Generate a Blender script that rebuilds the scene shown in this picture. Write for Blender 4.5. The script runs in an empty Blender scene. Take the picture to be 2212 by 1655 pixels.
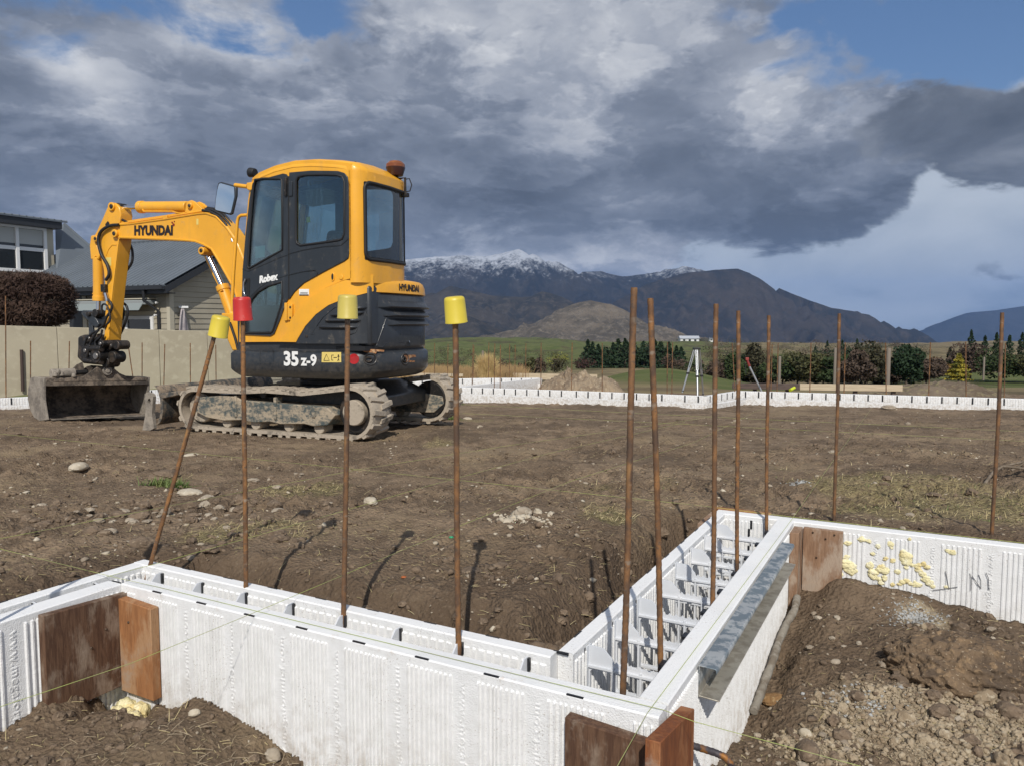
import bpy, bmesh, math, random
import numpy as np
from math import sin, cos, tan, radians, pi, atan2, sqrt
from mathutils import Vector, Matrix
from mathutils.geometry import tessellate_polygon, delaunay_2d_cdt

SC = bpy.context.scene
COL = SC.collection
random.seed(7)
RNG = np.random.default_rng(7)

# ------------------------------------------------------------------ camera
FPX = 1661.0                      # focal length in pixels of a 2212 px wide picture
PITCH = radians(4.3)
cam = bpy.data.cameras.new('camera')
cam.sensor_width = 36.0
cam.lens = 36.0 * FPX / 2212.0
cam.clip_start = 0.05
cam.clip_end = 60000
camo = bpy.data.objects.new('camera', cam)
COL.objects.link(camo)
camo.location = (0, 0, 1.0)
camo.rotation_euler = (radians(90) - PITCH, 0, 0)
SC.camera = camo
SC.view_settings.view_transform = 'Standard'
SC.view_settings.look = 'None'
SC.view_settings.exposure = 0.0
SC.view_settings.gamma = 1.0
SC.cycles.max_bounces = 6
SC.cycles.transparent_max_bounces = 12
SC.cycles.volume_bounces = 0
SC.cycles.use_adaptive_sampling = True

# survey helpers: sight lines from the camera station to points in the place
CAMP = np.array([0, 0, 1.0])
def ray(x, y):
    a = (x - 1106) / FPX; b = (827.5 - y) / FPX
    return np.array([a, cos(PITCH) + b * sin(PITCH), -sin(PITCH) + b * cos(PITCH)])
def onz(x, y, z):                 # where that sight line meets height z
    d = ray(x, y); return CAMP + d * ((z - 1) / d[2])
def ony(x, y, Y):                 # where it meets depth Y
    d = ray(x, y); return CAMP + d * (Y / d[1])
def onplane(x, y, o, n):
    d = ray(x, y); return CAMP + d * (np.dot(np.array(o) - CAMP, n) / np.dot(d, n))

# ------------------------------------------------------------------ sun
SUN_EL, SUN_AZ = radians(42), radians(181)      # azimuth clockwise from +Y: the sun is behind the camera
sun = bpy.data.lights.new('sun', 'SUN')
sun.energy = 3.8
sun.angle = radians(0.53)
sun.color = (1.0, 0.95, 0.87)
suno = bpy.data.objects.new('sun', sun)
COL.objects.link(suno)
_sd = Vector((sin(SUN_AZ) * cos(SUN_EL), cos(SUN_AZ) * cos(SUN_EL), sin(SUN_EL)))
suno.rotation_euler = _sd.to_track_quat('Z', 'Y').to_euler()

# ------------------------------------------------------------------ node helper
class NT:
    def __init__(s, tree):
        s.t = tree; s.n = tree.nodes; s.l = tree.links
    def new(s, typ, **kw):
        nd = s.n.new(typ)
        for k, v in kw.items(): setattr(nd, k, v)
        return nd
    def put(s, sock, v):
        if isinstance(v, bpy.types.NodeSocket): s.l.new(v, sock)
        elif v is not None:
            if sock.type == 'RGBA' and not hasattr(v, '__len__'): v = (v, v, v, 1)
            if sock.type == 'RGBA' and len(v) == 3: v = (*v, 1)
            sock.default_value = v
    def m(s, op, a, b=None, c=None, clamp=False):
        nd = s.new('ShaderNodeMath', operation=op, use_clamp=clamp)
        s.put(nd.inputs[0], a)
        if b is not None: s.put(nd.inputs[1], b)
        if c is not None: s.put(nd.inputs[2], c)
        return nd.outputs[0]
    def mix(s, f, a, b, mode='MIX'):
        nd = s.new('ShaderNodeMix', data_type='RGBA', blend_type=mode)
        s.put(nd.inputs[0], f); s.put(nd.inputs[6], a); s.put(nd.inputs[7], b)
        return nd.outputs[2]
    def sstep(s, v, lo, hi, a=0.0, b=1.0):
        nd = s.new('ShaderNodeMapRange', interpolation_type='SMOOTHSTEP')
        s.put(nd.inputs[0], v); s.put(nd.inputs[1], lo); s.put(nd.inputs[2], hi)
        s.put(nd.inputs[3], a); s.put(nd.inputs[4], b)
        return nd.outputs[0]
    def noise(s, vec, scale, detail=4, rough=.55, dist=0.0, dim='3D'):
        nd = s.new('ShaderNodeTexNoise', noise_dimensions=dim)
        if vec is not None: s.l.new(vec, nd.inputs['Vector'])
        nd.inputs['Scale'].default_value = scale
        nd.inputs['Detail'].default_value = detail
        nd.inputs['Roughness'].default_value = rough
        nd.inputs['Distortion'].default_value = dist
        return nd.outputs[0]
    def voro(s, vec, scale, feature='F1', rnd=1.0):
        nd = s.new('ShaderNodeTexVoronoi', feature=feature)
        if vec is not None: s.l.new(vec, nd.inputs['Vector'])
        nd.inputs['Scale'].default_value = scale
        nd.inputs['Randomness'].default_value = rnd
        return nd.outputs['Distance']
    def scale(s, vec, sc, loc=(0, 0, 0)):
        nd = s.new('ShaderNodeMapping')
        s.l.new(vec, nd.inputs[0]); nd.inputs['Scale'].default_value = sc; nd.inputs['Location'].default_value = loc
        return nd.outputs[0]
    def ramp(s, v, stops, interp='LINEAR'):
        nd = s.new('ShaderNodeValToRGB'); cr = nd.color_ramp; cr.interpolation = interp
        while len(cr.elements) > 1: cr.elements.remove(cr.elements[-1])
        for i, (p, c) in enumerate(stops):
            if not hasattr(c, '__len__'): c = (c, c, c)
            e = cr.elements[0] if i == 0 else cr.elements.new(p)
            e.position = p; e.color = (*c[:3], 1)
        s.put(nd.inputs[0], v)
        return nd.outputs[0]

# ------------------------------------------------------------------ world: clear sky with broken cloud
def make_world():
    w = bpy.data.worlds.new('World'); SC.world = w; w.use_nodes = True
    w.node_tree.nodes.clear()
    N = NT(w.node_tree)
    out = N.new('ShaderNodeOutputWorld')
    sky = N.new('ShaderNodeTexSky', sky_type='NISHITA')
    sky.sun_disc = False; sky.sun_elevation = SUN_EL; sky.sun_rotation = SUN_AZ
    sky.altitude = 400; sky.air_density = 1.0; sky.dust_density = 0.6; sky.ozone_density = 2.0
    tc = N.new('ShaderNodeTexCoord')
    sep = N.new('ShaderNodeSeparateXYZ'); N.l.new(tc.outputs['Generated'], sep.inputs[0])
    X, Y, Z = sep.outputs
    az = N.m('ARCTAN2', X, Y)
    el = N.m('ARCSINE', Z)
    # cloud-deck coordinates: the direction met with a flat layer overhead
    den = N.m('ADD', N.m('MAXIMUM', Z, 0.0), 0.16)
    cx = N.m('DIVIDE', X, den); cy = N.m('DIVIDE', Y, den)
    cv = N.new('ShaderNodeCombineXYZ'); N.put(cv.inputs[0], cx); N.put(cv.inputs[1], cy)
    cv = cv.outputs[0]
    dv = N.new('ShaderNodeCombineXYZ'); N.put(dv.inputs[0], N.m('MULTIPLY', az, 1.0)); N.put(dv.inputs[1], N.m('MULTIPLY', el, 1.8))
    dv = dv.outputs[0]
    n_big = N.noise(N.scale(dv, (1, 1, 1), (3.1, 1.7, 0)), 4.2, 6, .58, .35)
    n_mid = N.noise(N.scale(dv, (1, 1, 1), (7.3, 4.1, 2)), 9.0, 7, .55, .5)
    n_fin = N.noise(N.scale(cv, (.9, .8, 1), (2, 9, 1)), 2.6, 9, .66, .3)
    wob = N.m('SUBTRACT', n_big, .5); wob2 = N.m('SUBTRACT', n_mid, .5)
    azw = N.m('ADD', az, N.m('ADD', N.m('MULTIPLY', wob, .16), N.m('MULTIPLY', wob2, .07)))
    n_b2 = N.noise(N.scale(dv, (1, 1, 1), (13.1, 8.7, 5)), 6.0, 8, .62, .4)
    elw = N.m('ADD', el, N.m('ADD', N.m('MULTIPLY', N.m('SUBTRACT', n_b2, .5), .10), N.m('MULTIPLY', wob2, .05)))
    def g(px, py, sx, sy, amp):
        a0 = math.atan((px - 1106) / FPX); e0 = math.atan((703 - py) / FPX * cos(a0))
        p = N.m('POWER', N.m('DIVIDE', N.m('SUBTRACT', azw, a0), sx / FPX), 2.0)
        q = N.m('POWER', N.m('DIVIDE', N.m('SUBTRACT', elw, e0), sy / FPX), 2.0)
        return N.m('MULTIPLY', N.m('EXPONENT', N.m('MULTIPLY', N.m('ADD', p, q), -.5)), amp)
    def total(lst, base):
        acc = base
        for it in lst: acc = N.m('ADD', acc, g(*it))
        return acc
    # brightness of the main deck
    B = N.m('ADD', N.m('MULTIPLY', N.m('SUBTRACT', n_big, .5), .45), N.m('MULTIPLY', N.m('SUBTRACT', n_mid, .5), .38))
    n_bil = N.noise(N.scale(dv, (1, 1, 1), (21.3, 3.7, 9)), 7.5, 6, .50, .35)
    bil = N.m('ABSOLUTE', N.m('SUBTRACT', n_bil, .5))
    B = N.m('SUBTRACT', B, N.m('MULTIPLY', N.m('SUBTRACT', bil, .07), .45))
    B = N.m('ADD', B, N.m('MULTIPLY', N.m('SUBTRACT', n_fin, .5), .22))
    B = N.m('ADD', B, .43)
    # crisp-edged billows: thresholded layers, each lit a little brighter than the one behind
    for sc_, lo_, of_, am_ in ((3.6, .46, (31, 5, 2), .17), (6.5, .50, (4, 27, 6), .10), (12.0, .50, (17, 11, 3), .055)):
        nn = N.noise(N.scale(dv, (1, 1.15, 1), of_), sc_, 10, .60, .30)
        B = N.m('ADD', B, N.m('MULTIPLY', N.m('SUBTRACT', N.sstep(nn, lo_, lo_ + .055), .45), am_))
        B = N.m('SUBTRACT', B, N.m('MULTIPLY', N.m('SUBTRACT', N.sstep(nn, lo_ + .05, lo_ + .22), .2), am_ * .8))
    B = total(SKY_B, B)
    deck = N.ramp(B, [(0.0, (.088, .105, .135)), (.22, (.135, .160, .207)), (.42, (.205, .235, .295)), (.62, (.345, .375, .440)), (.85, (.57, .59, .63)), (1.0, (.78, .79, .81))])
    # blue holes
    hole = total(SKY_HOLES, 0.0)
    hole = N.m('ADD', hole, N.m('ADD', N.m('MULTIPLY', wob2, 1.5), N.m('MULTIPLY', N.m('SUBTRACT', n_fin, .5), 1.0)))
    hmask = N.sstep(hole, .32, .86)
    # lower edge of the deck, right of the range: pale thin cloud below it
    edge = N.ramp(N.m('MULTIPLY_ADD', az, .5, .5), [(0.0, 0.0), (.50, .0), (.575, .03), (.615, .088), (.66, .079), (.70, .100), (.735, .135), (.765, .215), (.79, .34), (.83, .40), (1.0, .40)])
    edn = N.m('ADD', N.m('SUBTRACT', elw, edge), N.m('MULTIPLY', N.m('SUBTRACT', n_fin, .5), .03))
    edn = N.m('ADD', edn, N.m('MULTIPLY', N.m('SUBTRACT', n_bil, .5), .045))
    below = N.sstep(edn, .004, -.012)
    pale = N.ramp(N.m('ADD', N.m('MULTIPLY', N.m('ADD', el, .02), 2.2), N.m('MULTIPLY', N.m('SUBTRACT', n_big, .5), .9)), [(0.0, (.21, .27, .36)), (.10, (.34, .405, .50)), (.35, (.47, .53, .61)), (.65, (.60, .65, .72)), (1.0, (.66, .69, .74))])
    cl = N.mix(below, deck, pale)
    # the separate dark cloud at the right
    dk = total(SKY_DARK, 0.0)
    dk = N.m('ADD', dk, N.m('ADD', N.m('MULTIPLY', wob2, .5), N.m('MULTIPLY', N.m('SUBTRACT', n_fin, .5), .35)))
    dk = N.m('ADD', dk, N.m('MULTIPLY', N.m('SUBTRACT', n_bil, .5), .5))
    dmask = N.sstep(dk, .42, .66)
    dcol = N.ramp(N.m('ADD', n_mid, N.m('MULTIPLY', N.m('SUBTRACT', n_fin, .5), .5)), [(.25, (.082, .097, .122)), (.5, (.130, .150, .185)), (.75, (.24, .265, .31))])
    # clear-sky colour: the physical sky at daylight strength
    bg_sky = N.mix(1.0, sky.outputs[0], (.085, .085, .085), 'MULTIPLY')
    bg_sky = N.mix(.35, bg_sky, (.075, .19, .46))
    c = N.mix(hmask, cl, bg_sky)
    c = N.mix(dmask, c, dcol)
    # behind and overhead: broken cloud, half blue (never in the picture, but lights it and shows in glass)
    back = N.sstep(N.m('MULTIPLY', Y, 1.0), .35, -.1)
    bc = N.mix(N.sstep(n_big, .42, .62), bg_sky, (.62, .65, .70))
    c = N.mix(N.m('MULTIPLY', back, .85), c, bc)
    bg = N.new('ShaderNodeBackground'); bg.inputs[1].default_value = 1.0
    N.l.new(c, bg.inputs[0]); N.l.new(bg.outputs[0], out.inputs[0])
    w.cycles.sampling_method = 'MANUAL'; w.cycles.sample_map_resolution = 512

SKY_B = [(265, 185, 75, 50, .34), (170, 130, 50, 35, .22), (500, 85, 110, 40, .42), (80, 300, 200, 110, -.08), (420, 300, 260, 90, -.07), (1000, 40, 260, 90, .18), (1420, 190, 230, 130, .16),
         (1050, 270, 190, 80, -.10), (1250, 420, 420, 60, -.16), (1500, 300, 140, 90, -.05), (1700, 525, 170, 40, -.30), (1850, 460, 160, 50, -.22),
         (600, 380, 420, 110, -.04), (150, 350, 260, 120, -.02), (1330, 445, 80, 25, .22), (1190, 300, 120, 25, .12), (1620, 250, 100, 60, .10),
         (1000, 560, 240, 16, .20), (1350, 575, 160, 22, .24), (850, 480, 300, 60, -.08), (1750, 130, 160, 60, .16), (900, 210, 200, 40, .10)]
SKY_HOLES = [(300, 20, 230, 38, .75), (20, 70, 110, 60, .5), (700, 50, 75, 55, .75), (1720, 20, 170, 40, .7), (2080, 80, 190, 75, 1.25)]
SKY_DARK = [(2060, 290, 110, 62, .85), (2200, 330, 130, 70, .85), (1960, 260, 70, 40, .35), (2150, 575, 45, 16, .55), (2200, 490, 25, 10, .5)]
make_world()

# ------------------------------------------------------------------ mesh helpers
class MB:
    """collects geometry and links it as ONE mesh object"""
    def __init__(s): s.v = []; s.f = []
    def add(s, vs, fs):
        o = len(s.v); s.v.extend([tuple(map(float, p)) for p in vs]); s.f.extend([tuple(i + o for i in f) for f in fs]); return s
    def prism(s, poly, fr, d0, d1):
        n = len(poly)
        vs = [fr(u, v, d0) for u, v in poly] + [fr(u, v, d1) for u, v in poly]
        fs = [tuple(range(n)), tuple(range(2 * n - 1, n - 1, -1))] + [(i, (i + 1) % n, n + (i + 1) % n, n + i) for i in range(n)]
        return s.add(vs, fs)
    def plate(s, loops, fr, d0, d1):
        pts = [p for L in loops for p in L]; n = len(pts)
        ed = []; o = 0
        for L in loops: ed += [(o + i, o + (i + 1) % len(L)) for i in range(len(L))]; o += len(L)
        cv, _, cf, _, _, _ = delaunay_2d_cdt([Vector(p) for p in pts], ed, [], 0, 1e-6)
        def inp(P, x, y):
            c = False
            for (x1, y1), (x2, y2) in zip(P, P[1:] + P[:1]):
                if (y1 > y) != (y2 > y) and x < (x2 - x1) * (y - y1) / (y2 - y1) + x1: c = not c
            return c
        keep = []
        for f in cf:
            x = sum(cv[i].x for i in f) / len(f); y = sum(cv[i].y for i in f) / len(f)
            if inp(loops[0], x, y) and not any(inp(L, x, y) for L in loops[1:]): keep.append(f)
        cf = keep
        s.add([fr(v.x, v.y, d0) for v in cv], [tuple(f) for f in cf]); s.add([fr(v.x, v.y, d1) for v in cv], [tuple(reversed(f)) for f in cf])
        vs = [fr(u, v, d0) for u, v in pts] + [fr(u, v, d1) for u, v in pts]
        fs = []; o = 0
        for L in loops:
            k = len(L)
            fs += [(o + i, o + (i + 1) % k, n + o + (i + 1) % k, n + o + i) for i in range(k)]
            o += k
        return s.add(vs, fs)
    def box(s, a, b, fr=None):
        fr = fr or (lambda x, y, z: (x, y, z))
        vs = [fr(x, y, z) for z in (a[2], b[2]) for x, y in ((a[0], a[1]), (b[0], a[1]), (b[0], b[1]), (a[0], b[1]))]
        return s.add(vs, [(3, 2, 1, 0), (4, 5, 6, 7), (0, 1, 5, 4), (1, 2, 6, 5), (2, 3, 7, 6), (3, 0, 4, 7)])
    def tube(s, pts, r, n=8, closed=False, fr=None):
        P = [Vector(p) for p in pts]; m = len(P)
        rr = r if hasattr(r, '__len__') else [r] * m
        up = None; vs = []
        for i in range(m):
            a = P[(i - 1) % m] if closed or i > 0 else P[i]
            b = P[(i + 1) % m] if closed or i < m - 1 else P[i]
            t = (b - a).normalized()
            if up is None:
                up = Vector((0, 0, 1)) if abs(t.z) < .9 else Vector((1, 0, 0))
            x = (up - t * up.dot(t)).normalized(); y = t.cross(x); up = x
            for k in range(n):
                an = 2 * pi * k / n
                vs.append(P[i] + (x * cos(an) + y * sin(an)) * rr[i])
        fs = []
        for i in range(m if closed else m - 1):
            j = (i + 1) % m
            fs += [(i * n + k, i * n + (k + 1) % n, j * n + (k + 1) % n, j * n + k) for k in range(n)]
        if not closed: fs += [tuple(range(n - 1, -1, -1)), tuple((m - 1) * n + k for k in range(n))]
        return s.add(vs, fs)
    def cyl(s, p0, p1, r0, r1=None, n=16):
        return s.tube([p0, p1], [r0, r0 if r1 is None else r1], n)
    def lathe(s, prof, fr, n=20):
        m = len(prof); vs = []
        for h, r in prof:
            vs += [fr(r * cos(2 * pi * k / n), r * sin(2 * pi * k / n), h) for k in range(n)]
        fs = [(i * n + k, i * n + (k + 1) % n, (i + 1) * n + (k + 1) % n, (i + 1) * n + k) for i in range(m - 1) for k in range(n)]
        fs += [tuple(range(n - 1, -1, -1)), tuple((m - 1) * n + k for k in range(n))]
        return s.add(vs, fs)
    def grid(s, rows, closed=False):
        m = len(rows); n = len(rows[0])
        vs = [p for R in rows for p in R]
        fs = [(i * n + k, i * n + (k + 1) % n, (i + 1) * n + (k + 1) % n, (i + 1) * n + k) for i in range(m - 1) for k in range(n if closed else n - 1)]
        return s.add(vs, fs)
    def build(s, name, mat, parent=None, smooth=None, bevel=0, seg=2, recalc=True):
        me = bpy.data.meshes.new(name)
        me.from_pydata(s.v, [], s.f)
        if recalc:
            bm = bmesh.new(); bm.from_mesh(me)
            bmesh.ops.remove_doubles(bm, verts=bm.verts, dist=1e-6)
            bmesh.ops.recalc_face_normals(bm, faces=bm.faces); bm.to_mesh(me); bm.free()
        if smooth is not None:
            me.shade_smooth()
            me.set_sharp_from_angle(angle=radians(smooth))
        me.materials.append(mat)
        o = bpy.data.objects.new(name, me); COL.objects.link(o)
        if parent is not None: o.parent = parent
        if bevel:
            b = o.modifiers.new('bevel', 'BEVEL'); b.width = bevel; b.segments = seg; b.limit_method = 'ANGLE'; b.angle_limit = radians(35)
            b.harden_normals = False
            if smooth is None: me.shade_smooth(); me.set_sharp_from_angle(angle=radians(40))
        return o

def npmesh(name, V, Fq, mat, parent=None, smooth=False):
    """numpy verts (n,3) and faces (m,3|4) to an object"""
    me = bpy.data.meshes.new(name)
    V = np.asarray(V, np.float32); Fq = np.asarray(Fq, np.int32); k = Fq.shape[1]; m = len(Fq)
    me.vertices.add(len(V)); me.vertices.foreach_set('co', V.ravel())
    me.loops.add(m * k); me.loops.foreach_set('vertex_index', Fq.ravel())
    me.polygons.add(m); me.polygons.foreach_set('loop_start', np.arange(m, dtype=np.int32) * k)
    me.polygons.foreach_set('loop_total', np.full(m, k, np.int32))
    me.update(calc_edges=True); me.validate()
    if smooth: me.shade_smooth()
    if mat is not None: me.materials.append(mat)
    o = bpy.data.objects.new(name, me); COL.objects.link(o)
    if parent is not None: o.parent = parent
    return o

def tag(o, label=None, cat=None, group=None, kind=None):
    if label: o['label'] = label
    if cat: o['category'] = cat
    if group: o['group'] = group
    if kind or cat: o['kind'] = kind or 'thing'
    return o
def empty(name, loc=(0, 0, 0), rz=0, scale=1.0):
    o = bpy.data.objects.new(name, None); COL.objects.link(o)
    o.location = loc; o.rotation_euler = (0, 0, rz); o.scale = (scale,) * 3
    o.empty_display_size = .1
    return o
def copy_tree(o, parent=None):
    c = o.copy(); COL.objects.link(c); c.parent = parent
    for ch in list(o.children): copy_tree(ch, c)
    return c

def text_mesh(body, size, depth=0.0, bold=0.0, sx=1.0, space=1.0):
    """lettering as (verts, faces), baseline along +x, flat in the xy plane"""
    cu = bpy.data.curves.new('lettering', 'FONT'); cu.body = body; cu.size = size; cu.extrude = depth / 2
    cu.offset = bold; cu.resolution_u = 3; cu.space_character = space
    cu.align_x = 'CENTER'; cu.align_y = 'CENTER'
    ob = bpy.data.objects.new('lettering', cu); COL.objects.link(ob)
    dg = bpy.context.evaluated_depsgraph_get()
    me = bpy.data.meshes.new_from_object(ob.evaluated_get(dg))
    vs = [(v.co.x * sx, v.co.y, v.co.z + depth / 2) for v in me.vertices]; fs = [tuple(p.vertices) for p in me.polygons]
    bpy.data.objects.remove(ob); bpy.data.curves.remove(cu); bpy.data.meshes.remove(me)
    return vs, fs

# ------------------------------------------------------------------ numpy gradient noise
_perm = np.random.default_rng(11).permutation(512).astype(np.int64)
_perm = np.concatenate([_perm, _perm, _perm])
_gr = np.stack([np.cos(np.linspace(0, 2 * pi, 16, endpoint=False)), np.sin(np.linspace(0, 2 * pi, 16, endpoint=False))], 1)
def pnoise(x, y):
    xi = np.floor(x).astype(np.int64); yi = np.floor(y).astype(np.int64); xf = x - xi; yf = y - yi
    u = xf ** 3 * (xf * (xf * 6 - 15) + 10); v = yf ** 3 * (yf * (yf * 6 - 15) + 10)
    def gd(i, j, a, b):
        h = _perm[(_perm[i & 511] + j) & 511] & 15
        return _gr[h, 0] * a + _gr[h, 1] * b
    n00 = gd(xi, yi, xf, yf); n10 = gd(xi + 1, yi, xf - 1, yf); n01 = gd(xi, yi + 1, xf, yf - 1); n11 = gd(xi + 1, yi + 1, xf - 1, yf - 1)
    return (n00 * (1 - u) + n10 * u) * (1 - v) + (n01 * (1 - u) + n11 * u) * v
def fbm(x, y, oct=5, gain=.5, ridged=False):
    a = 1.0; s = 0; t = 0
    for i in range(oct):
        n = pnoise(x + 17.3 * i, y - 9.1 * i)
        if ridged: n = 1 - 2 * np.abs(n) * 1.4
        s = s + a * n; t += a; a *= gain; x = x * 2.03; y = y * 2.03
    return s / t
def sm(v, lo, hi):
    t = np.clip((v - lo) / (hi - lo), 0, 1); return t * t * (3 - 2 * t)

# ------------------------------------------------------------------ materials
def MAT(name, col, rough=.6, metal=0.0, var=(), bump=(), spec=.5, coat=0.0, rvar=None, coords='Object'):
    """var: (noise scale, detail, colour, lo, hi[, mapping scale]); bump: (kind, scale, strength, distance)"""
    m = bpy.data.materials.new(name); m.use_nodes = True
    N = NT(m.node_tree); b = m.node_tree.nodes['Principled BSDF']
    tc = N.new('ShaderNodeTexCoord'); vec = tc.outputs[coords]
    c = (*col, 1)
    first = True
    for v in var:
        vv = N.scale(vec, v[5]) if len(v) > 5 else vec
        f = N.sstep(N.noise(vv, v[0], v[1]), v[3], v[4])
        c = N.mix(f, c, v[2])
    N.put(b.inputs['Base Color'], c)
    b.inputs['Metallic'].default_value = metal
    b.inputs['Specular IOR Level'].default_value = spec
    b.inputs['Coat Weight'].default_value = coat
    if rvar: N.put(b.inputs['Roughness'], N.sstep(N.noise(vec, rvar[0], 5), .3, .7, rvar[1], rvar[2]))
    else: b.inputs['Roughness'].default_value = rough
    prev = None
    for kind, sc, st, dist in bump:
        h = N.voro(vec, sc) if kind == 'v' else N.noise(vec, sc, 6, .6)
        bp = N.new('ShaderNodeBump'); bp.inputs['Strength'].default_value = st; bp.inputs['Distance'].default_value = dist
        N.l.new(h, bp.inputs['Height'])
        if prev is not None: N.l.new(prev, bp.inputs['Normal'])
        prev = bp.outputs[0]
    if prev is not None: N.l.new(prev, b.inputs['Normal'])
    return m
# ------------------------------------------------------------------ wall frame: origin at the near outer corner, r away from camera, q to the left
TH = radians(28.4)
C0 = np.array([.3756, 1.8984, 0.0])
RV = np.array([sin(TH), cos(TH), 0.0]); QV = np.array([-cos(TH), sin(TH), 0.0])
def W(r, q, z): return tuple(C0 + RV * r + QV * q + np.array([0, 0, z]))
def to_rq(x, y):
    dx = x - C0[0]; dy = y - C0[1]
    return dx * RV[0] + dy * RV[1], dx * QV[0] + dy * QV[1]

# far walls (plan polylines, top height ZF)
ZF = -.30
def fw(px, py): p = onz(px, py, ZF); return np.array([p[0], p[1]])
FAR = dict(left=[fw(-260, 872), fw(75, 857), fw(313, 844), fw(610, 829)],
           back=[fw(610, 829), fw(789, 822), fw(1051, 817.5), fw(1165, 817)],
           cross=[fw(1165, 817), fw(985, 836)],
           mid=[fw(985, 836.5), fw(1233, 844.5), fw(1466, 853.6), fw(1527, 856)],
           stub=[fw(1527, 856), fw(1597, 845)],
           right=[fw(1597, 845), fw(2212, 862), fw(2700, 876)])

# ------------------------------------------------------------------ ground heights
def rectd(r, q, r0, r1, q0, q1):
    dr = np.maximum(np.maximum(r0 - r, r - r1), 0); dq = np.maximum(np.maximum(q0 - q, q - q1), 0)
    return np.hypot(dr, dq)
FOOT = [(0, .246, 0, 2.354), (-6, .246, 2.154, 2.354), (0, 2.32, 0, .40), (2.24, 2.32, -6, .4)]
def inside(r, q):
    return ((r > .2) & (q > .35) & (q < 2.3)) | (q > 2.3) | (r > 2.28)
CP = []           # spot heights outside the form walls
for r, q, z in [(0, 2.15, -.56), (-.05, 2.12, -.57), (-.06, 2.02, -.52), (-.12, 2.1, -.47), (0, 1.94, -.42), (0, 1.67, -.36), (0, 1.43, -.395), (0, 1.3, -.44), (0, 1.17, -.47), (0, .95, -.56), (0, .7, -.62), (0, .4, -.64), (0, .1, -.64),
                (-.13, 2.15, -.40), (-.22, 2.15, -.33), (-.31, 2.15, -.33), (-.39, 2.15, -.355), (-.46, 2.15, -.37), (-.8, 2.15, -.42), (-1.6, 2.1, -.5),
                (-.25, 1.9, -.35), (-.25, 1.6, -.33), (-.3, 1.3, -.37), (-.45, 1.7, -.36), (-.4, 1.0, -.5), (-.7, 1.4, -.45), (-.3, .5, -.62), (-1.0, .6, -.62), (-1.0, 1.8, -.42),
                (.1, 0, -.56), (.42, 0, -.40), (.73, 0, -.47), (1.03, 0, -.54), (1.3, 0, -.57), (1.61, 0, -.56), (1.85, 0, -.46), (1.95, 0, -.41), (2.16, 0, -.38),
                (2.2, -.05, -.33), (2.2, -.26, -.25), (2.2, -.5, -.27), (2.2, -.8, -.30), (2.2, -.96, -.345), (2.2, -1.3, -.42), (2.2, -2.0, -.5),
                (.42, -.2, -.46), (.8, -.2, -.45), (1.2, -.2, -.43), (1.6, -.2, -.40), (1.9, -.25, -.34), (1.9, -.5, -.33), (1.9, -.8, -.34), (1.5, -.5, -.40), (1.5, -.9, -.40),
                (1.1, -.5, -.43), (1.1, -1.0, -.45), (.7, -.5, -.47), (.7, -1.0, -.48), (.2, -.4, -.52), (.2, -.9, -.52), (-.5, -.3, -.6), (-.5, -1.0, -.56), (1.2, -1.6, -.45), (.4, -1.7, -.5), (-2, 0, -.65), (-2, -1.5, -.6), (-2, 2, -.6)]:
    CP.append((*W(r, q, z),))
CP = np.array(CP)
def z_out(x, y):
    d2 = (x[..., None] - CP[:, 0]) ** 2 + (y[..., None] - CP[:, 1]) ** 2 + .0012
    w = d2 ** -1.6
    return (w * CP[:, 2]).sum(-1) / w.sum(-1)
_ty = [0, 3, 9, 12.5, 16, 19, 26, 42, 80, 200, 900, 2600, 9000]
_tz = [-.03, -.03, -.245, -.455, -.60, -.66, -1.15, -2.35, -5.3, -8.6, -23, -66, -230]
def z_terr(x, y):
    return np.interp(np.maximum(y, 0) , _ty, _tz)
def z_in(x, y):
    r, q = to_rq(x, y)
    z = z_terr(x, y) + .05 * fbm(x * .45 + 3, y * .45, 3) * sm(y, 2.5, 6)
    d = rectd(r, q, *FOOT[0])
    for f in FOOT[1:]: d = np.minimum(d, rectd(r, q, *f))
    wv = .27 + .12 * pnoise(x * 2.2, y * 2.2)
    d = d + .06 * fbm(x * 7 + 4, y * 7, 4, .6) * sm(d, .0, .08)
    depth = np.where(q > 2.3, .10, .30) + .25 * sm(r, 1.0, 1.8) * (q < 1.2) * (r < 2.6)
    depth = np.where(r > 2.28, np.where(q < .3, .20, .5), depth)
    return z - depth * (1 - sm(d, .02, wv + .10))
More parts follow.
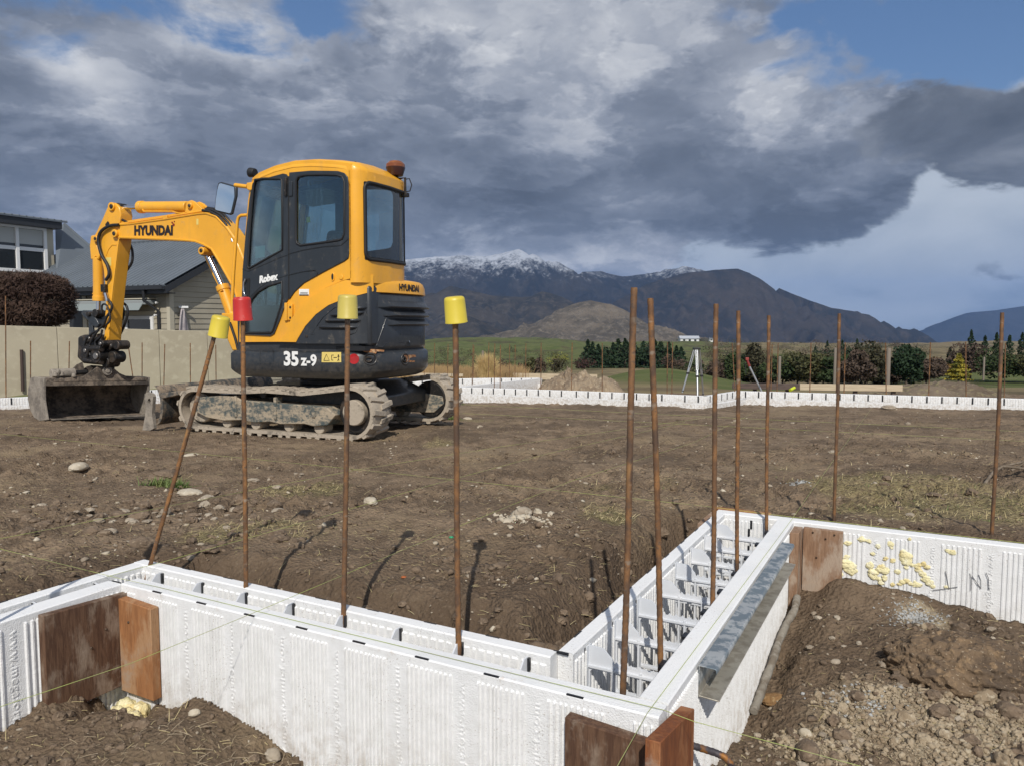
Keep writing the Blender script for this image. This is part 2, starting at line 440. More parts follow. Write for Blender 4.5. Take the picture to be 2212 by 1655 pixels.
def ground_z(x, y, detail=True):
    x = np.asarray(x, float); y = np.asarray(y, float)
    r, q = to_rq(x, y)
    ins = inside(r, q)
    z = np.where(ins, z_in(x, y), 0.0)
    near = (~ins) & (y < 7)
    if near.any():
        zo = np.zeros_like(z); zo[near] = z_out(x[near], y[near]); z = np.where(ins, z, zo)
    if detail:
        wx = x + .06 * pnoise(x * 5, y * 5 + 9); wy = y + .06 * pnoise(x * 5 + 31, y * 5)
        n1 = fbm(x * 1.1, y * 1.1, 4); n2 = fbm(wx * 4.2 + 5, wy * 4.2, 5, .60); n3 = fbm(wx * 17, wy * 17 + 7, 4, .65)
        rough = .45 + .8 * sm(fbm(x * .7 + 40, y * .7, 3), -.15, .35)
        # ruts left by tracks between the machine and the near walls
        n4 = fbm(wx * 8 + 60, wy * 8, 4, .62)
        n4 = np.sign(n4) * np.abs(n4) ** .7; n3 = np.sign(n3) * np.abs(n3) ** .7
        # shallow ruts where the tracks have turned on the plot
        ru = np.zeros_like(z)
        for ox, oy, dx, dy in ((.3, 6.6, .93, -.36), (-.9, 5.6, .96, .28), (1.6, 5.4, .80, .60)):
            a_ = (x - ox) * dx + (y - oy) * dy; c_ = -(x - ox) * dy + (y - oy) * dx + .10 * np.sin(a_ * .8)
            for o_ in (-.85, .85): ru = np.maximum(ru, np.exp(-((c_ - o_) / .19) ** 4) * (.55 + .45 * np.sign(np.sin(a_ * 42 + 2.2 * np.abs(c_ - o_) * 10))) * sm(np.abs(a_), 3.2, 2.0))
        z = z - .030 * ru * ins
        z = z + np.where(ins, .055, .028) * n1 + .050 * rough * n2 + .026 * rough * n4 + .015 * (rough + .4) * n3
        cl = np.maximum(0, fbm(wx * 5.5 + 80, wy * 5.5, 4, .55) - .10)
        z = z + .16 * np.minimum(cl, .28) * sm(rough, .45, 1.1)
    foot = np.zeros(x.shape, bool)
    for a, b, c, d in FOOT:
        foot |= (r > a + .01) & (r < b - .01) & (q > c + .01) & (q < d - .01)
    return np.where(foot, -.56, z)
def gz(x, y): return float(ground_z(np.array([x]), np.array([y]))[0])
def gzs(x, y): return float(ground_z(np.array([x]), np.array([y]), False)[0])

# patches of dry grass lying on the soil (centre in plan, radii)
def patch(px, py, sx, sy, a):
    p = onz(px, py, -.12); s = p[1] / FPX
    return (p[0], p[1], sx * s, sy * s * p[1] / 1.15, a)
GRASS = [patch(650, 1062, 75, 16, 1.2), patch(700, 1055, 60, 10, 1), patch(560, 1160, 130, 26, .9), patch(480, 1190, 90, 20, .9), patch(640, 1180, 80, 20, .7), patch(1310, 1128, 50, 26, 1.1),
         patch(1960, 1060, 180, 34, 1.25), patch(2090, 1100, 170, 40, 1.2), patch(1930, 1115, 120, 26, .9), patch(1840, 1070, 60, 20, .8), patch(1290, 1055, 90, 16, .6), patch(1440, 1040, 50, 12, .6), patch(950, 937, 30, 8, 1.0),
         patch(1030, 870, 40, 6, .9), patch(900, 925, 40, 8, .5), patch(380, 1035, 50, 20, .6), patch(1000, 1010, 120, 10, .35), patch(740, 905, 120, 7, .4), patch(130, 1000, 120, 16, .35), patch(560, 975, 90, 8, .4), patch(1900, 960, 150, 10, .4), patch(1500, 900, 120, 8, .35), patch(2000, 890, 120, 6, .6), patch(1650, 1010, 100, 14, .45)]
def grass_w(x, y):
    w = np.zeros_like(x)
    for cx, cy, sx, sy, a in GRASS:
        w = np.maximum(w, a * np.exp(-.5 * (((x - cx) / sx) ** 2 + ((y - cy) / sy) ** 2)))
    n = fbm(x * 3 + 9, y * 3 + 2, 4, .6)
    return np.clip(sm(w + .55 * n, .38, .85), 0, 1)
def polar(y0, y1, ky, s0, s1, ks):
    ys = np.exp(np.arange(math.log(y0), math.log(y1), ky)); ss = np.arange(s0, s1, ks)
    Yg, Sg = np.meshgrid(ys, ss, indexing='ij'); return Sg * Yg, Yg
def gridfaces(a, b):
    i = np.arange(a - 1)[:, None] * b + np.arange(b - 1)[None, :]
    return np.stack([i, i + 1, i + b + 1, i + b], -1).reshape(-1, 4)

def dirt_material():
    m = bpy.data.materials.new('bare_soil'); m.use_nodes = True
    N = NT(m.node_tree); b = m.node_tree.nodes['Principled BSDF']
    g = N.new('ShaderNodeNewGeometry').outputs['Position']
    at = N.new('ShaderNodeAttribute', attribute_name='dry').outputs['Fac']
    st = N.new('ShaderNodeAttribute', attribute_name='stony').outputs['Fac']
    pl = N.new('ShaderNodeAttribute', attribute_name='damp').outputs['Fac']
    n1 = N.noise(g, .9, 6, .6); n2 = N.noise(g, 5, 8, .65); n3 = N.noise(g, 40, 6, .7); n4 = N.noise(g, 140, 3, .6)
    c = N.mix(N.sstep(n1, .38, .66), (.198, .141, .092), (.285, .207, .137))
    c = N.mix(N.sstep(n2, .42, .66), c, (.125, .088, .058))
    c = N.mix(N.sstep(n3, .50, .70), c, (.300, .228, .155))
    c = N.mix(N.m('MULTIPLY', N.sstep(n4, .60, .70), .6), c, (.38, .30, .21))
    nb = N.noise(g, .8, 7, .66)
    c = N.mix(N.m('MULTIPLY', N.sstep(nb, .52, .62), .65), c, N.mix(n3, (.090, .064, .044), (.138, .100, .068)))
    c = N.mix(N.m('MULTIPLY', N.sstep(nb, .47, .36), .60), c, N.mix(n3, (.37, .28, .175), (.25, .185, .112)))
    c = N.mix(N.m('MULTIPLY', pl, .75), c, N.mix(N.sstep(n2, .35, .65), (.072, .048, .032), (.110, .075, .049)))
    gr = N.mix(N.sstep(N.noise(g, 2.1, 4), .42, .62), (.34, .275, .145), (.20, .185, .078))
    gr = N.mix(N.sstep(n3, .4, .65), gr, (.14, .105, .06))
    c = N.mix(N.m('MULTIPLY', at, .75), c, gr)
    sc = N.mix(N.sstep(n3, .38, .62), (.30, .235, .155), (.42, .345, .235))
    c = N.mix(N.m('MULTIPLY', st, N.sstep(n2, .30, .5)), c, sc)
    N.put(b.inputs['Base Color'], c); b.inputs['Roughness'].default_value = .93; b.inputs['Specular IOR Level'].default_value = .2
    h = N.m('ADD', N.m('MULTIPLY', n3, .6), N.m('ADD', N.m('MULTIPLY', n4, .22), N.m('MULTIPLY', N.voro(g, 55), .5)))
    bp = N.new('ShaderNodeBump'); bp.inputs['Strength'].default_value = 1.0; bp.inputs['Distance'].default_value = .026
    N.l.new(h, bp.inputs['Height']); N.l.new(bp.outputs[0], b.inputs['Normal'])
    return m
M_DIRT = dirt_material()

# pale stony spoil at the lower right, in plan
STONY = [(onz(2080, 1600, -.45), .30), (onz(1900, 1560, -.45), .20), (onz(2212, 1640, -.45), .35), (onz(1990, 1350, -.36), .10), (onz(2150, 1555, -.45), .22), (onz(1760, 1640, -.5), .12)]
def build_ground():
    X, Y = polar(.72, 18.5, .0062, -1.25, 1.25, .0034)
    Z = ground_z(X, Y)
    # the lot ends behind the far walls
    a, b = X.shape
    V = np.stack([X, Y, Z], -1).reshape(-1, 3)
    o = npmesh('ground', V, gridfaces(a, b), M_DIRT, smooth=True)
    x = X.ravel(); y = Y.ravel()
    stony = np.zeros_like(x)
    for p, s in STONY: stony = np.maximum(stony, np.exp(-.5 * ((x - p[0]) ** 2 + (y - p[1]) ** 2) / s ** 2))
    stony = sm(stony + .5 * fbm(x * 4, y * 4, 3), .35, .8)
    r, q = to_rq(x, y); ins = inside(r, q)
    stony = np.where(ins, 0, stony)
    d = rectd(r, q, *FOOT[0])
    for f in FOOT[1:]: d = np.minimum(d, rectd(r, q, *f))
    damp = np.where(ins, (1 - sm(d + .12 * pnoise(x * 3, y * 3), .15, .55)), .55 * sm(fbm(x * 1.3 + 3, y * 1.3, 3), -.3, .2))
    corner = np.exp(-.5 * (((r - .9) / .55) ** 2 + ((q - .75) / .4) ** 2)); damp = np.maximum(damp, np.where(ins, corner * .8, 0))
    for nm, arr in (('dry', np.where(ins, grass_w(x, y), 0)), ('stony', stony), ('damp', damp)):
        at = o.data.attributes.new(nm, 'FLOAT', 'POINT'); at.data.foreach_set('value', arr.astype(np.float32))
    return tag(o, kind='structure')
build_ground()

# ------------------------------------------------------------------ white foam form walls
def foam_material(name, beads=True):
    m = bpy.data.materials.new(name); m.use_nodes = True
    N = NT(m.node_tree); b = m.node_tree.nodes['Principled BSDF']
    g = N.new('ShaderNodeNewGeometry'); pos = g.outputs['Position']
    sep = N.new('ShaderNodeSeparateXYZ'); N.l.new(pos, sep.inputs[0])
    n1 = N.noise(pos, 3.0, 7, .62); n2 = N.noise(pos, 22, 6, .68); n3 = N.noise(pos, 160, 3, .6)
    c = N.mix(N.sstep(n1, .42, .72), (.80, .80, .795), (.74, .745, .745))
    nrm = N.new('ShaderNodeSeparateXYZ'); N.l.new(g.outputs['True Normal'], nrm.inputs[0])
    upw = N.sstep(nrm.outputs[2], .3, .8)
    c = N.mix(N.m('MULTIPLY', N.m('SUBTRACT', 1.0, upw), .85), c, N.mix(N.sstep(n2, .35, .65), (.76, .76, .755), (.69, .69, .68)))  # upright faces greyer than tops: bead shading, with some dirt, put into the colour
    stain = N.m('MULTIPLY', N.sstep(n2, .56, .74), N.sstep(N.noise(pos, 2.2, 4), .48, .66))
    top = N.sstep(sep.outputs[2], -.03, -.004)
    c = N.mix(N.m('MULTIPLY', stain, N.m('ADD', N.m('MULTIPLY', top, .55), .10)), c, (.42, .27, .13))
    # splashed soil near the foot of the wall and specks of dirt
    mud = N.m('MULTIPLY', N.sstep(sep.outputs[2], -.22, -.55), N.sstep(n2, .40, .66))
    c = N.mix(N.m('MULTIPLY', mud, .55), c, (.36, .28, .20))
    c = N.mix(N.m('MULTIPLY', N.sstep(n3, .60, .68), N.m('MULTIPLY', N.sstep(N.noise(pos, 5, 4), .46, .64), .7)), c, (.30, .25, .20))
    N.put(b.inputs['Base Color'], c); b.inputs['Roughness'].default_value = .75; b.inputs['Specular IOR Level'].default_value = .3
    h = N.m('ADD', N.voro(pos, 210), N.m('MULTIPLY', n2, .8))
    bp = N.new('ShaderNodeBump'); bp.inputs['Strength'].default_value = .45; bp.inputs['Distance'].default_value = .003
    N.l.new(h, bp.inputs['Height']); N.l.new(bp.outputs[0], b.inputs['Normal'])
    return m
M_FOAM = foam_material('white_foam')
M_WEB = MAT('grey_plastic_web', (.60, .62, .65), .45, var=[(6, 4, (.66, .67, .69), .45, .6)])
M_PAD = MAT('black_plastic', (.012, .013, .016), .4)
M_STRAND = MAT('lime_string', (.38, .44, .12), .6, var=[(3, 4, (.33, .35, .14), .45, .6)])

PT = .082; PT2 = .052       # panel thicknesses
def rib_profile(length, side, step=.030, band=None, gap=.007, h=.005):
    """offsets along a panel: list of (s, outward) with shallow ribs and flat lettering bands"""
    pts = [(0.0, 0.0)]; s = .012; k = 0; rr = random.Random(int(length * 1000) + side)
    while s < length - .02:
        if band and any(abs(s - bc) < .036 for bc in band): s += .008; continue
        w = step * .62 if rr.random() < .88 else step * .35
        if band and any(abs(s + w - bc) < .034 for bc in band): s += .006; continue
        e = min(.0035, w * .35); pts += [(s, 0), (s + e, h), (s + w - e, h), (s + w, 0)]
        s += w + gap * rr.uniform(.9, 1.5)
    pts = [p for p in pts if p[0] < length]
    pts.append((length, 0.0)); return pts
def panel(name, fr, length, t_in, t_out, z0, z1, parent, ribs_out=None, ribs_in=None, cap=.03, mat=None):
    """a foam panel; fr(s, t, z) with t the thickness direction. Ribbed faces start a little below the top edge."""
    b = MB()
    po = ribs_out or [(0, 0), (length, 0)]; pi_ = ribs_in or [(0, 0), (length, 0)]
    sg = 1 if t_out > t_in else -1
    def face(prof, t, sgn):
        rows = []
        for z, k in ((z0, 1), (z1 - cap, 1), (z1 - cap + .004, 0), (z1 - .004, 0)):
            rows.append([fr(s, t + sgn * o * k, z) for s, o in prof])
        b.grid(rows)
    face(po, t_out, sg); face(pi_, t_in, -sg)
    e = .004 * sg
    # rounded shoulder and top, ends
    b.grid([[fr(0, t_out, z1 - .004), fr(length, t_out, z1 - .004)], [fr(0, t_out - e, z1), fr(length, t_out - e, z1)],
            [fr(0, t_in + e, z1), fr(length, t_in + e, z1)], [fr(0, t_in, z1 - .004), fr(length, t_in, z1 - .004)]])
    for s in (0, length):
        b.add([fr(s, t_in, z0), fr(s, t_out, z0), fr(s, t_out, z1 - .004), fr(s, t_out - e, z1), fr(s, t_in + e, z1), fr(s, t_in, z1 - .004)], [(0, 1, 2, 3, 4, 5)])
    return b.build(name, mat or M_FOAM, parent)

ADDR = 'www.megaformicf.com'
def lettering(fr, bands, z_top, parent, length, hgt=.036, flip0=0):
    for i, bc in enumerate(bands):
        vs, fs = text_mesh(ADDR, hgt, .0024, .0002, 1.0, 1.12)
        wid = max(v[0] for v in vs) - min(v[0] for v in vs)
        k = length / wid
        down = (i + flip0) % 2 == 0
        b = MB()
        out = []
        for x, y, z in vs:
            x *= k
            zz = z_top - length / 2 - x if down else z_top - length / 2 + x
            out.append(fr(bc + (-y if down else y) * FLIPSGN[0], z, zz))
        b.add(out, fs); b.build('lettering', M_FOAM, parent, recalc=False)
FLIPSGN = [1]

def web_F(parent, r, fr, w0, w1):
    """web across a narrow core: a grey bracket with a sloped shoulder and black end pads. fr(s,t,z): t across the core"""
    b = MB()
    d = w1 - w0
    shape = [(w1 - .003, -.012), (w1 - .03, -.014), (w1 - .05, -.035), (w0 + d * .35, -.075), (w0 + .003, -.085), (w0 + .003, -.40), (w1 - .003, -.40)]
    hole1 = [(w0 + .016, -.11), (w0 + d * .45, -.11), (w0 + d * .45, -.17), (w0 + .016, -.17)]
    hole2 = [(w0 + d * .55, -.10), (w1 - .016, -.10), (w1 - .016, -.17), (w0 + d * .55, -.17)]
    hole3 = [(w0 + .016, -.19), (w1 - .016, -.19), (w1 - .016, -.36), (w0 + .016, -.36)]
    b.plate([shape, hole1, hole2, hole3], lambda u, v, e: fr(e, u, v), -.0025, .0025)
    b.prism([(w1 - .07, -.088), (w1 - .004, -.062), (w1 - .004, -.070), (w1 - .07, -.096)], lambda u, v, e: fr(e, u, v), -.010, .010)
    w = b.build('web', M_WEB, parent)
    p = MB(); z = -.016
    for k in range(7):
        o = .007 if k % 2 else 0
        p.box((-.010 + o, w1 - .0105, z - .04), (.004 + o, w1 + .003, z), fr); z -= .040
    p.build('pad', M_PAD, w)
    MB().box((-.020, w0 - .003, -.030), (.018, w0 + .022, -.020), fr).build('pad', M_PAD, w)
def web_R(parent, fr, w0, w1):
    """web across the wide core: a lattice with rounded openings"""
    d = w1 - w0; b = MB()
    def rrect(u0, v0, u1, v1, c):
        P = []
        for cx, cy, a0 in ((u1 - c, v1 - c, 0), (u0 + c, v1 - c, 90), (u0 + c, v0 + c, 180), (u1 - c, v0 + c, 270)):
            P += [(cx + c * cos(radians(a0 + t)), cy + c * sin(radians(a0 + t))) for t in (0, 30, 60, 90)]
        return P
    top = [(w1 - .003, -.012), (w1 - .055, -.016), (w1 - .085, -.045)]
    u = w1 - .085; k = 0
    while u > w0 + .03:
        top += [(u - .006, -.060), (u - .012, -.051), (u - .020, -.060)]; u -= .024
    loop = top + [(w0 + .003, -.060), (w0 + .003, -.56), (w1 - .003, -.56)]
    holes = []
    cols = [(w0 + .009, w0 + d * .31), (w0 + d * .34, w0 + d * .655), (w0 + d * .68, w1 - .010)]
    for z0, z1 in ((-.172, -.088), (-.266, -.184), (-.398, -.278), (-.54, -.410)):
        for a, c in cols: holes.append(rrect(a, z0, c, z1, .014))
    b.plate([loop] + holes, lambda u, v, e: fr(e, u, v), -.003, .003)
    for z in (-.078, -.178, -.27, -.397):
        b.box((-.011, w0 + .004, z - .0035), (.011, w1 - .004, z + .0035), fr)
    for t in (w0 + d * .325, w0 + d * .665):
        b.box((-.009, t - .0035, -.55), (.009, t + .0035, -.068), fr)
    b.box((-.018, w1 - .0065, -.55), (.018, w1 - .0012, -.014), fr)
    w = b.build('web', M_WEB, parent)
    p = MB(); z = -.016
    for k in range(9):
        o = .008 if k % 2 else 0
        p.box((-.026 + o, w1 - .0012, z - .045), (-.014 + o, w1 + .003, z), fr); z -= .045
    p.build('pad', M_PAD, w)
    MB().box((-.022, w0 - .003, -.030), (.020, w0 + .026, -.019), fr).build('pad', M_PAD, w)
def tie_marks(fr, pos, t, parent, L=.05):
    for s in pos: MB().box((s - L / 2, t - .002, -.006), (s + L / 2, t + .004, .0012), fr).build('tie_end', M_PAD, parent)

# front wall (outer face to the camera)
front = tag(empty('foam_wall', W(0, 1.1, -.6)), 'ribbed white foam form wall nearest the camera, with four capped rebars in its core', 'foam wall')
front.location = (0, 0, 0)
fF = lambda s, t, z: W(t, s, z)
bandsF = [.11 + .24 * k for k in range(9)]
FLIPSGN[0] = 1
panel('panel', fF, 2.154, PT - .006, 0, -.66, 0, front, rib_profile(2.154, 1, .0150, bandsF, .0065, .0080), rib_profile(2.154, 2, .024, None, .004, .003))
panel('panel', lambda s, t, z: fF(s + .40, t, z), 1.954, .246 - PT2, .246, -.66, 0, front, None, rib_profile(1.954, 3, .036, None, .008, .006))
lettering(lambda s, t, z: W(-t - .0003, s, z), bandsF, -.045, front, .50)
WEBF = [.476 + .242 * k for k in range(8)]
for q in WEBF: web_F(front, 0, lambda s, t, z, q=q: W(t, q + s, z), PT - .006, .246 - PT2)
tie_marks(lambda s, t, z: W(t, s, z), [q + .02 for q in WEBF] + [.235], .003, front)
tie_marks(lambda s, t, z: W(t, s, z), [q - .09 for q in WEBF], .240, front)
# left return wall
left = tag(empty('foam_wall'), 'ribbed white foam form wall leaving the photo at the lower left edge', 'foam wall')
fW = lambda s, t, z: W(-s, 2.154 + t, z)
bandsW = [.405, .645, .885]
panel('panel', fW, 2.6, PT, 0, -.66, -.001, left, rib_profile(2.6, 4, .020, bandsW, .007, .006), rib_profile(2.6, 5, .030, None, .008, .006))
panel('panel', lambda s, t, z: fW(s - .2465, t, z), 2.8, .2 - PT * .75, .2, -.66, -.001, left, None, rib_profile(2.8, 6, .03, None, .008, .006))
FLIPSGN[0] = 1
lettering(lambda s, t, z: W(-s, 2.154 - t - .0003, z), bandsW, -.045, left, .50, .042)
for k in range(8):
    web_F(left, 0, lambda s, t, z, k=k: W(-.02 - .24 * k - s, t, z), 2.154 + PT, 2.354 - PT * .75)
tie_marks(lambda s, t, z: W(-s, 2.154 + t, z), [.1 + .24 * k for k in range(8)], .194, left)
# right-hand wide wall
right = tag(empty('foam_wall'), 'white foam form wall with a wide open core of grey plastic webs', 'foam wall')
fR = lambda s, t, z: W(s, t, z)
FLIPSGN[0] = 1
panel('panel', lambda s, t, z: fR(s + .0825, t, z), 2.157, PT, .0, -.66, .0008, right, rib_profile(2.157, 7, .0150, None, .0065, .0080), rib_profile(2.157, 8, .030, None, .008, .006))
panel('panel', lambda s, t, z: fR(s + .247, t, z), 1.992, .40 - PT2, .40, -.66, .0008, right, None, rib_profile(1.992, 9, .030, None, .008, .006))
WEBR = [.36 + .242 * k for k in range(8)]
for r in WEBR: web_R(right, lambda s, t, z, r=r: W(r + s, t, z), PT, .40 - PT2)
tie_marks(lambda s, t, z: W(s, t, z), [r + .03 for r in WEBR], .394, right, .06)
# wall running off to the right
side = tag(empty('foam_wall'), 'white foam form wall with yellow foam splashes and N1 scrawled in pencil', 'foam wall')
fL = lambda s, t, z: W(2.24 + t, .40 - s, z)
FLIPSGN[0] = -1
bandsL = [.40 + .385 + .24 * k for k in range(9)]
panel('panel', fL, 4.2, .082, 0, -.66, .0, side, rib_profile(4.2, 10, .022, bandsL, .006, .004), None)
lettering(lambda s, t, z: W(2.24 - t - .0003, .40 - s, z), bandsL, -.045, side, .46, .036)
pads = MB()
for k in range(8):
    o = .010 if k % 2 else 0
    pads.box((2.2375 - .002, .205 + o, -.02 - .045 * (k + 1)), (2.2425, .216 + o, -.02 - .045 * k), lambda r, q, z: W(r, q, z))
pads.build('pad', M_PAD, side)

MB().box((.09, .09, -.555), (2.2, .34, -.475), lambda r, q, z: W(r, q, z)).build('added_core_slab', MAT('pale_slab', (.52, .50, .46), .9, var=[(9, 5, (.40, .37, .31), .42, .6)]), right)  # pale slab added low in the wide core to brighten its inside
M_PENCIL = MAT('pencil_grey', (.13, .13, .14), .8)
# pencil marks on that wall: a tick and the letters N1
def scrawl():
    f = lambda px, py: tuple(onplane(px, py, C0 + RV * 2.2325, RV))
    k = lambda x, y: ((3400 + x * .27125) / 1.80832, (2000 + y * .27125) / 1.80832)
    for pts in [[(1085, 850), (1105, 960), (1130, 1110)], [(900, 1122), (1060, 1105), (1150, 1090), (1255, 1075)], [(1432, 880), (1450, 960), (1448, 1125)],
                [(1465, 920), (1530, 1010), (1590, 1100)], [(1560, 900), (1590, 980), (1592, 1105)], [(1665, 868), (1700, 950), (1708, 1112)]]:
        MB().tube([f(*k(*p)) for p in pts], .0015, 5).build('pencil_mark', M_PENCIL, side)
scrawl()
M_PUFOAM = MAT('yellow_expanding_foam', (.78, .71, .42), .8, var=[(9, 4, (.70, .57, .27), .5, .68), (30, 3, (.84, .79, .56), .5, .7)], bump=[('n', 45, .8, .010), ('v', 120, .5, .004)])
def blob(c, rad, seed, sub=2, amp=.3, freq=3.0, flat=(1, 1, 1)):
    bm = bmesh.new(); bmesh.ops.create_icosphere(bm, subdivisions=sub, radius=1)
    V = np.array([v.co[:] for v in bm.verts]); F_ = [tuple(v.index for v in f.verts) for f in bm.faces]; bm.free()
    o = seed * 3.71
    n = fbm(V[:, 0] * freq + o + V[:, 2] * 1.7, V[:, 1] * freq - o - V[:, 2] * 2.1, 3)
    V = V * (1 + amp * n)[:, None] * rad * np.array(flat) + np.array(c)
    return V, F_
def splashes():
    k = lambda x, y: ((3400 + x * .27125) / 1.80832, (2000 + y * .27125) / 1.80832)
    f = lambda x, y: onplane(*k(x, y), C0 + RV * 2.236, RV)
    rr = random.Random(3)
    runs = [[(480, 590, 30), (500, 650, 55), (520, 720, 45), (520, 800, 22)], [(610, 770, 24), (660, 780, 26), (710, 830, 34), (760, 890, 40), (800, 960, 36), (850, 1010, 32), (900, 1060, 24)],
            [(700, 760, 30), (760, 750, 28), (830, 790, 30)], [(450, 990, 30), (510, 980, 30), (570, 1030, 32), (620, 1050, 26), (680, 1040, 30)], [(150, 810, 50), (190, 850, 45), (230, 830, 25)],
            [(10, 760, 40), (20, 850, 55), (40, 920, 40)], [(120, 960, 26), (160, 1010, 26), (190, 940, 30)], [(1110, 550, 24), (1160, 570, 34), (1190, 585, 26)], [(300, 460, 30), (310, 510, 20)],
            [(560, 385, 22)], [(40, 590, 20)], [(95, 490, 26), (120, 500, 16)], [(210, 670, 24)], [(325, 700, 28)], [(320, 1040, 24)], [(420, 1040, 24)], [(385, 850, 28)], [(1095, 1080, 22)], [(640, 1020, 20)],
            [(-120, 380, 40)], [(-20, 420, 22)], [(-420, 460, 22)], [(-330, 450, 34)], [(-340, 650, 30), (-330, 740, 70), (-320, 800, 60)], [(-250, 860, 40)], [(-420, 900, 22)]]
    for R_ in runs:
        b = MB()
        for x, y, s in R_:
            for j in range(6):
                p = f(x + rr.uniform(-.6, .6) * s, y + rr.uniform(-.6, .6) * s); rad = s * .15 * p[1] / FPX * rr.uniform(.35, .95)
                V, F_ = blob((0, 0, 0), rad * 1.35, rr.random() * 50, 2, .7, 2.0, (rr.uniform(.7, 1.5), 1, rr.uniform(.6, 1.2)))
                V = V @ np.array([QV, RV * .30, [0, 0, 1]]) + p
                b.add(V, F_)
        b.build('foam_splash', M_PUFOAM, side, smooth=80, recalc=False)
splashes()
# expanding foam squeezed out at the left corner
b = MB(); rr = random.Random(5)
for k in range(26):
    t = rr.random(); V, F_ = blob(W(-.02 - .07 * rr.random(), 2.11 - .14 * t, -.475 - .05 * rr.random() + .02 * (1 - t)), .014 + .02 * rr.random(), k, 3, .7, 2.2); b.add(V, F_)
tag(b.build('foam_lump', M_PUFOAM, None, smooth=80, recalc=False), 'pale yellow lump of expanding foam in the left wall corner under the boards', 'foam lump')

# far walls: outer panel stands higher than the inner one
def far_wall(name_label, pts, step, slots=True, front_drop=.13, side_=1, z=ZF):
    root = tag(empty('foam_wall'), name_label, 'foam wall')
    hi = MB(); lo = MB(); pads_ = []
    for a, b_ in zip(pts[:-1], pts[1:]):
        L = np.linalg.norm(b_ - a); e = (b_ - a) / L; n = np.array([-e[1], e[0]]) * side_
        fr = lambda s, t, zz, a=a, e=e, n=n: (a[0] + e[0] * s + n[0] * t, a[1] + e[1] * s + n[1] * t, zz)
        prof = []; s = 0
        while s < L - .04: prof += [(s, 0), (s + .004, -.006), (s + .026, -.006), (s + .030, 0)]; s += .042
        prof.append((L, 0))
        hi.grid([[fr(s, o, zz) for s, o in prof] for zz in (z - .7, z - .01)] + [[fr(s, 0, z) for s, o in prof], [fr(s, .08, z) for s, o in prof], [fr(s, .08, z - .7) for s, o in prof]])
        lo.grid([[fr(s, -.20 + o * .5, zz) for s, o in prof] for zz in (z - .8, z - front_drop)] + [[fr(s, -.12, z - front_drop) for s, o in prof], [fr(s, -.12, z - .7) for s, o in prof]])
        for k in range(int(L / step)):
            s = .12 + step * k
            pd = MB(); pads_.append(pd); pd.box((s - .012, -.011, z - .12), (s + .012, -.004, z - .002), fr)
    hi.build('panel', M_FOAM, root); lo.build('panel', M_FOAM, root)
    for pd in pads_: pd.build('pad', M_PAD, root)
    return root
far_wall('far white foam wall running behind the bucket and tracks on the left', FAR['left'], .245)
far_wall('farthest white foam wall, seen just under the counterweight', FAR['back'], .245)
far_wall('short white foam wall linking the two far walls right of the excavator', FAR['cross'], .245, side_=1, front_drop=.05)
far_wall('long white foam wall across the middle, left of the tripod', FAR['mid'], .245)
far_wall('short white foam wall stub behind the tripod, at the step in the far walls', FAR['stub'], .245)
far_wall('long white foam wall across the right, in front of the plank rail', FAR['right'], .245)
# ------------------------------------------------------------------ reinforcing bars
def rebar_mat():
    m = bpy.data.materials.new('rusty_steel'); m.use_nodes = True
    N = NT(m.node_tree); b = m.node_tree.nodes['Principled BSDF']
    oi = N.new('ShaderNodeObjectInfo').outputs['Random']
    tc = N.new('ShaderNodeTexCoord').outputs['Object']
    n1 = N.noise(N.scale(tc, (6, 6, 5)), 3, 6, .65); n2 = N.noise(tc, 60, 5, .7)
    c = N.mix(N.sstep(n1, .38, .62), (.150, .074, .034), (.330, .155, .052))
    c = N.mix(N.sstep(n2, .48, .68), c, (.115, .075, .050))
    c = N.mix(N.m('MULTIPLY', N.sstep(N.noise(N.scale(tc, (4, 4, 9)), 2.2, 3), .58, .66), .7), c, (.36, .30, .23))
    c = N.mix(N.m('MULTIPLY', N.sstep(N.noise(N.scale(tc, (3, 3, 2.2)), 3.1, 4), .50, .60), .75), c, (.075, .050, .036))
    c = N.mix(N.m('MULTIPLY', N.sstep(N.noise(N.scale(tc, (3, 3, 1.6), (5, 2, 7)), 2.6, 4), .56, .66), .8), c, (.42, .22, .075))
    c = N.mix(N.m('MULTIPLY', oi, .35), c, (.10, .065, .045))
    N.put(b.inputs['Base Color'], c); b.inputs['Roughness'].default_value = .72; b.inputs['Metallic'].default_value = .25
    bp = N.new('ShaderNodeBump'); bp.inputs['Strength'].default_value = .5; bp.inputs['Distance'].default_value = .002
    N.l.new(n2, bp.inputs['Height']); N.l.new(bp.outputs[0], b.inputs['Normal'])
    return m
M_REBAR = rebar_mat()
def rebar(base, top, r, label, group, seed=0, ribs=True, bend=.004):
    a = Vector(base); t = Vector(top) - a; L = t.length; rr = random.Random(seed)
    ph = rr.uniform(0, 6); n = max(6, int(L / .011)) if ribs else 8
    pts = []; rad = []
    for i in range(n + 1):
        h = L * i / n
        pts.append((bend * sin(h * 3.1 + ph) * sin(pi * i / n), bend * cos(h * 2.3 + ph) * sin(pi * i / n), h))
        rad.append(r * (1.10 if (i % 2 and ribs and i < n) else 1.0))
    b = MB().tube(pts, rad, 8)
    o = b.build('rebar', M_REBAR, None, smooth=60)
    o.location = a; o.rotation_euler = t.to_track_quat('Z', 'Y').to_euler()
    tag(o, label, 'rebar', group)
    return o
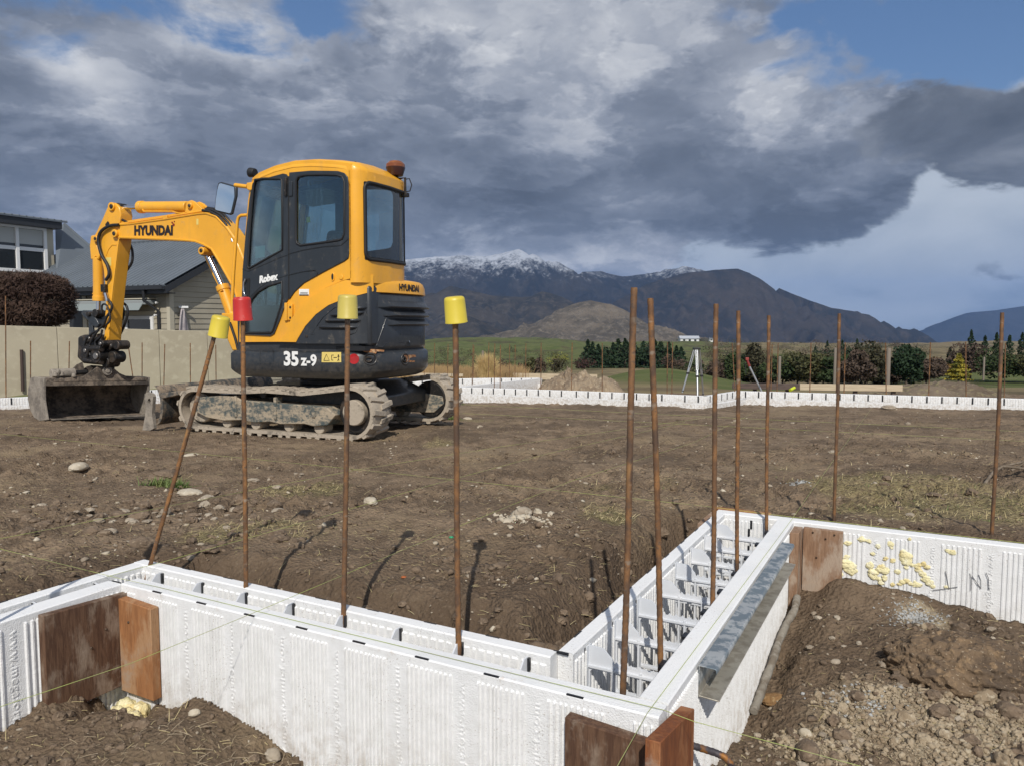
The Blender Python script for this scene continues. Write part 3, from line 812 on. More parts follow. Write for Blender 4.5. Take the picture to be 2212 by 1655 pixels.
_nb = [('cap1', (318, 1250), (473, 690)), ('red', (530, 1300), (524, 655)), ('cap3', (743, 1355), (751, 650)), ('cap4', (993, 1418), (983, 655)),
       ('a', (1343, 1508), (1370, 622)), ('b', (1427, 1445), (1405, 645)), ('c', (1537, 1318), (1547, 657)), ('d', (1594, 1222), (1595, 672)),
       ('e', (1657, 1147), (1661, 682)), ('f', (1803, 1122), (1813, 678)), ('g', (2143, 1160), (2165, 676))]
_lab = dict(cap1='rusty rebar leaning out of the left wall corner under a yellow cap', red='rusty rebar standing in the front wall under the red cap',
            cap3='dark rusty rebar in front of the engine cover, under a yellow cap', cap4='rusty rebar right of the excavator, under the bright yellow cap',
            a='tallest bare rusty rebar, in the near corner of the wide wall', b='bare rusty rebar leaning left in the wide wall, second from the corner',
            c='bare rusty rebar rising against the hillside from the middle of the wide wall', d='bare rebar with a flaking pale top, near the far end of the wide wall',
            e='thin bare rebar at the far corner of the wide wall', f='bare rusty rebar just behind the corner board of the splashed wall', g='rightmost near rebar, behind the splashed wall by the photo edge')
NEAR = {}; NEARO = {}
for i, (k, bp_, tp) in enumerate(_nb):
    B = onz(*bp_, -.06); T = ony(*tp, B[1] if k != 'cap1' else B[1] + .02)
    d = (B - T) / abs(T[2] - B[2]); low = B + d * .52
    r_ = (15 if k in ('a',) else 13) * B[1] / FPX / 2 * (.95 if B[1] < 3 else .85)
    r_ = .0088
    NEARO[k] = rebar(low, T, r_, _lab[k], 'bare and capped rebars standing in the near walls', i)
    NEAR[k] = (B, T)
# one more capped bar stands just left of the picture; its shadow falls into view
T5 = np.array([-1.70, 2.33, 1.05]); bar5 = rebar((-1.78, 2.36, -.5), T5, .0088, 'rusty rebar standing in the left wall under a yellow cap', 'bare and capped rebars standing in the near walls', 40)

def cap_mat(name, col, worn):
    return MAT(name, col, .42, var=[(7, 4, tuple(c * .86 for c in col), .45, .6), (34, 6, worn, .56, .74), (3, 3, tuple(min(1, c * 1.06) for c in col), .5, .6)], bump=[('n', 60, .15, .003)])
M_CAPY = cap_mat('yellow_plastic', (.60, .47, .045), (.52, .42, .15))
M_CAPY2 = cap_mat('faded_yellow_plastic', (.50, .40, .085), (.42, .34, .15))
M_CAPR = MAT('red_plastic', (.58, .035, .022), .45, var=[(5, 5, (.48, .022, .018), .45, .6), (24, 8, (.62, .28, .24), .57, .66)], bump=[('n', 60, .15, .003)])
def cap(top, axis, wpx, hpx, mat, label, bar):
    s = top[1] / FPX; R = wpx * s / 2; H = hpx * s
    prof = [(-H * .93, R * 1.045), (-H * .90, R * 1.05), (-H * .88, R * 1.02), (-.12 * H, R * .96), (-.04 * H, R * .90), (0.0, R * .76), (.012 * H, R * .3), (.014 * H, R * .01)]
    inner = [(-H * .93, R * .93), (-H * .2, R * .88), (-H * .15, R * .01)]
    b = MB().lathe(prof, lambda x, y, z: (x, y, z), 32)
    o = b.build('cap', mat, bar, smooth=40)
    o.matrix_parent_inverse = Matrix.LocRotScale(bar.location, bar.rotation_euler, None).inverted()
    o.location = top; o.rotation_euler = Vector(axis).to_track_quat('Z', 'Y').to_euler()
    o['label'] = label; return o
def capfor(k, px, py, w, h, mat, label, tilt=(0, 0)):
    B, T = NEAR[k]; P = ony(px, py, T[1]); ax = Vector(T - B).normalized() + Vector((tilt[0], tilt[1], 0)); cap(P, ax.normalized(), w, h, mat, label, NEARO[k])
capfor('cap1', 478, 684, 40, 48, M_CAPY, 'bright yellow tilted cap', (-.06, -.10))
capfor('red', 522, 643, 39, 53, M_CAPR, 'scuffed red cap', (-.02, -.10))
capfor('cap3', 751, 638, 43, 54, M_CAPY2, 'faded yellow cap', (0, -.05))
capfor('cap4', 981, 642, 47, 60, M_CAPY, 'bright yellow tilted cap', (-.07, -.12))
cap(T5 + np.array([0, 0, .03]), (.05, 0, 1), 48, 60, M_CAPY, 'yellow plastic cap', bar5)

# far bars over the far walls: (pixel x bottom, y bottom, x top, y top)
FARB = [(11, 868, 12, 640), (64, 800, 66, 737), (146, 800, 150, 738), (352, 855, 356, 744), (411, 848, 411, 742), (467, 842, 466, 746), (296, 822, 277, 746), (306, 830, 307, 741),
        (916, 828, 917, 742), (938, 824, 939, 742), (966, 852, 968, 744), (1019, 858, 1022, 745), (1022, 838, 1024, 748), (1055, 836, 1056, 741), (1067, 870, 1069, 743), (1080, 862, 1081, 746), (1100, 830, 1101, 744), (1112, 830, 1113, 746),
        (1135, 832, 1136, 743), (1168, 868, 1169, 741), (1234, 872, 1236, 741), (1301, 872, 1301, 742), (1441, 848, 1442, 740), (1451, 872, 1453, 741), (1590, 880, 1582, 742), (1547, 860, 1548, 742), (1678, 862, 1681, 742), (1749, 868, 1752, 741), (1806, 862, 1809, 757),
        (1823, 862, 1826, 740), (1916, 878, 1913, 741), (2006, 872, 2010, 740), (2089, 872, 2086, 739), (1665, 864, 1668, 745), (2170, 874, 2172, 742)]
def far_base(px):
    best = None
    for k, P in FAR.items():
        for a, b_ in zip(P[:-1], P[1:]):
            e = b_ - a; dx = (px - 1106) / FPX
            den = e[0] - dx * e[1]
            if abs(den) < 1e-6: continue
            t = (dx * a[1] - a[0]) / den
            if -.02 <= t <= 1.02:
                p = a + e * t
                yield k, p
FARSIDE = ['on the left behind the bucket', 'in the middle behind the excavator', 'in the middle left of the tripod', 'on the right beyond the plank rail']
protos = {}
for i, (xb, yb, xt, yt) in enumerate(FARB):
    c = list(far_base((xb + xt) / 2))
    if not c: continue
    c.sort(key=lambda kp: abs((703 + (1 - ZF) / kp[1][1] * FPX) - yb + 25))
    k, p = c[0]
    Y = p[1] + .07
    B = ony(xb, 860, Y); T = ony(xt, yt, Y)
    base = np.array([B[0], Y, ZF - .35])
    L = T[2] - base[2]
    kk = 0
    if kk not in protos:
        bb = MB().tube([(0, 0, 0), (0, 0, .5), (0, 0, 1.0)], .0095, 6)
        o = bb.build('rebar', M_REBAR, None, smooth=60); protos[kk] = o
    else:
        o = protos[kk].copy(); COL.objects.link(o)
    o.location = base; dv = Vector(T - base); o.rotation_euler = dv.to_track_quat('Z', 'Y').to_euler(); o.scale = (1, 1, dv.length)
    where = {'left': 'thin rebar over the far wall at the left, by the beige garden wall', 'back': 'thin rebar over the farthest wall, against the tawny grass', 'cross': 'thin rebar over the farthest wall, against the tawny grass',
             'mid': 'thin rebar standing over the long middle far wall', 'stub': 'thin rebar at the stub wall by the tripod', 'right': 'thin rebar standing over the long right far wall'}[k]
    if abs(xt - xb) > 12: where = 'thin rebar leaning clearly to the left against the beige garden wall'
    o['fw'] = k
    tag(o, where, 'rebar', 'thin rebars over the far walls, ' + {'left': 'left side', 'back': 'farthest wall', 'cross': 'farthest wall', 'mid': 'middle wall', 'stub': 'stub wall', 'right': 'right wall'}[k])

# ------------------------------------------------------------------ boards bracing the corners
def board_mat(name, a, b_, c_, knot=True):
    m = bpy.data.materials.new(name); m.use_nodes = True
    N = NT(m.node_tree); b = m.node_tree.nodes['Principled BSDF']
    v = N.new('ShaderNodeTexCoord').outputs['Object']
    g1 = N.noise(N.scale(v, (9, 9, 1.1)), 9, 6, .6, .6); g2 = N.noise(N.scale(v, (5, 5, 2.2)), 2.0, 5, .65); g3 = N.noise(N.scale(v, (40, 40, 3)), 12, 4, .6)
    c = N.mix(N.sstep(g1, .38, .62), a, b_)
    c = N.mix(N.sstep(g2, .46, .62), c, c_)
    c = N.mix(N.m('MULTIPLY', N.sstep(g3, .5, .7), .5), c, tuple(x * .55 for x in a))
    c = N.mix(N.m('MULTIPLY', N.sstep(N.noise(v, 7, 7, .7), .56, .70), .6), c, (.36, .30, .24))
    N.put(b.inputs['Base Color'], c); b.inputs['Roughness'].default_value = .8; b.inputs['Specular IOR Level'].default_value = .25
    bp = N.new('ShaderNodeBump'); bp.inputs['Strength'].default_value = .5; bp.inputs['Distance'].default_value = .004
    N.l.new(N.m('ADD', g1, N.m('MULTIPLY', g3, .6)), bp.inputs['Height']); N.l.new(bp.outputs[0], b.inputs['Normal'])
    return m
M_BD = board_mat('wet_dark_timber', (.085, .044, .027), (.135, .074, .044), (.25, .185, .135))
M_BO = board_mat('orange_timber', (.36, .165, .068), (.27, .120, .050), (.40, .235, .125))
M_BG = board_mat('weathered_timber', (.30, .185, .115), (.23, .135, .082), (.40, .31, .235))
M_BR = board_mat('red_brown_timber', (.24, .082, .030), (.17, .060, .026), (.34, .15, .065))
def board(name, fr, s0, s1, t0, t1, z0, z1, mat, label, skew=0, nails=()):
    o = MB()
    poly = [(s0, z0), (s1, z0), (s1, z1 + skew), (s0, z1)]
    cx = fr((s0 + s1) / 2, (t0 + t1) / 2, (z0 + z1) / 2); c = np.array(cx)
    f2 = lambda u, v, d: tuple(np.array(fr(u, d, v)) - c)
    o.prism(poly, f2, t0, t1)
    ob = o.build('brace_board', mat, None, bevel=.0025, seg=2); ob.location = cx
    for u, v in nails:
        nb = MB(); t_o = t1 if abs(t1) > abs(t0) else t0
        p0 = np.array(f2(u, v, t1)); p1 = np.array(f2(u + .004, v + .002, t1 + (.004 if t1 > t0 else -.004)))
        nb.cyl(tuple(p0), tuple(p1), .0042, None, 10); nb.build('nail', M_NAIL, ob)
    return tag(ob, label, 'timber board')
M_NAIL = MAT('nail_steel', (.10, .07, .05), .6, .6)
board('b', lambda s, t, z: W(s, 2.154 - t, z), -.325, -.0005, .0085, .042, -.385, -.012, M_BD, 'dark knotty board on the left wall, left one of the pair in the corner', -.018, [(-.10, -.14), (-.16, -.19)])
board('b', lambda s, t, z: W(-t, s, z), 1.925, 2.111, .0085, .045, -.40, -.048, M_BO, 'short bright orange board on the front wall, right one of the pair in the corner', .010, [(2.05, -.12)])
board('b', lambda s, t, z: W(-t, s, z), .004, .243, .0085, .046, -.64, -.055, M_BD, 'dark board with an orange top edge at the near corner of the front wall', .016, [(.17, -.17)])
board('b', lambda s, t, z: W(s, -t, z), -.135, .172, .0085, .047, -.64, .012, M_BR, 'red-brown board on edge at the near corner of the wide wall', -.055)
board('b', lambda s, t, z: W(s, -t, z), 2.06, 2.20, .0085, .05, -.42, -.012, M_BG, 'thick end-on board against the wide wall, beside the weathered square board')
board('b', lambda s, t, z: W(2.24 - t, s, z), -.236, -.052, .0085, .04, -.40, -.016, M_BG, 'weathered square board with nail marks on the splashed wall', .0, [(-.10, -.035), (-.16, -.06), (-.20, -.035), (-.12, -.16)])
board('b', lambda s, t, z: W(2.322 + t, s, z), .13, .44, .0, .036, -.3, .006, M_BO, 'pale orange board behind the far end of the wide wall')
board('b', lambda s, t, z: W(s, .4015 + t, z), 2.02, 2.30, .0, .035, -.4, -.012, M_BG, 'brown board on edge at the far left corner of the wide wall')

# ------------------------------------------------------------------ galvanised channel
def channel():
    m = bpy.data.materials.new('galvanised_steel'); m.use_nodes = True
    N = NT(m.node_tree); b = m.node_tree.nodes['Principled BSDF']
    v = N.new('ShaderNodeNewGeometry').outputs['Position']
    n1 = N.noise(N.scale(v, (1, 1, 1)), 16, 7, .7); n2 = N.noise(v, 5, 5, .6)
    c = N.mix(N.sstep(n1, .46, .56), (.22, .265, .295), (.50, .52, .52))
    nz = N.new('ShaderNodeSeparateXYZ'); N.l.new(v, nz.inputs[0])
    c = N.mix(N.m('MULTIPLY', N.sstep(nz.outputs[2], -.05, -.075), .8), c, N.mix(N.sstep(n1, .40, .6), (.34, .29, .22), (.43, .39, .31)))
    N.put(b.inputs['Base Color'], c); b.inputs['Metallic'].default_value = .55; N.put(b.inputs['Roughness'], N.sstep(n2, .3, .7, .38, .62))
    prof = [(0.0075, -.004), (.058, -.006), (.062, -.012), (.062, -.022), (.060, -.022), (.059, -.013), (.056, -.0085), (.0105, -.0075), (.0105, -.0965), (.070, -.100), (.070, -.104), (.0075, -.101)]
    o = MB().prism(prof, lambda u, v_, d: W(d, -u, v_), .36, 1.84).build('steel_channel', m, None, bevel=.0012)
    tag(o, 'mottled galvanised steel channel fixed along the outside of the wide wall', 'steel channel')
channel()

# ------------------------------------------------------------------ drain hose / bent bar
def hose():
    P = []
    for px, py, z in [(1722, 1290, -.36), (1716, 1318, -.38), (1700, 1345, -.41), (1682, 1385, -.44), (1668, 1430, -.46), (1652, 1470, -.49), (1640, 1505, -.51), (1626, 1540, -.53)]:
        P.append(onz(px, py, z + .03))
    pts = []
    for a, c in zip(P[:-1], P[1:]):
        for t in np.linspace(0, 1, 8, endpoint=False): pts.append(a + (c - a) * t)
    rad = [.017 + .0012 * sin(i * .7) + .0010 * sin(i * 1.9 + 1) for i in range(len(pts))]
    m = MAT('muddy_grey_sleeve', (.24, .215, .175), .85, var=[(14, 5, (.17, .14, .105), .45, .6), (40, 4, (.31, .28, .235), .5, .7)], bump=[('n', 50, .6, .006)])
    tag(MB().tube(pts, rad, 12).build('drain_hose', m, None, smooth=60), 'muddy grey hose lying along the foot of the wide wall', 'hose')
hose()
p = [np.array(W(.10, -.055, -.16)), np.array(W(.03, -.16, -.205)), onplane(1545, 1612, C0 - QV * .20, QV), onplane(1572, 1625, C0 - QV * .23, QV), onplane(1586, 1645, C0 - QV * .24, QV), onplane(1588, 1690, C0 - QV * .24, QV)]
p = [onz(1486, 1607, -.20), onz(1510, 1614, -.20), onz(1545, 1625, -.20), onz(1565, 1634, -.205), onz(1578, 1648, -.22), onz(1583, 1668, -.26), onz(1586, 1700, -.4)]
pp = []
for a, c in zip(p[:-1], p[1:]):
    for t in np.linspace(0, 1, 6, endpoint=False): pp.append(a + (c - a) * t)
m_bb = MAT('blue_brown_steel', (.085, .075, .085), .6, .4, var=[(18, 5, (.30, .13, .03), .52, .62), (50, 4, (.05, .045, .05), .5, .7)])
tag(MB().tube(pp, [.0095 * (1.12 if i % 2 else 1) for i in range(len(pp))], 10).build('bent_bar', m_bb, None, smooth=60), 'bent ribbed steel bar poking out beside the red-brown board', 'steel bar')

# ------------------------------------------------------------------ builder's string lines
def string(pts, r, label):
    o = MB().tube(pts, r, 5).build('string_line', M_STRAND, None, smooth=80)
    tag(o, label, 'string line', 'builder\'s string lines over the plot')
def Z(px, py, z=.015): return onz(px, py, z)
string([Z(-60, 1170), Z(0, 1185), Z(255, 1248), W(.036, 2.0, .003), W(.036, 1.0, .003), W(.036, 0.0, .004), Z(1500, 1558, .004), Z(1880, 1660, -.06), Z(2100, 1716, -.12)], .0009, 'lime string running along the top of the front wall and out past the near corner')
string([Z(-80, 1550, .02), Z(0, 1526, .02), Z(300, 1410, .02), Z(560, 1318, .02), Z(850, 1228, .02), Z(1192, 1054, .01)][:2] + [Z(283, 1432, .02), Z(560, 1318, .02), Z(990, 1137, .02), Z(1230, 1040, .0), Z(1500, 955, -.04), Z(1650, 880, -.3)], .0009, 'lime string slanting up from the lower left edge across the front wall')
string([Z(230, 1245, .01), Z(349, 1214, .02), Z(719, 1110, .02), Z(918, 1051, .01), Z(1190, 978, -.02), Z(1480, 912, -.1)], .0009, 'lime string from the left wall corner slanting up to the middle of the plot')
string([Z(0, 937, -.05), Z(774, 1014, -.03), Z(1106, 1049, -.02), W(2.31, .5, .012), W(2.31, 0, .006), W(2.31, -1.6, .006)], .0009, 'string crossing the whole plot level with the splashed wall')
string([Z(0, 1163, .0), Z(774, 1014, -.02), Z(1100, 962, -.04), Z(1538, 900, -.1)], .0009, 'string slanting up from the left edge behind the leaning rebar')
string([Z(700, 862, -.2), Z(1007, 874, -.2), Z(1550, 901, -.2), Z(2212, 932, -.2)], .0012, 'farther of two near-parallel strings over the right half of the soil')
string([Z(800, 885, -.16), Z(1007, 893, -.16), Z(1438, 914, -.15), Z(2212, 953, -.15)], .0011, 'nearer of two near-parallel strings over the right half of the soil')
string([Z(1884, 880, -.3), Z(1760, 1050, .0), W(2.31, .012, .006), W(1.2, .02, .005), W(0, .03, .005), Z(1330, 1660, -.02), Z(1240, 1770, -.04)], .0009, 'string along the outer top edge of the wide wall, running off toward the viewer')

# ------------------------------------------------------------------ stones, clods, straw
M_STONE = MAT('grey_tan_stone', (.34, .285, .215), .85, var=[(8, 6, (.26, .21, .155), .42, .6), (40, 4, (.44, .385, .30), .52, .7)], bump=[('n', 30, .5, .012)])
M_PALE = MAT('pale_stone', (.47, .41, .315), .85, var=[(9, 6, (.37, .31, .225), .42, .62), (50, 4, (.55, .49, .39), .52, .7)], bump=[('n', 30, .4, .010)])
M_CLOD = MAT('brown_clod', (.185, .132, .088), .95, var=[(14, 6, (.125, .088, .058), .42, .6), (50, 4, (.27, .205, .14), .52, .7)], bump=[('n', 50, .8, .016)])
def stone(px, py, w, h, mat, label, seed, amp=.28, z=None, cat='stone', flat=None, lift=.25, sub=4, name='stone', rz=None):
    p = onz(px, py, -.1)
    for _ in range(6): p = onz(px, py, gzs(p[0], p[1]))
    s = p[1] / FPX; a = w * s / 2; hh = (flat if flat is not None else h) * s * .5
    V, F_ = blob((0, 0, 0), 1.0, seed, sub, amp, 1.35, (1, .8, 1))
    n2 = fbm(V[:, 0] * 7 + seed, V[:, 1] * 7 + V[:, 2] * 5, 3); V = V * (1 + .10 * n2)[:, None]
    V = V * np.array([a, a * .9, max(hh, .006)])
    V[:, 2] = np.where(V[:, 2] < 0, V[:, 2] * .6, V[:, 2])
    o = npmesh(name, V, np.array(F_), mat, smooth=True)
    o.data.set_sharp_from_angle(angle=radians(38))
    o.location = (p[0], p[1], gz(p[0], p[1]) + hh * lift); o.rotation_euler = (0, 0, seed * 1.3 if rz is None else rz)
    return tag(o, label, cat)
stone(170, 1015, 46, 24, M_PALE, 'rounded pale stone on the soil at the left, in front of the blade', 1, .16)
stone(410, 1067, 62, 22, M_PALE, 'flat pale stone beside the leaning rebar', 2, .2, flat=16)
stone(414, 981, 34, 8, M_PALE, 'thin flat stone on the soil below the track rollers', 3, .15)
stone(800, 1085, 40, 22, M_PALE, 'tan blocky stone right of the rebar with the faded cap', 4)
stone(1130, 1118, 40, 30, M_STONE, 'largest stone in the pale rubble patch in mid plot', 5)
stone(600, 1098, 40, 16, M_STONE, 'flat brown stone at the edge of the straw tuft', 6)
stone(1530, 868, 50, 22, M_STONE, 'big tan boulder in front of the tripod feet', 7, .2, flat=26)
stone(1875, 878, 24, 16, M_CLOD, 'dark rounded turf clod at the foot of the right far wall', 8, cat='clod', name='clod')
stone(1920, 884, 34, 14, M_STONE, 'grey boulder right of the dark turf clod by the right far wall', 9)
stone(1775, 866, 60, 16, M_CLOD, 'wide soil clod against the right far wall near the plank rail', 10, cat='clod', name='clod')
stone(1220, 1338, 50, 36, M_STONE, 'rough tan rock in the pit by the inner wall corner', 11, .35)
stone(1675, 1512, 62, 34, MAT('ochre_clod', (.27, .155, .065), .95, var=[(14, 6, (.19, .105, .045), .42, .6), (50, 4, (.36, .24, .12), .52, .7)], bump=[('n', 50, .8, .016)]), 'ochre brown clod lying right of the grey hose', 12, .22, cat='clod', name='clod')
stone(1745, 1640, 70, 50, M_CLOD, 'brown clod half cut off at the bottom edge, under the lime string', 13, .25, cat='clod', name='clod')
stone(1740, 1590, 30, 26, M_PALE, 'angular pale stone just above the lime string at the bottom right', 14)
stone(2030, 1545, 54, 36, M_CLOD, 'dark clod among the pale spoil at the lower right', 15, .3, cat='clod', name='clod')
stone(2180, 1545, 60, 44, M_CLOD, 'brown clod at the right edge below the big overhanging lump', 16, .3, cat='clod', name='clod')
stone(1805, 1432, 24, 14, M_STONE, 'flat grey stone on the trodden soil, left of the big lump', 17)
stone(2002, 1405, 18, 14, M_STONE, 'small round stone stuck in the face of the big overhanging lump', 18, .1)
stone(1010, 905, 22, 10, M_PALE, 'pale pebble right of the far track', 19, .2)
stone(238, 1525, 60, 18, M_STONE, 'tan lump of dry soil at the mound edge below the corner boards', 20, .3, cat='clod', name='clod')
stone(588, 1567, 46, 30, M_STONE, 'tan broken lump on the right end of the near mound', 21, .3, cat='clod', name='clod')
stone(420, 1545, 26, 20, M_PALE, 'small pale stone on the crest of the near mound', 22, .2)
stone(60, 1520, 90, 26, M_STONE, 'dry tan soil flakes against the left wall at the photo edge', 23, .35, cat='clod', name='clod')
stone(310, 1180, 60, 30, M_CLOD, 'dark soil clod beside the cap shadow, behind the left wall', 24, .4, cat='clod', name='clod')
stone(355, 1030, 70, 30, M_CLOD, 'soil clod with green weeds, left of the rebar with the red cap', 25, .4, cat='clod', name='clod')
stone(2215, 1435, 30, 60, M_PALE, 'pale grey rock cut off by the right edge of the photo', 26, .2)

# big undercut lump of soil
def lump():
    p = onz(2065, 1530, -.46)
    V, F_ = blob((0, 0, 0), 1, 3.3, 6, .20, 1.3)
    n2 = fbm(V[:, 0] * 3.2 + V[:, 2] * 2, V[:, 1] * 3.2 + V[:, 2] * 3, 6, .62); n3_ = fbm(V[:, 0] * 11 + V[:, 2] * 7, V[:, 1] * 11 - V[:, 2] * 8, 4, .65); V = V * (1 + .30 * n2 + .12 * n3_)[:, None]
    V[:, 2] = np.where(V[:, 2] < -.25, -.25 + (V[:, 2] + .25) * .5, V[:, 2])
    V = V * np.array([.285, .22, .165])
    V[:, 0] += V[:, 2] * .20
    # undercut toward the viewer
    V[:, 1] += sm(-V[:, 2], -.02, .05) * sm(-V[:, 1], .0, .08) * .10
    m = MAT('ochre_soil', (.185, .125, .074), .95, var=[(5, 7, (.105, .072, .046), .42, .58), (30, 6, (.27, .18, .10), .52, .68), (90, 3, (.40, .32, .22), .62, .70)], bump=[('n', 30, .9, .03), ('v', 60, .5, .01)])
    o = npmesh('soil_lump', V, np.array(F_), m, smooth=True)
    o.location = (p[0] + .10, p[1] + .16, gzs(p[0], p[1]) - .005); o.rotation_euler = (0, .05, -.25)
    tag(o, 'big undercut lump of ochre soil casting a black shadow at the right', 'soil lump')
lump()

def scatter(n, region, size, mat, name, label, seed, sub=1, fl=(.5, .9), inside_only=None, dens=None):
    """loose gravel or crumbs over the soil: one merged mass"""
    rg = np.random.default_rng(seed)
    bm = bmesh.new(); bmesh.ops.create_icosphere(bm, subdivisions=sub, radius=1)
    U = np.array([v.co[:] for v in bm.verts]); T = np.array([[v.index for v in f.verts] for f in bm.faces]); bm.free()
    xs, ys = region(rg, n)
    r, q = to_rq(xs, ys); ok = np.ones(len(xs), bool)
    for a, b_, c, d in FOOT: ok &= ~((r > a - .012) & (r < b_ + .012) & (q > c - .012) & (q < d + .012))
    if inside_only is not None: ok &= (inside(r, q) == inside_only)
    if dens is not None: ok &= rg.random(len(xs)) < dens(xs, ys)
    xs = xs[ok]; ys = ys[ok]; k = len(xs)
    zs = ground_z(xs, ys)
    s = size[0] * (size[1] / size[0]) ** (rg.random(k) ** 2.6)
    sc = np.stack([s, s * rg.uniform(.6, 1, k), s * rg.uniform(*fl, k)], 1)
    an = rg.uniform(0, 2 * pi, k); ca, sa = np.cos(an), np.sin(an)
    tl = rg.normal(0, .35, k)
    P = U[None] * np.clip(1 + .34 * rg.standard_normal((k, len(U), 1)), .35, 1.8)
    P = P * sc[:, None, :]
    z2 = P[..., 2] + P[..., 0] * tl[:, None] * .6
    x2 = P[..., 0] * ca[:, None] - P[..., 1] * sa[:, None]; y2 = P[..., 0] * sa[:, None] + P[..., 1] * ca[:, None]
    V = np.stack([x2 + xs[:, None], y2 + ys[:, None], z2 + (zs + sc[:, 2] * .25)[:, None]], -1).reshape(-1, 3)
    Fc = (T[None] + (np.arange(k) * len(U))[:, None, None]).reshape(-1, 3)
    o = npmesh(name, V, Fc, mat); tag(o, label, None, kind='stuff')
    return o
def reg_polar(y0, y1, s0=-.75, s1=.75):
    def f(rg, n):
        y = y0 * (y1 / y0) ** rg.random(n); return y * rg.uniform(s0, s1, n), y
    return f
def clump(xs, ys): return np.clip(sm(fbm(xs * 2.1 + 31, ys * 2.1, 4, .6), -.12, .3), .08, 1)
scatter(9000, reg_polar(1.3, 13), (.003, .018), M_STONE, 'gravel', 'loose small stones over the soil', 1, 1, (.35, .8), True, clump)
scatter(3200, reg_polar(1.6, 13), (.004, .022), M_PALE, 'gravel', 'loose pale stones over the soil', 2, 1, (.35, .8), True, clump)
scatter(30000, reg_polar(1.3, 12), (.004, .024), M_CLOD, 'soil_crumbs', 'brown soil crumbs over the plot', 3, 1, (.4, .8), True, clump)
scatter(6500, reg_polar(1.0, 4, -.75, .95), (.0025, .013), M_STONE, 'gravel', 'small stones outside the walls', 4, 1, (.4, .8), False, clump)
scatter(7000, reg_polar(1.0, 4, -.75, .95), (.004, .020), M_CLOD, 'soil_crumbs', 'soil crumbs outside the walls', 5, 1, (.4, .8), False)
def stony_d(xs, ys):
    w = np.zeros_like(xs)
    for p, s in STONY: w = np.maximum(w, np.exp(-.5 * ((xs - p[0]) ** 2 + (ys - p[1]) ** 2) / s ** 2))
    return sm(w + .3 * fbm(xs * 5, ys * 5, 2), .3, .9)
M_SPOIL = MAT('pale_spoil', (.37, .295, .20), .95, var=[(9, 5, (.26, .195, .125), .42, .6), (50, 4, (.46, .39, .28), .52, .7)], bump=[('n', 60, .8, .012)])
scatter(60000, lambda rg, n: (rg.uniform(.45, 2.2, n), rg.uniform(1.4, 3.3, n)), (.002, .016), M_SPOIL, 'spoil_crumbs', 'pale crumbly spoil at the lower right', 6, 1, (.6, 1.0), False, stony_d)
M_CHIP = MAT('grey_chip', (.40, .40, .385), .85, var=[(12, 4, (.27, .265, .25), .42, .6)])
def disc(px, py, rad, z):
    c = onz(px, py, z)
    def f(rg, n): a = rg.uniform(0, 2 * pi, n); d = np.abs(rg.normal(0, rad, n)); return c[0] + d * np.cos(a), c[1] + d * np.sin(a) * .8
    return f
scatter(900, disc(1975, 1348, .075, -.36), (.0022, .008), M_CHIP, 'grey_chips', 'grey gravel chips on the trodden soil at the right', 7, 1, (.5, .9), False)
scatter(500, disc(1865, 1530, .08, -.45), (.003, .011), M_CHIP, 'grey_chips', 'grey chips above the pale spoil', 8, 1, (.5, .9), False)
scatter(150, disc(1725, 1046, .06, -.1), (.004, .012), M_CHIP, 'grey_chips', 'grey chips on the soil beyond the wide wall', 9, 1, (.5, .9), True)
scatter(60, disc(640, 1590, .035, -.42), (.005, .013), M_CHIP, 'grey_chips', 'grey chips at the right end of the near mound', 10, 1, (.6, .9), False)
scatter(160, disc(1110, 1130, .13, -.08), (.006, .028), M_PALE, 'rubble', 'pale rubble in mid plot', 11, 2, (.5, .9), True)
scatter(240, disc(1200, 826, .5, -.5), (.02, .06), M_PALE, 'rubble', 'rubble on the far spoil', 12, 1, (.5, .9), None) if False else None

def straw(n, seed, mat, name, label, dens, L=(.02, .055), up=.5, region=None, wid=.0011):
    rg = np.random.default_rng(seed)
    y = 2.2 * (9.5 / 2.2) ** rg.random(n); x = y * rg.uniform(-.75, .78, n)
    if region: x, y = region(rg, n)
    ok = rg.random(n) < dens(x, y); x = x[ok]; y = y[ok]
    r, q = to_rq(x, y)
    for a, b_, c, d in FOOT:
        k = ~((r > a - .02) & (r < b_ + .02) & (q > c - .02) & (q < d + .02)); x = x[k]; y = y[k]; r = r[k]; q = q[k]
    k = len(x); z = ground_z(x, y)
    an = rg.uniform(0, 2 * pi, k); l = rg.uniform(*L, k); lift = np.abs(rg.normal(0, up, k)).clip(.05, 1.2)
    dx = np.cos(an) * np.cos(lift); dy = np.sin(an) * np.cos(lift); dz = np.sin(lift)
    px_ = -np.sin(an) * wid * (1 + y * .18); py_ = np.cos(an) * wid * (1 + y * .18)
    droop = rg.uniform(0, .5, k); bx = rg.normal(0, .25, k)
    rows = []
    for t in (0, .5, 1.0):
        cx = x + dx * l * t + px_ / wid * l * bx * t * t * .2; cy = y + dy * l * t + py_ / wid * l * bx * t * t * .2
        cz = z + .002 + dz * l * t - droop * l * t * t * .5
        w = 1 - .6 * t
        rows += [np.stack([cx - px_ * w, cy - py_ * w, cz], -1), np.stack([cx + px_ * w, cy + py_ * w, cz + .0008], -1)]
    V = np.stack(rows, 1).reshape(-1, 3)
    b0 = np.arange(k) * 6
    Fq = np.concatenate([np.stack([b0, b0 + 1, b0 + 3, b0 + 2], -1), np.stack([b0 + 2, b0 + 3, b0 + 5, b0 + 4], -1)])
    o = npmesh(name, V, Fq, mat); return tag(o, label, kind='stuff')
M_STRAW = MAT('dry_grass', (.42, .34, .175), .8, var=[(3, 3, (.33, .27, .13), .42, .6), (17, 3, (.50, .42, .24), .5, .7)], coords='Generated')
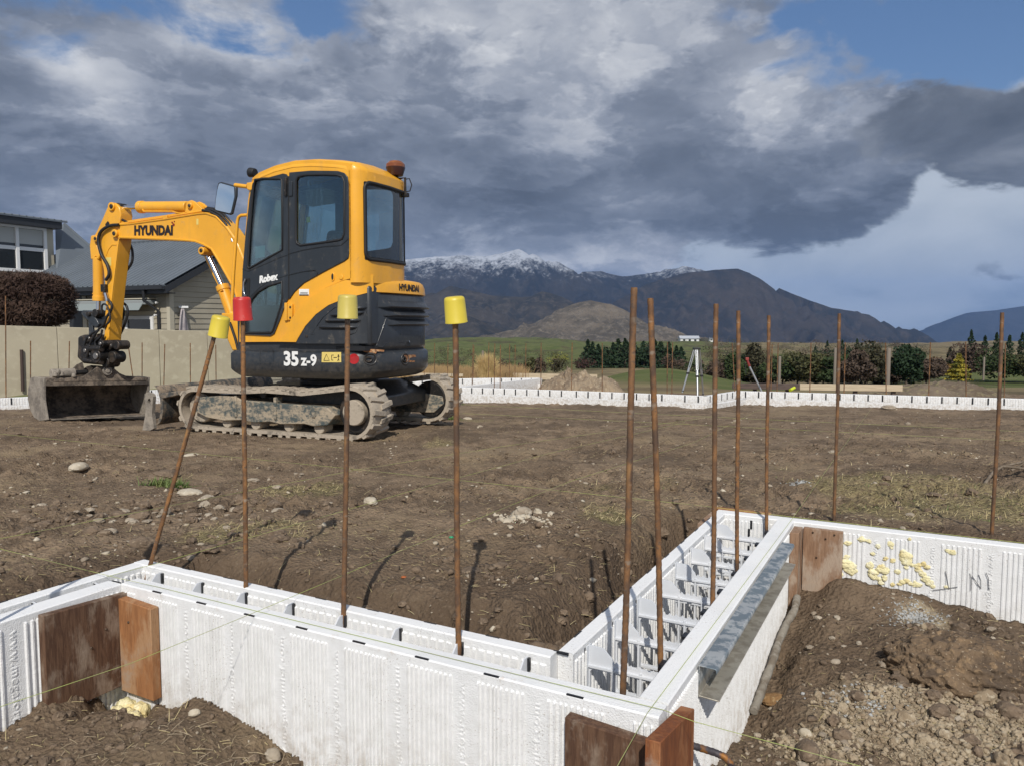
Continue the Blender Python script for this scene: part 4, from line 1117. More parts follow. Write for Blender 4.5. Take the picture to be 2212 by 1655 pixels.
M_GREEN = MAT('green_grass', (.10, .155, .035), .7, var=[(6, 3, (.17, .20, .06), .42, .6)])
straw(60000, 21, M_STRAW, 'dry_grass', 'dry straw on the soil', lambda x, y: grass_w(x, y) * .85 + .012)
straw(16000, 22, M_GREEN, 'green_grass', 'short green grass among the straw', lambda x, y: np.clip(grass_w(x, y) * sm(fbm(x * 1.7 + 3, y * 1.7, 3), .05, .3), 0, .7), (.015, .04), .8)
def weeds(px, py, w, seed, n=260):
    c = onz(px, py, -.1)
    for _ in range(4): c = onz(px, py, gzs(c[0], c[1]))
    s = w * c[1] / FPX
    straw(n, seed, M_GREEN, 'weeds', 'green weeds', lambda x, y: np.ones_like(x), (.03, .075), .9, lambda rg, k: (c[0] + rg.normal(0, s, k), c[1] + rg.normal(0, s * .7, k)), .0016)
weeds(345, 1045, 14, 31); weeds(385, 1050, 10, 32); weeds(975, 905, 10, 33); weeds(985, 872, 8, 34)
# rootlets and twigs on the near mound
straw(900, 41, MAT('rootlet', (.33, .26, .17), .8), 'rootlets', 'pale rootlets on the near soil', lambda x, y: np.ones_like(x), (.02, .07), .12, lambda rg, n: (rg.uniform(-1.5, -.2, n), rg.uniform(1.7, 2.5, n)), .0009)
straw(260, 42, MAT('rootlet2', (.28, .22, .14), .8), 'rootlets', 'pale rootlets on the right soil', lambda x, y: np.ones_like(x), (.02, .06), .12, lambda rg, n: (rg.uniform(.9, 2.2, n), rg.uniform(1.9, 3.4, n)), .0009)
# dead branch at the right edge
b = MB(); k_ = lambda px, py, z: onz(px, py, z)
for pts, r0 in (([(2120, 1055, -.12), (2145, 1020, -.06), (2165, 1007, -.02), (2200, 1000, .0), (2290, 975, .02)], .012), ([(2165, 1007, -.02), (2215, 1012, -.03), (2290, 1020, -.05)], .010), ([(2185, 1016, -.06), (2230, 990, .03), (2280, 962, .08)], .009)):
    b.tube([k_(*p) for p in pts], [r0 * (1 - .12 * i) for i in range(len(pts))], 7)
tag(b.build('branch', MAT('dead_wood', (.20, .16, .12), .9, var=[(20, 4, (.13, .10, .07), .4, .6)]), None, smooth=60), 'dead forked branch lying at the right edge', 'branch')
# scraps of plastic
V, F_ = blob((0, 0, 0), 1, 8, 2, .4, 2); c = onz(975, 1180, -.09)
o = npmesh('plastic_scrap', V * np.array([.012, .008, .006]), np.array(F_), MAT('green_plastic', (.02, .30, .13), .4)); o.location = (c[0], c[1], gz(c[0], c[1]) + .004); tag(o, 'scrap of bright green plastic left of the cap shadow', 'plastic scrap')
V, F_ = blob((0, 0, 0), 1, 9, 2, .4, 2); c = onz(873, 1283, -.12)
o = npmesh('leaf_scrap', V * np.array([.012, .012, .004]), np.array(F_), MAT('orange_scrap', (.38, .11, .03), .6)); o.location = (c[0], c[1], gz(c[0], c[1]) + .004); tag(o, 'rust orange scrap on the dark soil behind the front wall', 'scrap')
# material lying in the bottom of the wide core
b = MB(); rr = random.Random(9)
for k in range(40):
    V, F_ = blob(W(rr.uniform(.2, 2.1), rr.uniform(.12, .28), -.47), rr.uniform(.012, .028), k, 2, .3, 2); b.add(V, F_)
tag(b.build('core_rubble', M_PALE, None, recalc=False), 'stones lying in the bottom of the wide core', kind='stuff')
b = MB().tube([W(.35 + .1 * i, .13 + .008 * sin(i), -.36) for i in range(18)], [.020 + .003 * (i % 2) for i in range(18)], 10)
tag(b.build('core_pipe', MAT('white_pipe', (.62, .60, .56), .4, var=[(9, 4, (.42, .36, .27), .45, .6)]), None, smooth=60), 'muddy white pipe lying along the wide core', 'pipe')

def clods(n, region, size, mat, name, label, seed, dens=None, ins=None, flat=(.45, .85)):
    """irregular clods, each shaped on its own, as one loose mass"""
    rg = np.random.default_rng(seed); bm = bmesh.new(); bmesh.ops.create_icosphere(bm, subdivisions=3, radius=1)
    U = np.array([v.co[:] for v in bm.verts]); T = np.array([[v.index for v in f.verts] for f in bm.faces]); bm.free()
    xs, ys = region(rg, n); r, q = to_rq(xs, ys); ok = np.ones(len(xs), bool)
    for a, b_, c, d in FOOT: ok &= ~((r > a - .03) & (r < b_ + .03) & (q > c - .03) & (q < d + .03))
    if ins is not None: ok &= inside(r, q) == ins
    if dens is not None: ok &= rg.random(len(xs)) < dens(xs, ys)
    xs, ys = xs[ok], ys[ok]; k = len(xs); zs = ground_z(xs, ys)
    sz = size[0] * (size[1] / size[0]) ** (rg.random(k) ** 2.0); o_ = rg.uniform(0, 300, (k, 1))
    u0, u1, u2 = U[None, :, 0], U[None, :, 1], U[None, :, 2]
    nn = fbm(u0 * 1.3 + u2 * .9 + o_, u1 * 1.3 - u2 * 1.1 - o_, 2) * .55 + fbm(u0 * 4 + u2 * 3 + o_, u1 * 4 - u2 * 3, 3, .6) * .42
    P = U[None] * (1 + nn)[..., None]; P = P * np.stack([sz, sz * rg.uniform(.6, 1, k), sz * rg.uniform(*flat, k)], 1)[:, None, :]
    an = rg.uniform(0, 2 * pi, k)[:, None]; X = P[..., 0] * np.cos(an) - P[..., 1] * np.sin(an); Y = P[..., 0] * np.sin(an) + P[..., 1] * np.cos(an)
    V = np.stack([X + xs[:, None], Y + ys[:, None], P[..., 2] + (zs + sz * .18)[:, None]], -1).reshape(-1, 3)
    o = npmesh(name, V, (T[None] + (np.arange(k) * len(U))[:, None, None]).reshape(-1, 3), mat, smooth=True)
    o.data.set_sharp_from_angle(angle=radians(30)); return tag(o, label, kind='stuff')
clods(420, lambda rg, n: (rg.uniform(.45, 2.2, n), rg.uniform(1.4, 3.3, n)), (.012, .048), M_SPOIL, 'spoil_clods', 'pale clods in the spoil at the lower right', 51, stony_d, False, (.6, 1))
clods(160, lambda rg, n: (rg.uniform(.45, 2.2, n), rg.uniform(1.4, 3.3, n)), (.015, .05), M_CLOD, 'soil_clods', 'brown clods in the spoil at the lower right', 52, stony_d, False, (.6, 1))
clods(520, reg_polar(1.6, 11), (.014, .050), M_CLOD, 'soil_clods', 'brown clods over the plot', 53, clump, True, (.35, .7))
clods(230, reg_polar(1.6, 11), (.010, .045), M_STONE, 'stones', 'tan stones and dry clods over the plot', 54, clump, True, (.3, .6))
clods(150, lambda rg, n: (rg.normal(-2.0, .5, n), rg.normal(4.3, .35, n)), (.015, .06), M_CLOD, 'soil_clods', 'broken clods on the left of the plot', 55, None, True, (.4, .8))
clods(60, lambda rg, n: (rg.normal(-2.1, .3, n), rg.normal(4.3, .2, n)), (.015, .05), M_STONE, 'stones', 'tan clods on the left of the plot', 56, None, True, (.3, .6))
clods(260, lambda rg, n: (rg.uniform(-1.6, .4, n), rg.uniform(1.5, 2.8, n)), (.008, .030), M_CLOD, 'soil_clods', 'clods on the near mound', 57, None, False, (.4, .8))
clods(300, lambda rg, n: (rg.uniform(.7, 2.3, n), rg.uniform(1.6, 3.6, n)), (.006, .022), M_STONE, 'stones', 'small tan stones on the soil at the right', 58, None, False, (.35, .7))
straw(15000, 43, M_STRAW, 'loose_straw', 'stray straw over the plot', lambda x, y: .25 + .5 * sm(fbm(x * 1.2 + 50, y * 1.2, 3), -.1, .3), (.015, .05), .08, None, .0008)

def along_bank(rg, n):
    k = rg.integers(0, 4, n); t = rg.random(n); d = np.abs(rg.normal(.10, .09, n)) + .03
    r = np.select([k == 0, k == 1, k == 2], [.246 + d, .4 + 1.9 * t, .4 + 1.9 * t], 2.34 + d); q = np.select([k == 0, k == 1, k == 2], [.45 + 1.9 * t, .40 + d, .40 + d], .3 - 1.4 * t)
    return C0[0] + RV[0] * r + QV[0] * q, C0[1] + RV[1] * r + QV[1] * q
clods(520, along_bank, (.008, .040), M_CLOD, 'bank_clods', 'clods fallen along the trench banks', 61, None, True, (.5, .9))
_lp = onz(2065, 1530, -.46)
clods(170, lambda rg, n: (rg.normal(_lp[0] + .10, .22, n), rg.normal(_lp[1] + .10, .20, n)), (.008, .040), M_CLOD, 'soil_clods', 'clods broken off round the big soil lump', 62, None, False, (.5, .9))
# ------------------------------------------------------------------ excavator, built in its own frame: x forward, y to its left (toward the camera), z up
EX_TH = radians(23.0); EX_S = 1.17
EX_E = np.array([-2.106, 9.36, -.235])
EXF = np.array([-cos(EX_TH), sin(EX_TH), 0]); EXL = np.array([-sin(EX_TH), -cos(EX_TH), 0])
EX = tag(empty('excavator', tuple(EX_E), atan2(EXF[1], EXF[0]), EX_S), 'yellow and charcoal mini excavator with a mud bucket, parked on the bare soil', 'excavator')
def e(px, py, t):
    """sight line to a lengthwise plane at sideways offset t -> (forward, up)"""
    p = onplane(px, py, EX_E + EXL * t * EX_S, EXL) - EX_E
    return float(np.dot(p, EXF)) / EX_S, float(p[2]) / EX_S
def c1(x, y, t): return e(x * .4010, 276.5 + y * .4010, t)            # survey sheets at different scales
def c2(x, y, t): return e(304.2 + .1838 * x, 387.2 + .1838 * y, t)
def c3(x, y, t): return e(55.3 + .1838 * x, 636 + .1838 * y, t)
def c4(x, y, t): return e(497.7 + .2506 * x, 331.8 + .2506 * y, t)
def c5(x, y, t): return e(663.6 + .1671 * x, 580.7 + .1671 * y, t)
def c6(x, y, t): return e(276.5 + .35 * x, 774 + .35 * y, t)
SIDE = lambda u, v, d: (u, d, v)
def paint(name, col, wear, dust=.25):
    m = bpy.data.materials.new(name); m.use_nodes = True
    N = NT(m.node_tree); b = m.node_tree.nodes['Principled BSDF']
    v = N.new('ShaderNodeTexCoord').outputs['Object']
    n1 = N.noise(v, 2.5, 6, .6); n2 = N.noise(v, 28, 6, .7)
    c = N.mix(N.sstep(n1, .40, .64), col, tuple(x * .90 for x in col))
    c = N.mix(N.m('MULTIPLY', N.sstep(n2, .60, .70), N.m('MULTIPLY', N.sstep(n1, .42, .6), .55)), c, wear)
    sp = N.new('ShaderNodeSeparateXYZ'); N.l.new(v, sp.inputs[0])
    c = N.mix(N.m('MULTIPLY', N.m('MULTIPLY', N.sstep(sp.outputs[2], .95, .5), N.sstep(n2, .36, .62)), dust), c, (.30, .24, .17))
    st = N.noise(N.scale(v, (7, 7, .9)), 1.6, 6, .65)
    c = N.mix(N.m('MULTIPLY', N.sstep(st, .50, .72), .30), c, tuple(x * .55 + .06 for x in col))
    c = N.mix(N.m('MULTIPLY', N.sstep(N.noise(v, 9, 7, .72), .56, .74), .30), c, (.36, .30, .22))
    N.put(b.inputs['Base Color'], c)
    N.put(b.inputs['Roughness'], N.sstep(n2, .3, .7, .32, .52)); b.inputs['Coat Weight'].default_value = .15; b.inputs['Coat Roughness'].default_value = .12
    return m
M_YEL = paint('yellow_paint', (.84, .40, .026), (.45, .22, .03))
M_CHAR = paint('charcoal_paint', (.021, .026, .032), (.09, .09, .09), .14)
M_CHAR2 = paint('charcoal_plastic', (.026, .030, .036), (.07, .07, .07), .3)
M_BLK = MAT('black_rubber', (.012, .012, .013), .55)
M_STEELD = MAT('dark_steel', (.030, .028, .027), .5, .5, var=[(9, 5, (.085, .065, .05), .5, .66), (30, 5, (.16, .13, .10), .60, .72)], bump=[('n', 40, .3, .006)])
M_CHROME = MAT('chrome', (.62, .63, .66), .16, 1.0)
M_WHITE = MAT('white_decal', (.80, .80, .78), .5)
M_BLKD = MAT('black_decal', (.018, .010, .010), .5)
def muddy(name, base, mud, lo, hi, sc=(1, 1, 1)):
    m = bpy.data.materials.new(name); m.use_nodes = True
    N = NT(m.node_tree); b = m.node_tree.nodes['Principled BSDF']
    v = N.new('ShaderNodeTexCoord').outputs['Object']
    n1 = N.noise(N.scale(v, sc), 4.5, 7, .7); n2 = N.noise(v, 26, 6, .7)
    c = N.mix(N.sstep(N.m('ADD', N.m('MULTIPLY', n1, .65), N.m('MULTIPLY', n2, .35)), lo, hi), base, mud)
    c = N.mix(N.m('MULTIPLY', N.sstep(n2, .52, .68), .5), c, tuple(x * .6 for x in mud))
    N.put(b.inputs['Base Color'], c); b.inputs['Roughness'].default_value = .85; b.inputs['Specular IOR Level'].default_value = .3
    bp = N.new('ShaderNodeBump'); bp.inputs['Strength'].default_value = .7; bp.inputs['Distance'].default_value = .012
    N.l.new(n2, bp.inputs['Height']); N.l.new(bp.outputs[0], b.inputs['Normal'])
    return m
M_MUDTRK = muddy('muddy_rubber', (.10, .088, .073), (.41, .35, .275), .37, .50)
M_MUDFR = muddy('muddy_blue_grey_steel', (.075, .092, .092), (.40, .33, .24), .42, .56, (1, 1, 2.5))
M_MUDBL = muddy('muddy_worn_steel', (.060, .062, .060), (.30, .235, .17), .44, .58, (1, 1, .6))
M_BKT = muddy('bucket_steel', (.062, .052, .044), (.27, .215, .165), .42, .62)
M_BKTS = muddy('scoured_steel', (.16, .14, .12), (.33, .29, .24), .38, .60)

# --- tracks
def track(side, root):
    y0, y1 = (.57, .87) if side > 0 else (-.87, -.57)
    FX, FZ, FR = 1.13, .228, .182; RX, RZ, RR = -.74, .262, .222
    path = []
    for k in range(13):          # rear, from bottom round to top
        a = radians(-92 - 176 * k / 12); path.append((RX + RR * cos(a), RZ + RR * sin(a)))
    for x, z in ((-.48, .450), (-.2, .415), (.12, .425), (.24, .428), (.5, .408), (.85, .408)): path.append((x, z))
    for k in range(13):
        a = radians(92 - 178 * k / 12); path.append((FX + FR * cos(a), FZ + FR * sin(a)))
    for x in (.95, .6, .2, -.2, -.5): path.append((x, .040))
    P = []
    for i in range(len(path)):
        a = np.array(path[i]); c = np.array(path[(i + 1) % len(path)]); n = max(1, int(np.linalg.norm(c - a) / .03))
        for j in range(n): P.append(a + (c - a) * j / n)
    P = np.array(P); n = len(P)
    T = np.roll(P, -1, 0) - np.roll(P, 1, 0); T /= np.linalg.norm(T, axis=1)[:, None]
    Nn = np.stack([-T[:, 1], T[:, 0]], 1)
    cen = P.mean(0); sgn = np.sign(((P - cen) * Nn).sum(1).mean()); Nn *= sgn
    b = MB(); rows = []
    for i in range(n):
        o = lambda d, y: (P[i][0] + Nn[i][0] * d, y, P[i][1] + Nn[i][1] * d)
        rows.append([o(-.006, y0 + .02), o(-.014, y0), o(.018, y0), o(.026, y0 + .02), o(.026, y1 - .02), o(.018, y1), o(-.014, y1), o(-.006, y1 - .02)])
    rows.append(rows[0]); b.grid(rows, closed=True)
    s = np.concatenate([[0], np.cumsum(np.linalg.norm(np.diff(np.vstack([P, P[:1]]), axis=0), axis=1))])
    tot = s[-1]; m = 44
    for k in range(m):
        for half in (0, 1):
            q = (k + .5 * half) / m * tot; i = min(int(np.searchsorted(s, q)) % n, n - 1)
            f = lambda a_, yy, d, i=i: (P[i][0] + T[i][0] * a_ + Nn[i][0] * d, yy, P[i][1] + Nn[i][1] * d + T[i][1] * a_)
            ya, yb = (y0 - .004, (y0 + y1) / 2 + .03) if half == 0 else ((y0 + y1) / 2 - .03, y1 + .004)
            vs = []
            for d, w in ((.020, .028), (.042, .020)):
                for yy in (ya, yb):
                    sk = (.018 if (yy in (ya,) and half == 0) or (yy in (yb,) and half == 1) else -.012)
                    vs += [f(-w + sk, yy, d), f(w + sk, yy, d)]
            b.add(vs, [(0, 1, 3, 2), (4, 6, 7, 5), (0, 4, 5, 1), (1, 5, 7, 3), (3, 7, 6, 2), (2, 6, 4, 0)])
    tr = b.build('track', M_MUDTRK, root, smooth=45)
    yo = y1 if side > 0 else y0; ou = 1 if side > 0 else -1
    yi = lambda d: yo - ou * d
    fr = MB()
    poly = [(1.13, .335), (.80, .365), (.62, .365), (.55, .330), (.10, .315), (-.45, .305), (-.55, .235), (-.46, .135), (-.30, .118), (-.2, .135), (.08, .118), (.2, .135), (.40, .118), (.55, .135), (.78, .118), (1.0, .140), (1.16, .20)]
    fr.prism(poly, SIDE, yi(.03), yi(.27))
    for x in (.60, .12): fr.prism([(x, .16), (x + .03, .16), (x + .03, .372), (x, .372)], SIDE, yi(.018), yi(.12))
    fr.prism([(-.33, .20), (-.29, .20), (-.29, .31), (-.33, .31)], SIDE, yi(.018), yi(.1))
    f = fr.build('track_frame', M_MUDFR, tr, bevel=.008)
    yk = yi(.285); MB().prism([(1.20, .15), (1.24, .25), (1.18, .34), (-.55, .34), (-.90, .30), (-.92, .22), (-.80, .12), (-.3, .11)], SIDE, yk - .012, yk + .012).build('inner_plate', M_MUDFR, tr, bevel=.006)
    for x in (.78, .42, .02, -.33):
        MB().cyl((x, yi(.075), .098), (x, yi(.22), .098), .058, None, 18).build('roller', M_MUDTRK, tr, bevel=.008)
    MB().cyl((.30, yi(.05), .40), (.30, yi(.2), .40), .042, None, 14).build('roller', M_STEELD, tr, bevel=.005)
    MB().cyl((FX, yi(.09), FZ), (FX, yi(.29), FZ), .150, None, 26).build('idler', M_MUDTRK, tr, bevel=.012)
    sp = MB(); sp.cyl((RX, yi(.10), RZ), (RX, yi(.285), RZ), .195, None, 26)
    sp.build('sprocket', M_STEELD, tr, bevel=.01)
    MB().lathe([(0, .118), (.055, .118), (.064, .110), (.066, .02)], lambda x, y, h: (RX + x, yi(.10) + ou * h, RZ + y), 28).build('drive_hub', M_MUDTRK, tr, smooth=40)
    for k in range(9):
        a = 2 * pi * k / 9
        MB().cyl((RX + .095 * cos(a), yi(.038), RZ + .095 * sin(a)), (RX + .095 * cos(a), yi(.030), RZ + .095 * sin(a)), .010, None, 6).build('bolt', M_STEELD, tr) if False else None
track(1, EX); track(-1, EX)
# --- chassis and slew ring
MB().prism([(.75, .24), (.75, .36), (.45, .47), (-.45, .47), (-.7, .36), (-.7, .24)], SIDE, -.60, .60).build('chassis', M_CHAR, EX, bevel=.015)
MB().lathe([(.45, .40), (.50, .40), (.50, .36), (.545, .36)], lambda x, y, h: (x, y, h), 36).build('slew_ring', M_STEELD, EX, smooth=40)
# --- dozer blade
bl = MB(); arc = [(1.60 + .10 * (1 - cos(radians(t))), .235 + .205 * sin(radians(t))) for t in range(-80, 81, 20)]
outer = [(x - .035, z) for x, z in arc]
bl.prism(outer + arc[::-1], SIDE, -.85, .85)
blade = bl.build('dozer_blade', M_MUDBL, EX, bevel=.005)
P_ = [c3(x, y, .87) for x, y in ((1412, 1170), (1440, 1150), (1490, 1165), (1512, 1200), (1505, 1300), (1500, 1400), (1520, 1570), (1480, 1595), (1388, 1592), (1415, 1440), (1425, 1330))]
Hh = [c3(1466 + 18 * cos(a), 1252 + 32 * sin(a), .87) for a in np.linspace(0, 2 * pi, 12, endpoint=False)]
MB().plate([P_, Hh], SIDE, .845, .885).build('end_plate', M_BKTS, blade)
Pf = [(p[0], p[1]) for p in P_]
MB().plate([Pf, Hh], SIDE, -.885, -.845).build('end_plate', M_BKTS, blade)
for t in (.42, -.42): MB().prism([(1.58, .18), (1.58, .32), (.6, .36), (.6, .26)], SIDE, t - .05, t + .05).build('arm', M_CHAR, blade, bevel=.01)
MB().prism([(1.60, .30), (1.60, .36), (1.30, .40), (1.30, .36)], SIDE, .2, .85).build('stiffener', M_MUDBL, blade, bevel=.01)

# --- upper body outline in plan
def outline(ins=0.0, n=44):
    P = [(.70 - ins, .80 - ins), (.2, .80 - ins), (-.14, .80 - ins)]
    for k in range(1, n):
        a = pi * k / n; p = 4.2 if a < pi / 2 else 2.2
        cx = -(abs(sin(a)) ** (2 / p)) * (.77 - ins) - .14; cy = math.copysign(abs(cos(a)) ** (2 / p), cos(a)) * (.80 - ins)
        P.append((cx, cy))
    P += [(-.14, -.80 + ins), (.2, -.80 + ins), (.70 - ins, -.80 + ins)]
    return P
def loft(levels, name, mat, parent, smooth=40, cap_=True):
    b = MB(); rows = [[(x, y, z) for x, y in outline(i)] for z, i in levels]; b.grid(rows, closed=True)
    n = len(rows[0])
    if cap_:
        b.add(rows[0], [tuple(range(n))]); b.add(rows[-1], [tuple(range(n))])
    return b.build(name, mat, parent, smooth=smooth)
skirt = loft([(.548, .10), (.565, .055), (.60, .02), (.62, .006), (.632, 0), (.775, 0), (.795, .012), (.81, .035)], 'counterweight', M_CHAR, EX)
MB().prism([(.70, .58), (.70, .80), (.95, .78), (1.02, .66), (.95, .58)], SIDE, -.35, .35).build('boom_bracket', M_CHAR, EX, bevel=.015)
def tailpt(s):
    """arc length along the tail outline, from the near side round the back -> point and outward normal"""
    P = np.array(outline(0)); d = np.concatenate([[0], np.cumsum(np.linalg.norm(np.diff(P, axis=0), axis=1))])
    x = np.interp(s, d, P[:, 0]); y = np.interp(s, d, P[:, 1]); x2 = np.interp(s + .01, d, P[:, 0]); y2 = np.interp(s + .01, d, P[:, 1])
    t = np.array([x2 - x, y2 - y]); t /= np.linalg.norm(t); n = np.array([t[1], -t[0]])
    if n @ np.array([min(0, x + .14), y]) < 0: n = -n
    return np.array([x, y]), n
def s_at_px(px, z):
    """tail arc length whose point shows at this sight line column"""
    best = None
    for s in np.linspace(0.02, 2.9, 577):
        p, n = tailpt(s); w = EX_E + EX_S * (EXF * p[0] + EXL * p[1] + np.array([0, 0, z]))
        q = w - CAMP; zc = q[1] * cos(PITCH) - q[2] * sin(PITCH); x = 1106 + FPX * q[0] / zc
        if n @ np.array([-.585, .81]) > -.02:
            if best is None or abs(x - px) < best[0]: best = (abs(x - px), s)
    return best[1]
def zpx(px, py, s):
    p, n = tailpt(s); w = EX_E + EX_S * (EXF * p[0] + EXL * p[1]); d = ray(px, py); return float((1 + d[2] / d[1] * w[1] - EX_E[2]) / EX_S)
def wrap(ins): return lambda u, v, d: (tailpt(u)[0][0] + tailpt(u)[1][0] * (d - ins), tailpt(u)[0][1] + tailpt(u)[1][1] * (d - ins), v)
# --- rear hood
b = MB(); S0 = s_at_px(806, 1.0); ss = np.linspace(S0, 3.0, 50)
ZB = zpx(872, 636, s_at_px(872, 1.2)); ZT = zpx(872, 603, s_at_px(872, 1.3))
lev = [(.815, .05), (.83, .035), (.86, .030), (ZB - .02, .034), (ZB, .05)]
b.grid([[wrap(i)(s, z, 0) for s in ss] for z, i in lev])
b.add([wrap(.03)(S0, .82, 0), wrap(.04)(S0, ZB, 0), wrap(.25)(S0, ZB, 0), wrap(.25)(S0, .82, 0)], [(0, 1, 2, 3)])
hood = b.build('rear_hood', M_CHAR2, EX, smooth=40)
b = MB()
lev = [(ZB, .05), (ZB + .006, .022), (ZT - .07, .030), (ZT - .03, .048), (ZT - .01, .075), (ZT, .13), (ZT + .008, .28), (ZT + .008, .6)]
b.grid([[wrap(i)(s, z, 0) for s in ss] for z, i in lev])
b.add([wrap(i)(S0, z, 0) for z, i in lev[:7]] + [wrap(.30)(S0, ZB, 0)], [tuple(range(8))])
band = b.build('hood_band', M_YEL, hood, smooth=45)
def wraptext(body, size, z, s_mid, mat, parent, bold, sx, ins, sgn=1):
    vs, fs = text_mesh(body, size, 0.002, bold, sx)
    MB().add([wrap(ins)(s_mid + x * sgn, z + y, .002 + zz) for x, y, zz in vs], fs).build('lettering', mat, parent, recalc=False)
wraptext('HYUNDAI', .088, (ZB + ZT) / 2 - .012, s_at_px(866, 1.31) + .20, M_BLKD, band, .0035, 1.0, .026)
# louvres on the rear hood
SA = s_at_px(835, 1.1); SB = s_at_px(904, 1.1)
for k, z in enumerate((zpx(880, 660, s_at_px(880, 1.1)), zpx(880, 678, s_at_px(880, 1.1)), zpx(880, 697, s_at_px(880, 1.0)))):
    sa = SA - .02 + .065 * (k - 1); rows = []
    for i, s in enumerate(np.linspace(sa, SB + .40, 16)):
        k2 = min(1, i / 2.0)
        rows.append([wrap(.034)(s, z + .038, 0), wrap(.034)(s, z + .030, .010 * k2), wrap(.034)(s, z - .018, .052 * k2), wrap(.034)(s, z - .030, .046 * k2), wrap(.034)(s, z - .036, 0)])
    MB().grid(rows).build('louvre', M_CHAR2, hood, smooth=30)
    MB().grid([[wrap(.034)(s, z - .036, .001), wrap(.034)(s, z - .058, .001)] for s in np.linspace(sa + .03, SB + .35, 12)]).build('vent', M_BLK, hood)
dm = [wrap(.034)(s, z, .004) for s, z in ((SA - .11, .86), (SA - .03, .845), (SA + .02, .885), (SA + .30, .89))]
MB().tube(dm, .005, 6).build('moulding', M_CHAR2, hood, smooth=60)
dm = [wrap(.034)(s, z, .003) for s, z in ((SA - .10, .865), (SA - .04, .98), (SA + .02, 1.10), (SA + .06, 1.165), (SA + .30, 1.17))]
MB().tube(dm, .006, 6).build('moulding', M_CHAR2, hood, smooth=60)
sl = s_at_px(887, .86)
MB().prism([(sl - .04, .845), (sl + .04, .845), (sl + .03, .88), (sl - .03, .88)], wrap(.03), .0, .004).build('latch', M_BLK, hood)
MB().cyl(wrap(.034)(sl, .893, 0), wrap(.034)(sl, .893, .02), .010, None, 10).build('lock', M_CHROME, hood)
# --- openings, disc and scrape marks on the counterweight
def wdisc(cx, z, rx, rz, mat, name, d0, d1, parent, n=22):
    s = s_at_px(cx, z); MB().prism([(s + rx * cos(2 * pi * k / n), z + rz * sin(2 * pi * k / n)) for k in range(n)], wrap(0), d0, d1).build(name, mat, parent)
def wring(cx, z, rx, rz, mat, name, parent, r=.008):
    s = s_at_px(cx, z); MB().tube([wrap(0)(s + rx * cos(a), z + rz * sin(a), .001) for a in np.linspace(0, 2 * pi, 24, endpoint=False)], r, 6, closed=True).build(name, mat, parent, smooth=60)
M_RED = MAT('red_reflector', (.42, .012, .016), .35, var=[(14, 4, (.33, .015, .016), .45, .6)])
def wz(px, py): return zpx(px, py, s_at_px(px, .7))
wdisc(764, wz(764, 776), .047, .047, M_RED, 'reflector', .0, .004, skirt)
for cx, cy, rx in ((800, 776, .060), (874, 776, .062)):
    z = wz(cx, cy); wdisc(cx, z, rx, .052, M_BLK, 'lift_hole', -.001, .0025, skirt); wring(cx, z, rx, .052, M_CHAR2, 'hole_rim', skirt)
    s = s_at_px(cx, z); MB().tube([wrap(0)(s - .02 + .028 * cos(a), z - .004 + .02 * sin(a), .006) for a in np.linspace(0, 2 * pi, 16, endpoint=False)], .010, 6, closed=True).build('tie_ring', M_STEELD, skirt, smooth=60)
M_RUST = MAT('scraped_rust', (.42, .20, .08), .8, var=[(40, 5, (.20, .09, .045), .45, .6), (25, 4, (.55, .36, .20), .56, .7)])
def scrape(pts, name='scrape_mark'):
    P = []
    for px, py in pts:
        s = s_at_px(px, .74); P.append((s, zpx(px, py, s)))
    MB().plate([P], wrap(0), .0, .0032).build(name, M_RUST, skirt)
scrape([(779, 757), (790, 762), (806, 763), (812, 765), (814, 760), (829, 761), (830, 757), (806, 755)])
scrape([(872, 768), (897, 767), (898, 772), (884, 774), (884, 779), (896, 780), (895, 783), (876, 783), (875, 774)])
def onbody(px, py):
    z = .9
    for _ in range(5): q = s_at_px(px, z); z = zpx(px, py, q)
    return q, z
def bodyplate(loop_px, name, mat, parent, d0, d1, bevel=0, conv=None):
    L = [onbody(*(conv(x, y) if conv else (x, y))) for x, y in loop_px]
    bm = bmesh.new(); vs = [bm.verts.new((u, v, 0)) for u, v in L]
    for t in tessellate_polygon([[Vector((u, v, 0)) for u, v in L]]):
        try: bm.faces.new([vs[i] for i in t])
        except ValueError: pass
    for _ in range(7):
        ed = [e_ for e_ in bm.edges if abs(e_.verts[0].co.x - e_.verts[1].co.x) > .05]
        if not ed: break
        bmesh.ops.subdivide_edges(bm, edges=ed, cuts=1); bmesh.ops.triangulate(bm, faces=bm.faces)
    bm.verts.index_update(); bm.edges.index_update()
    b = MB(); b.add([wrap(0)(v.co.x, v.co.y, d1) for v in bm.verts], [tuple(v.index for v in f.verts) for f in bm.faces])
    for e_ in bm.edges:
        if e_.is_boundary:
            a_, c_ = e_.verts[0].co, e_.verts[1].co
            b.add([wrap(0)(a_.x, a_.y, d1), wrap(0)(c_.x, c_.y, d1), wrap(0)(c_.x, c_.y, d0), wrap(0)(a_.x, a_.y, d0)], [(0, 1, 2, 3)])
    bm.free()
    return b.build(name, mat, parent, smooth=35)
K4 = lambda x, y: (497.7 + .2506 * x, 331.8 + .2506 * y)
K5 = lambda x, y: (663.6 + .1671 * x, 580.7 + .1671 * y)
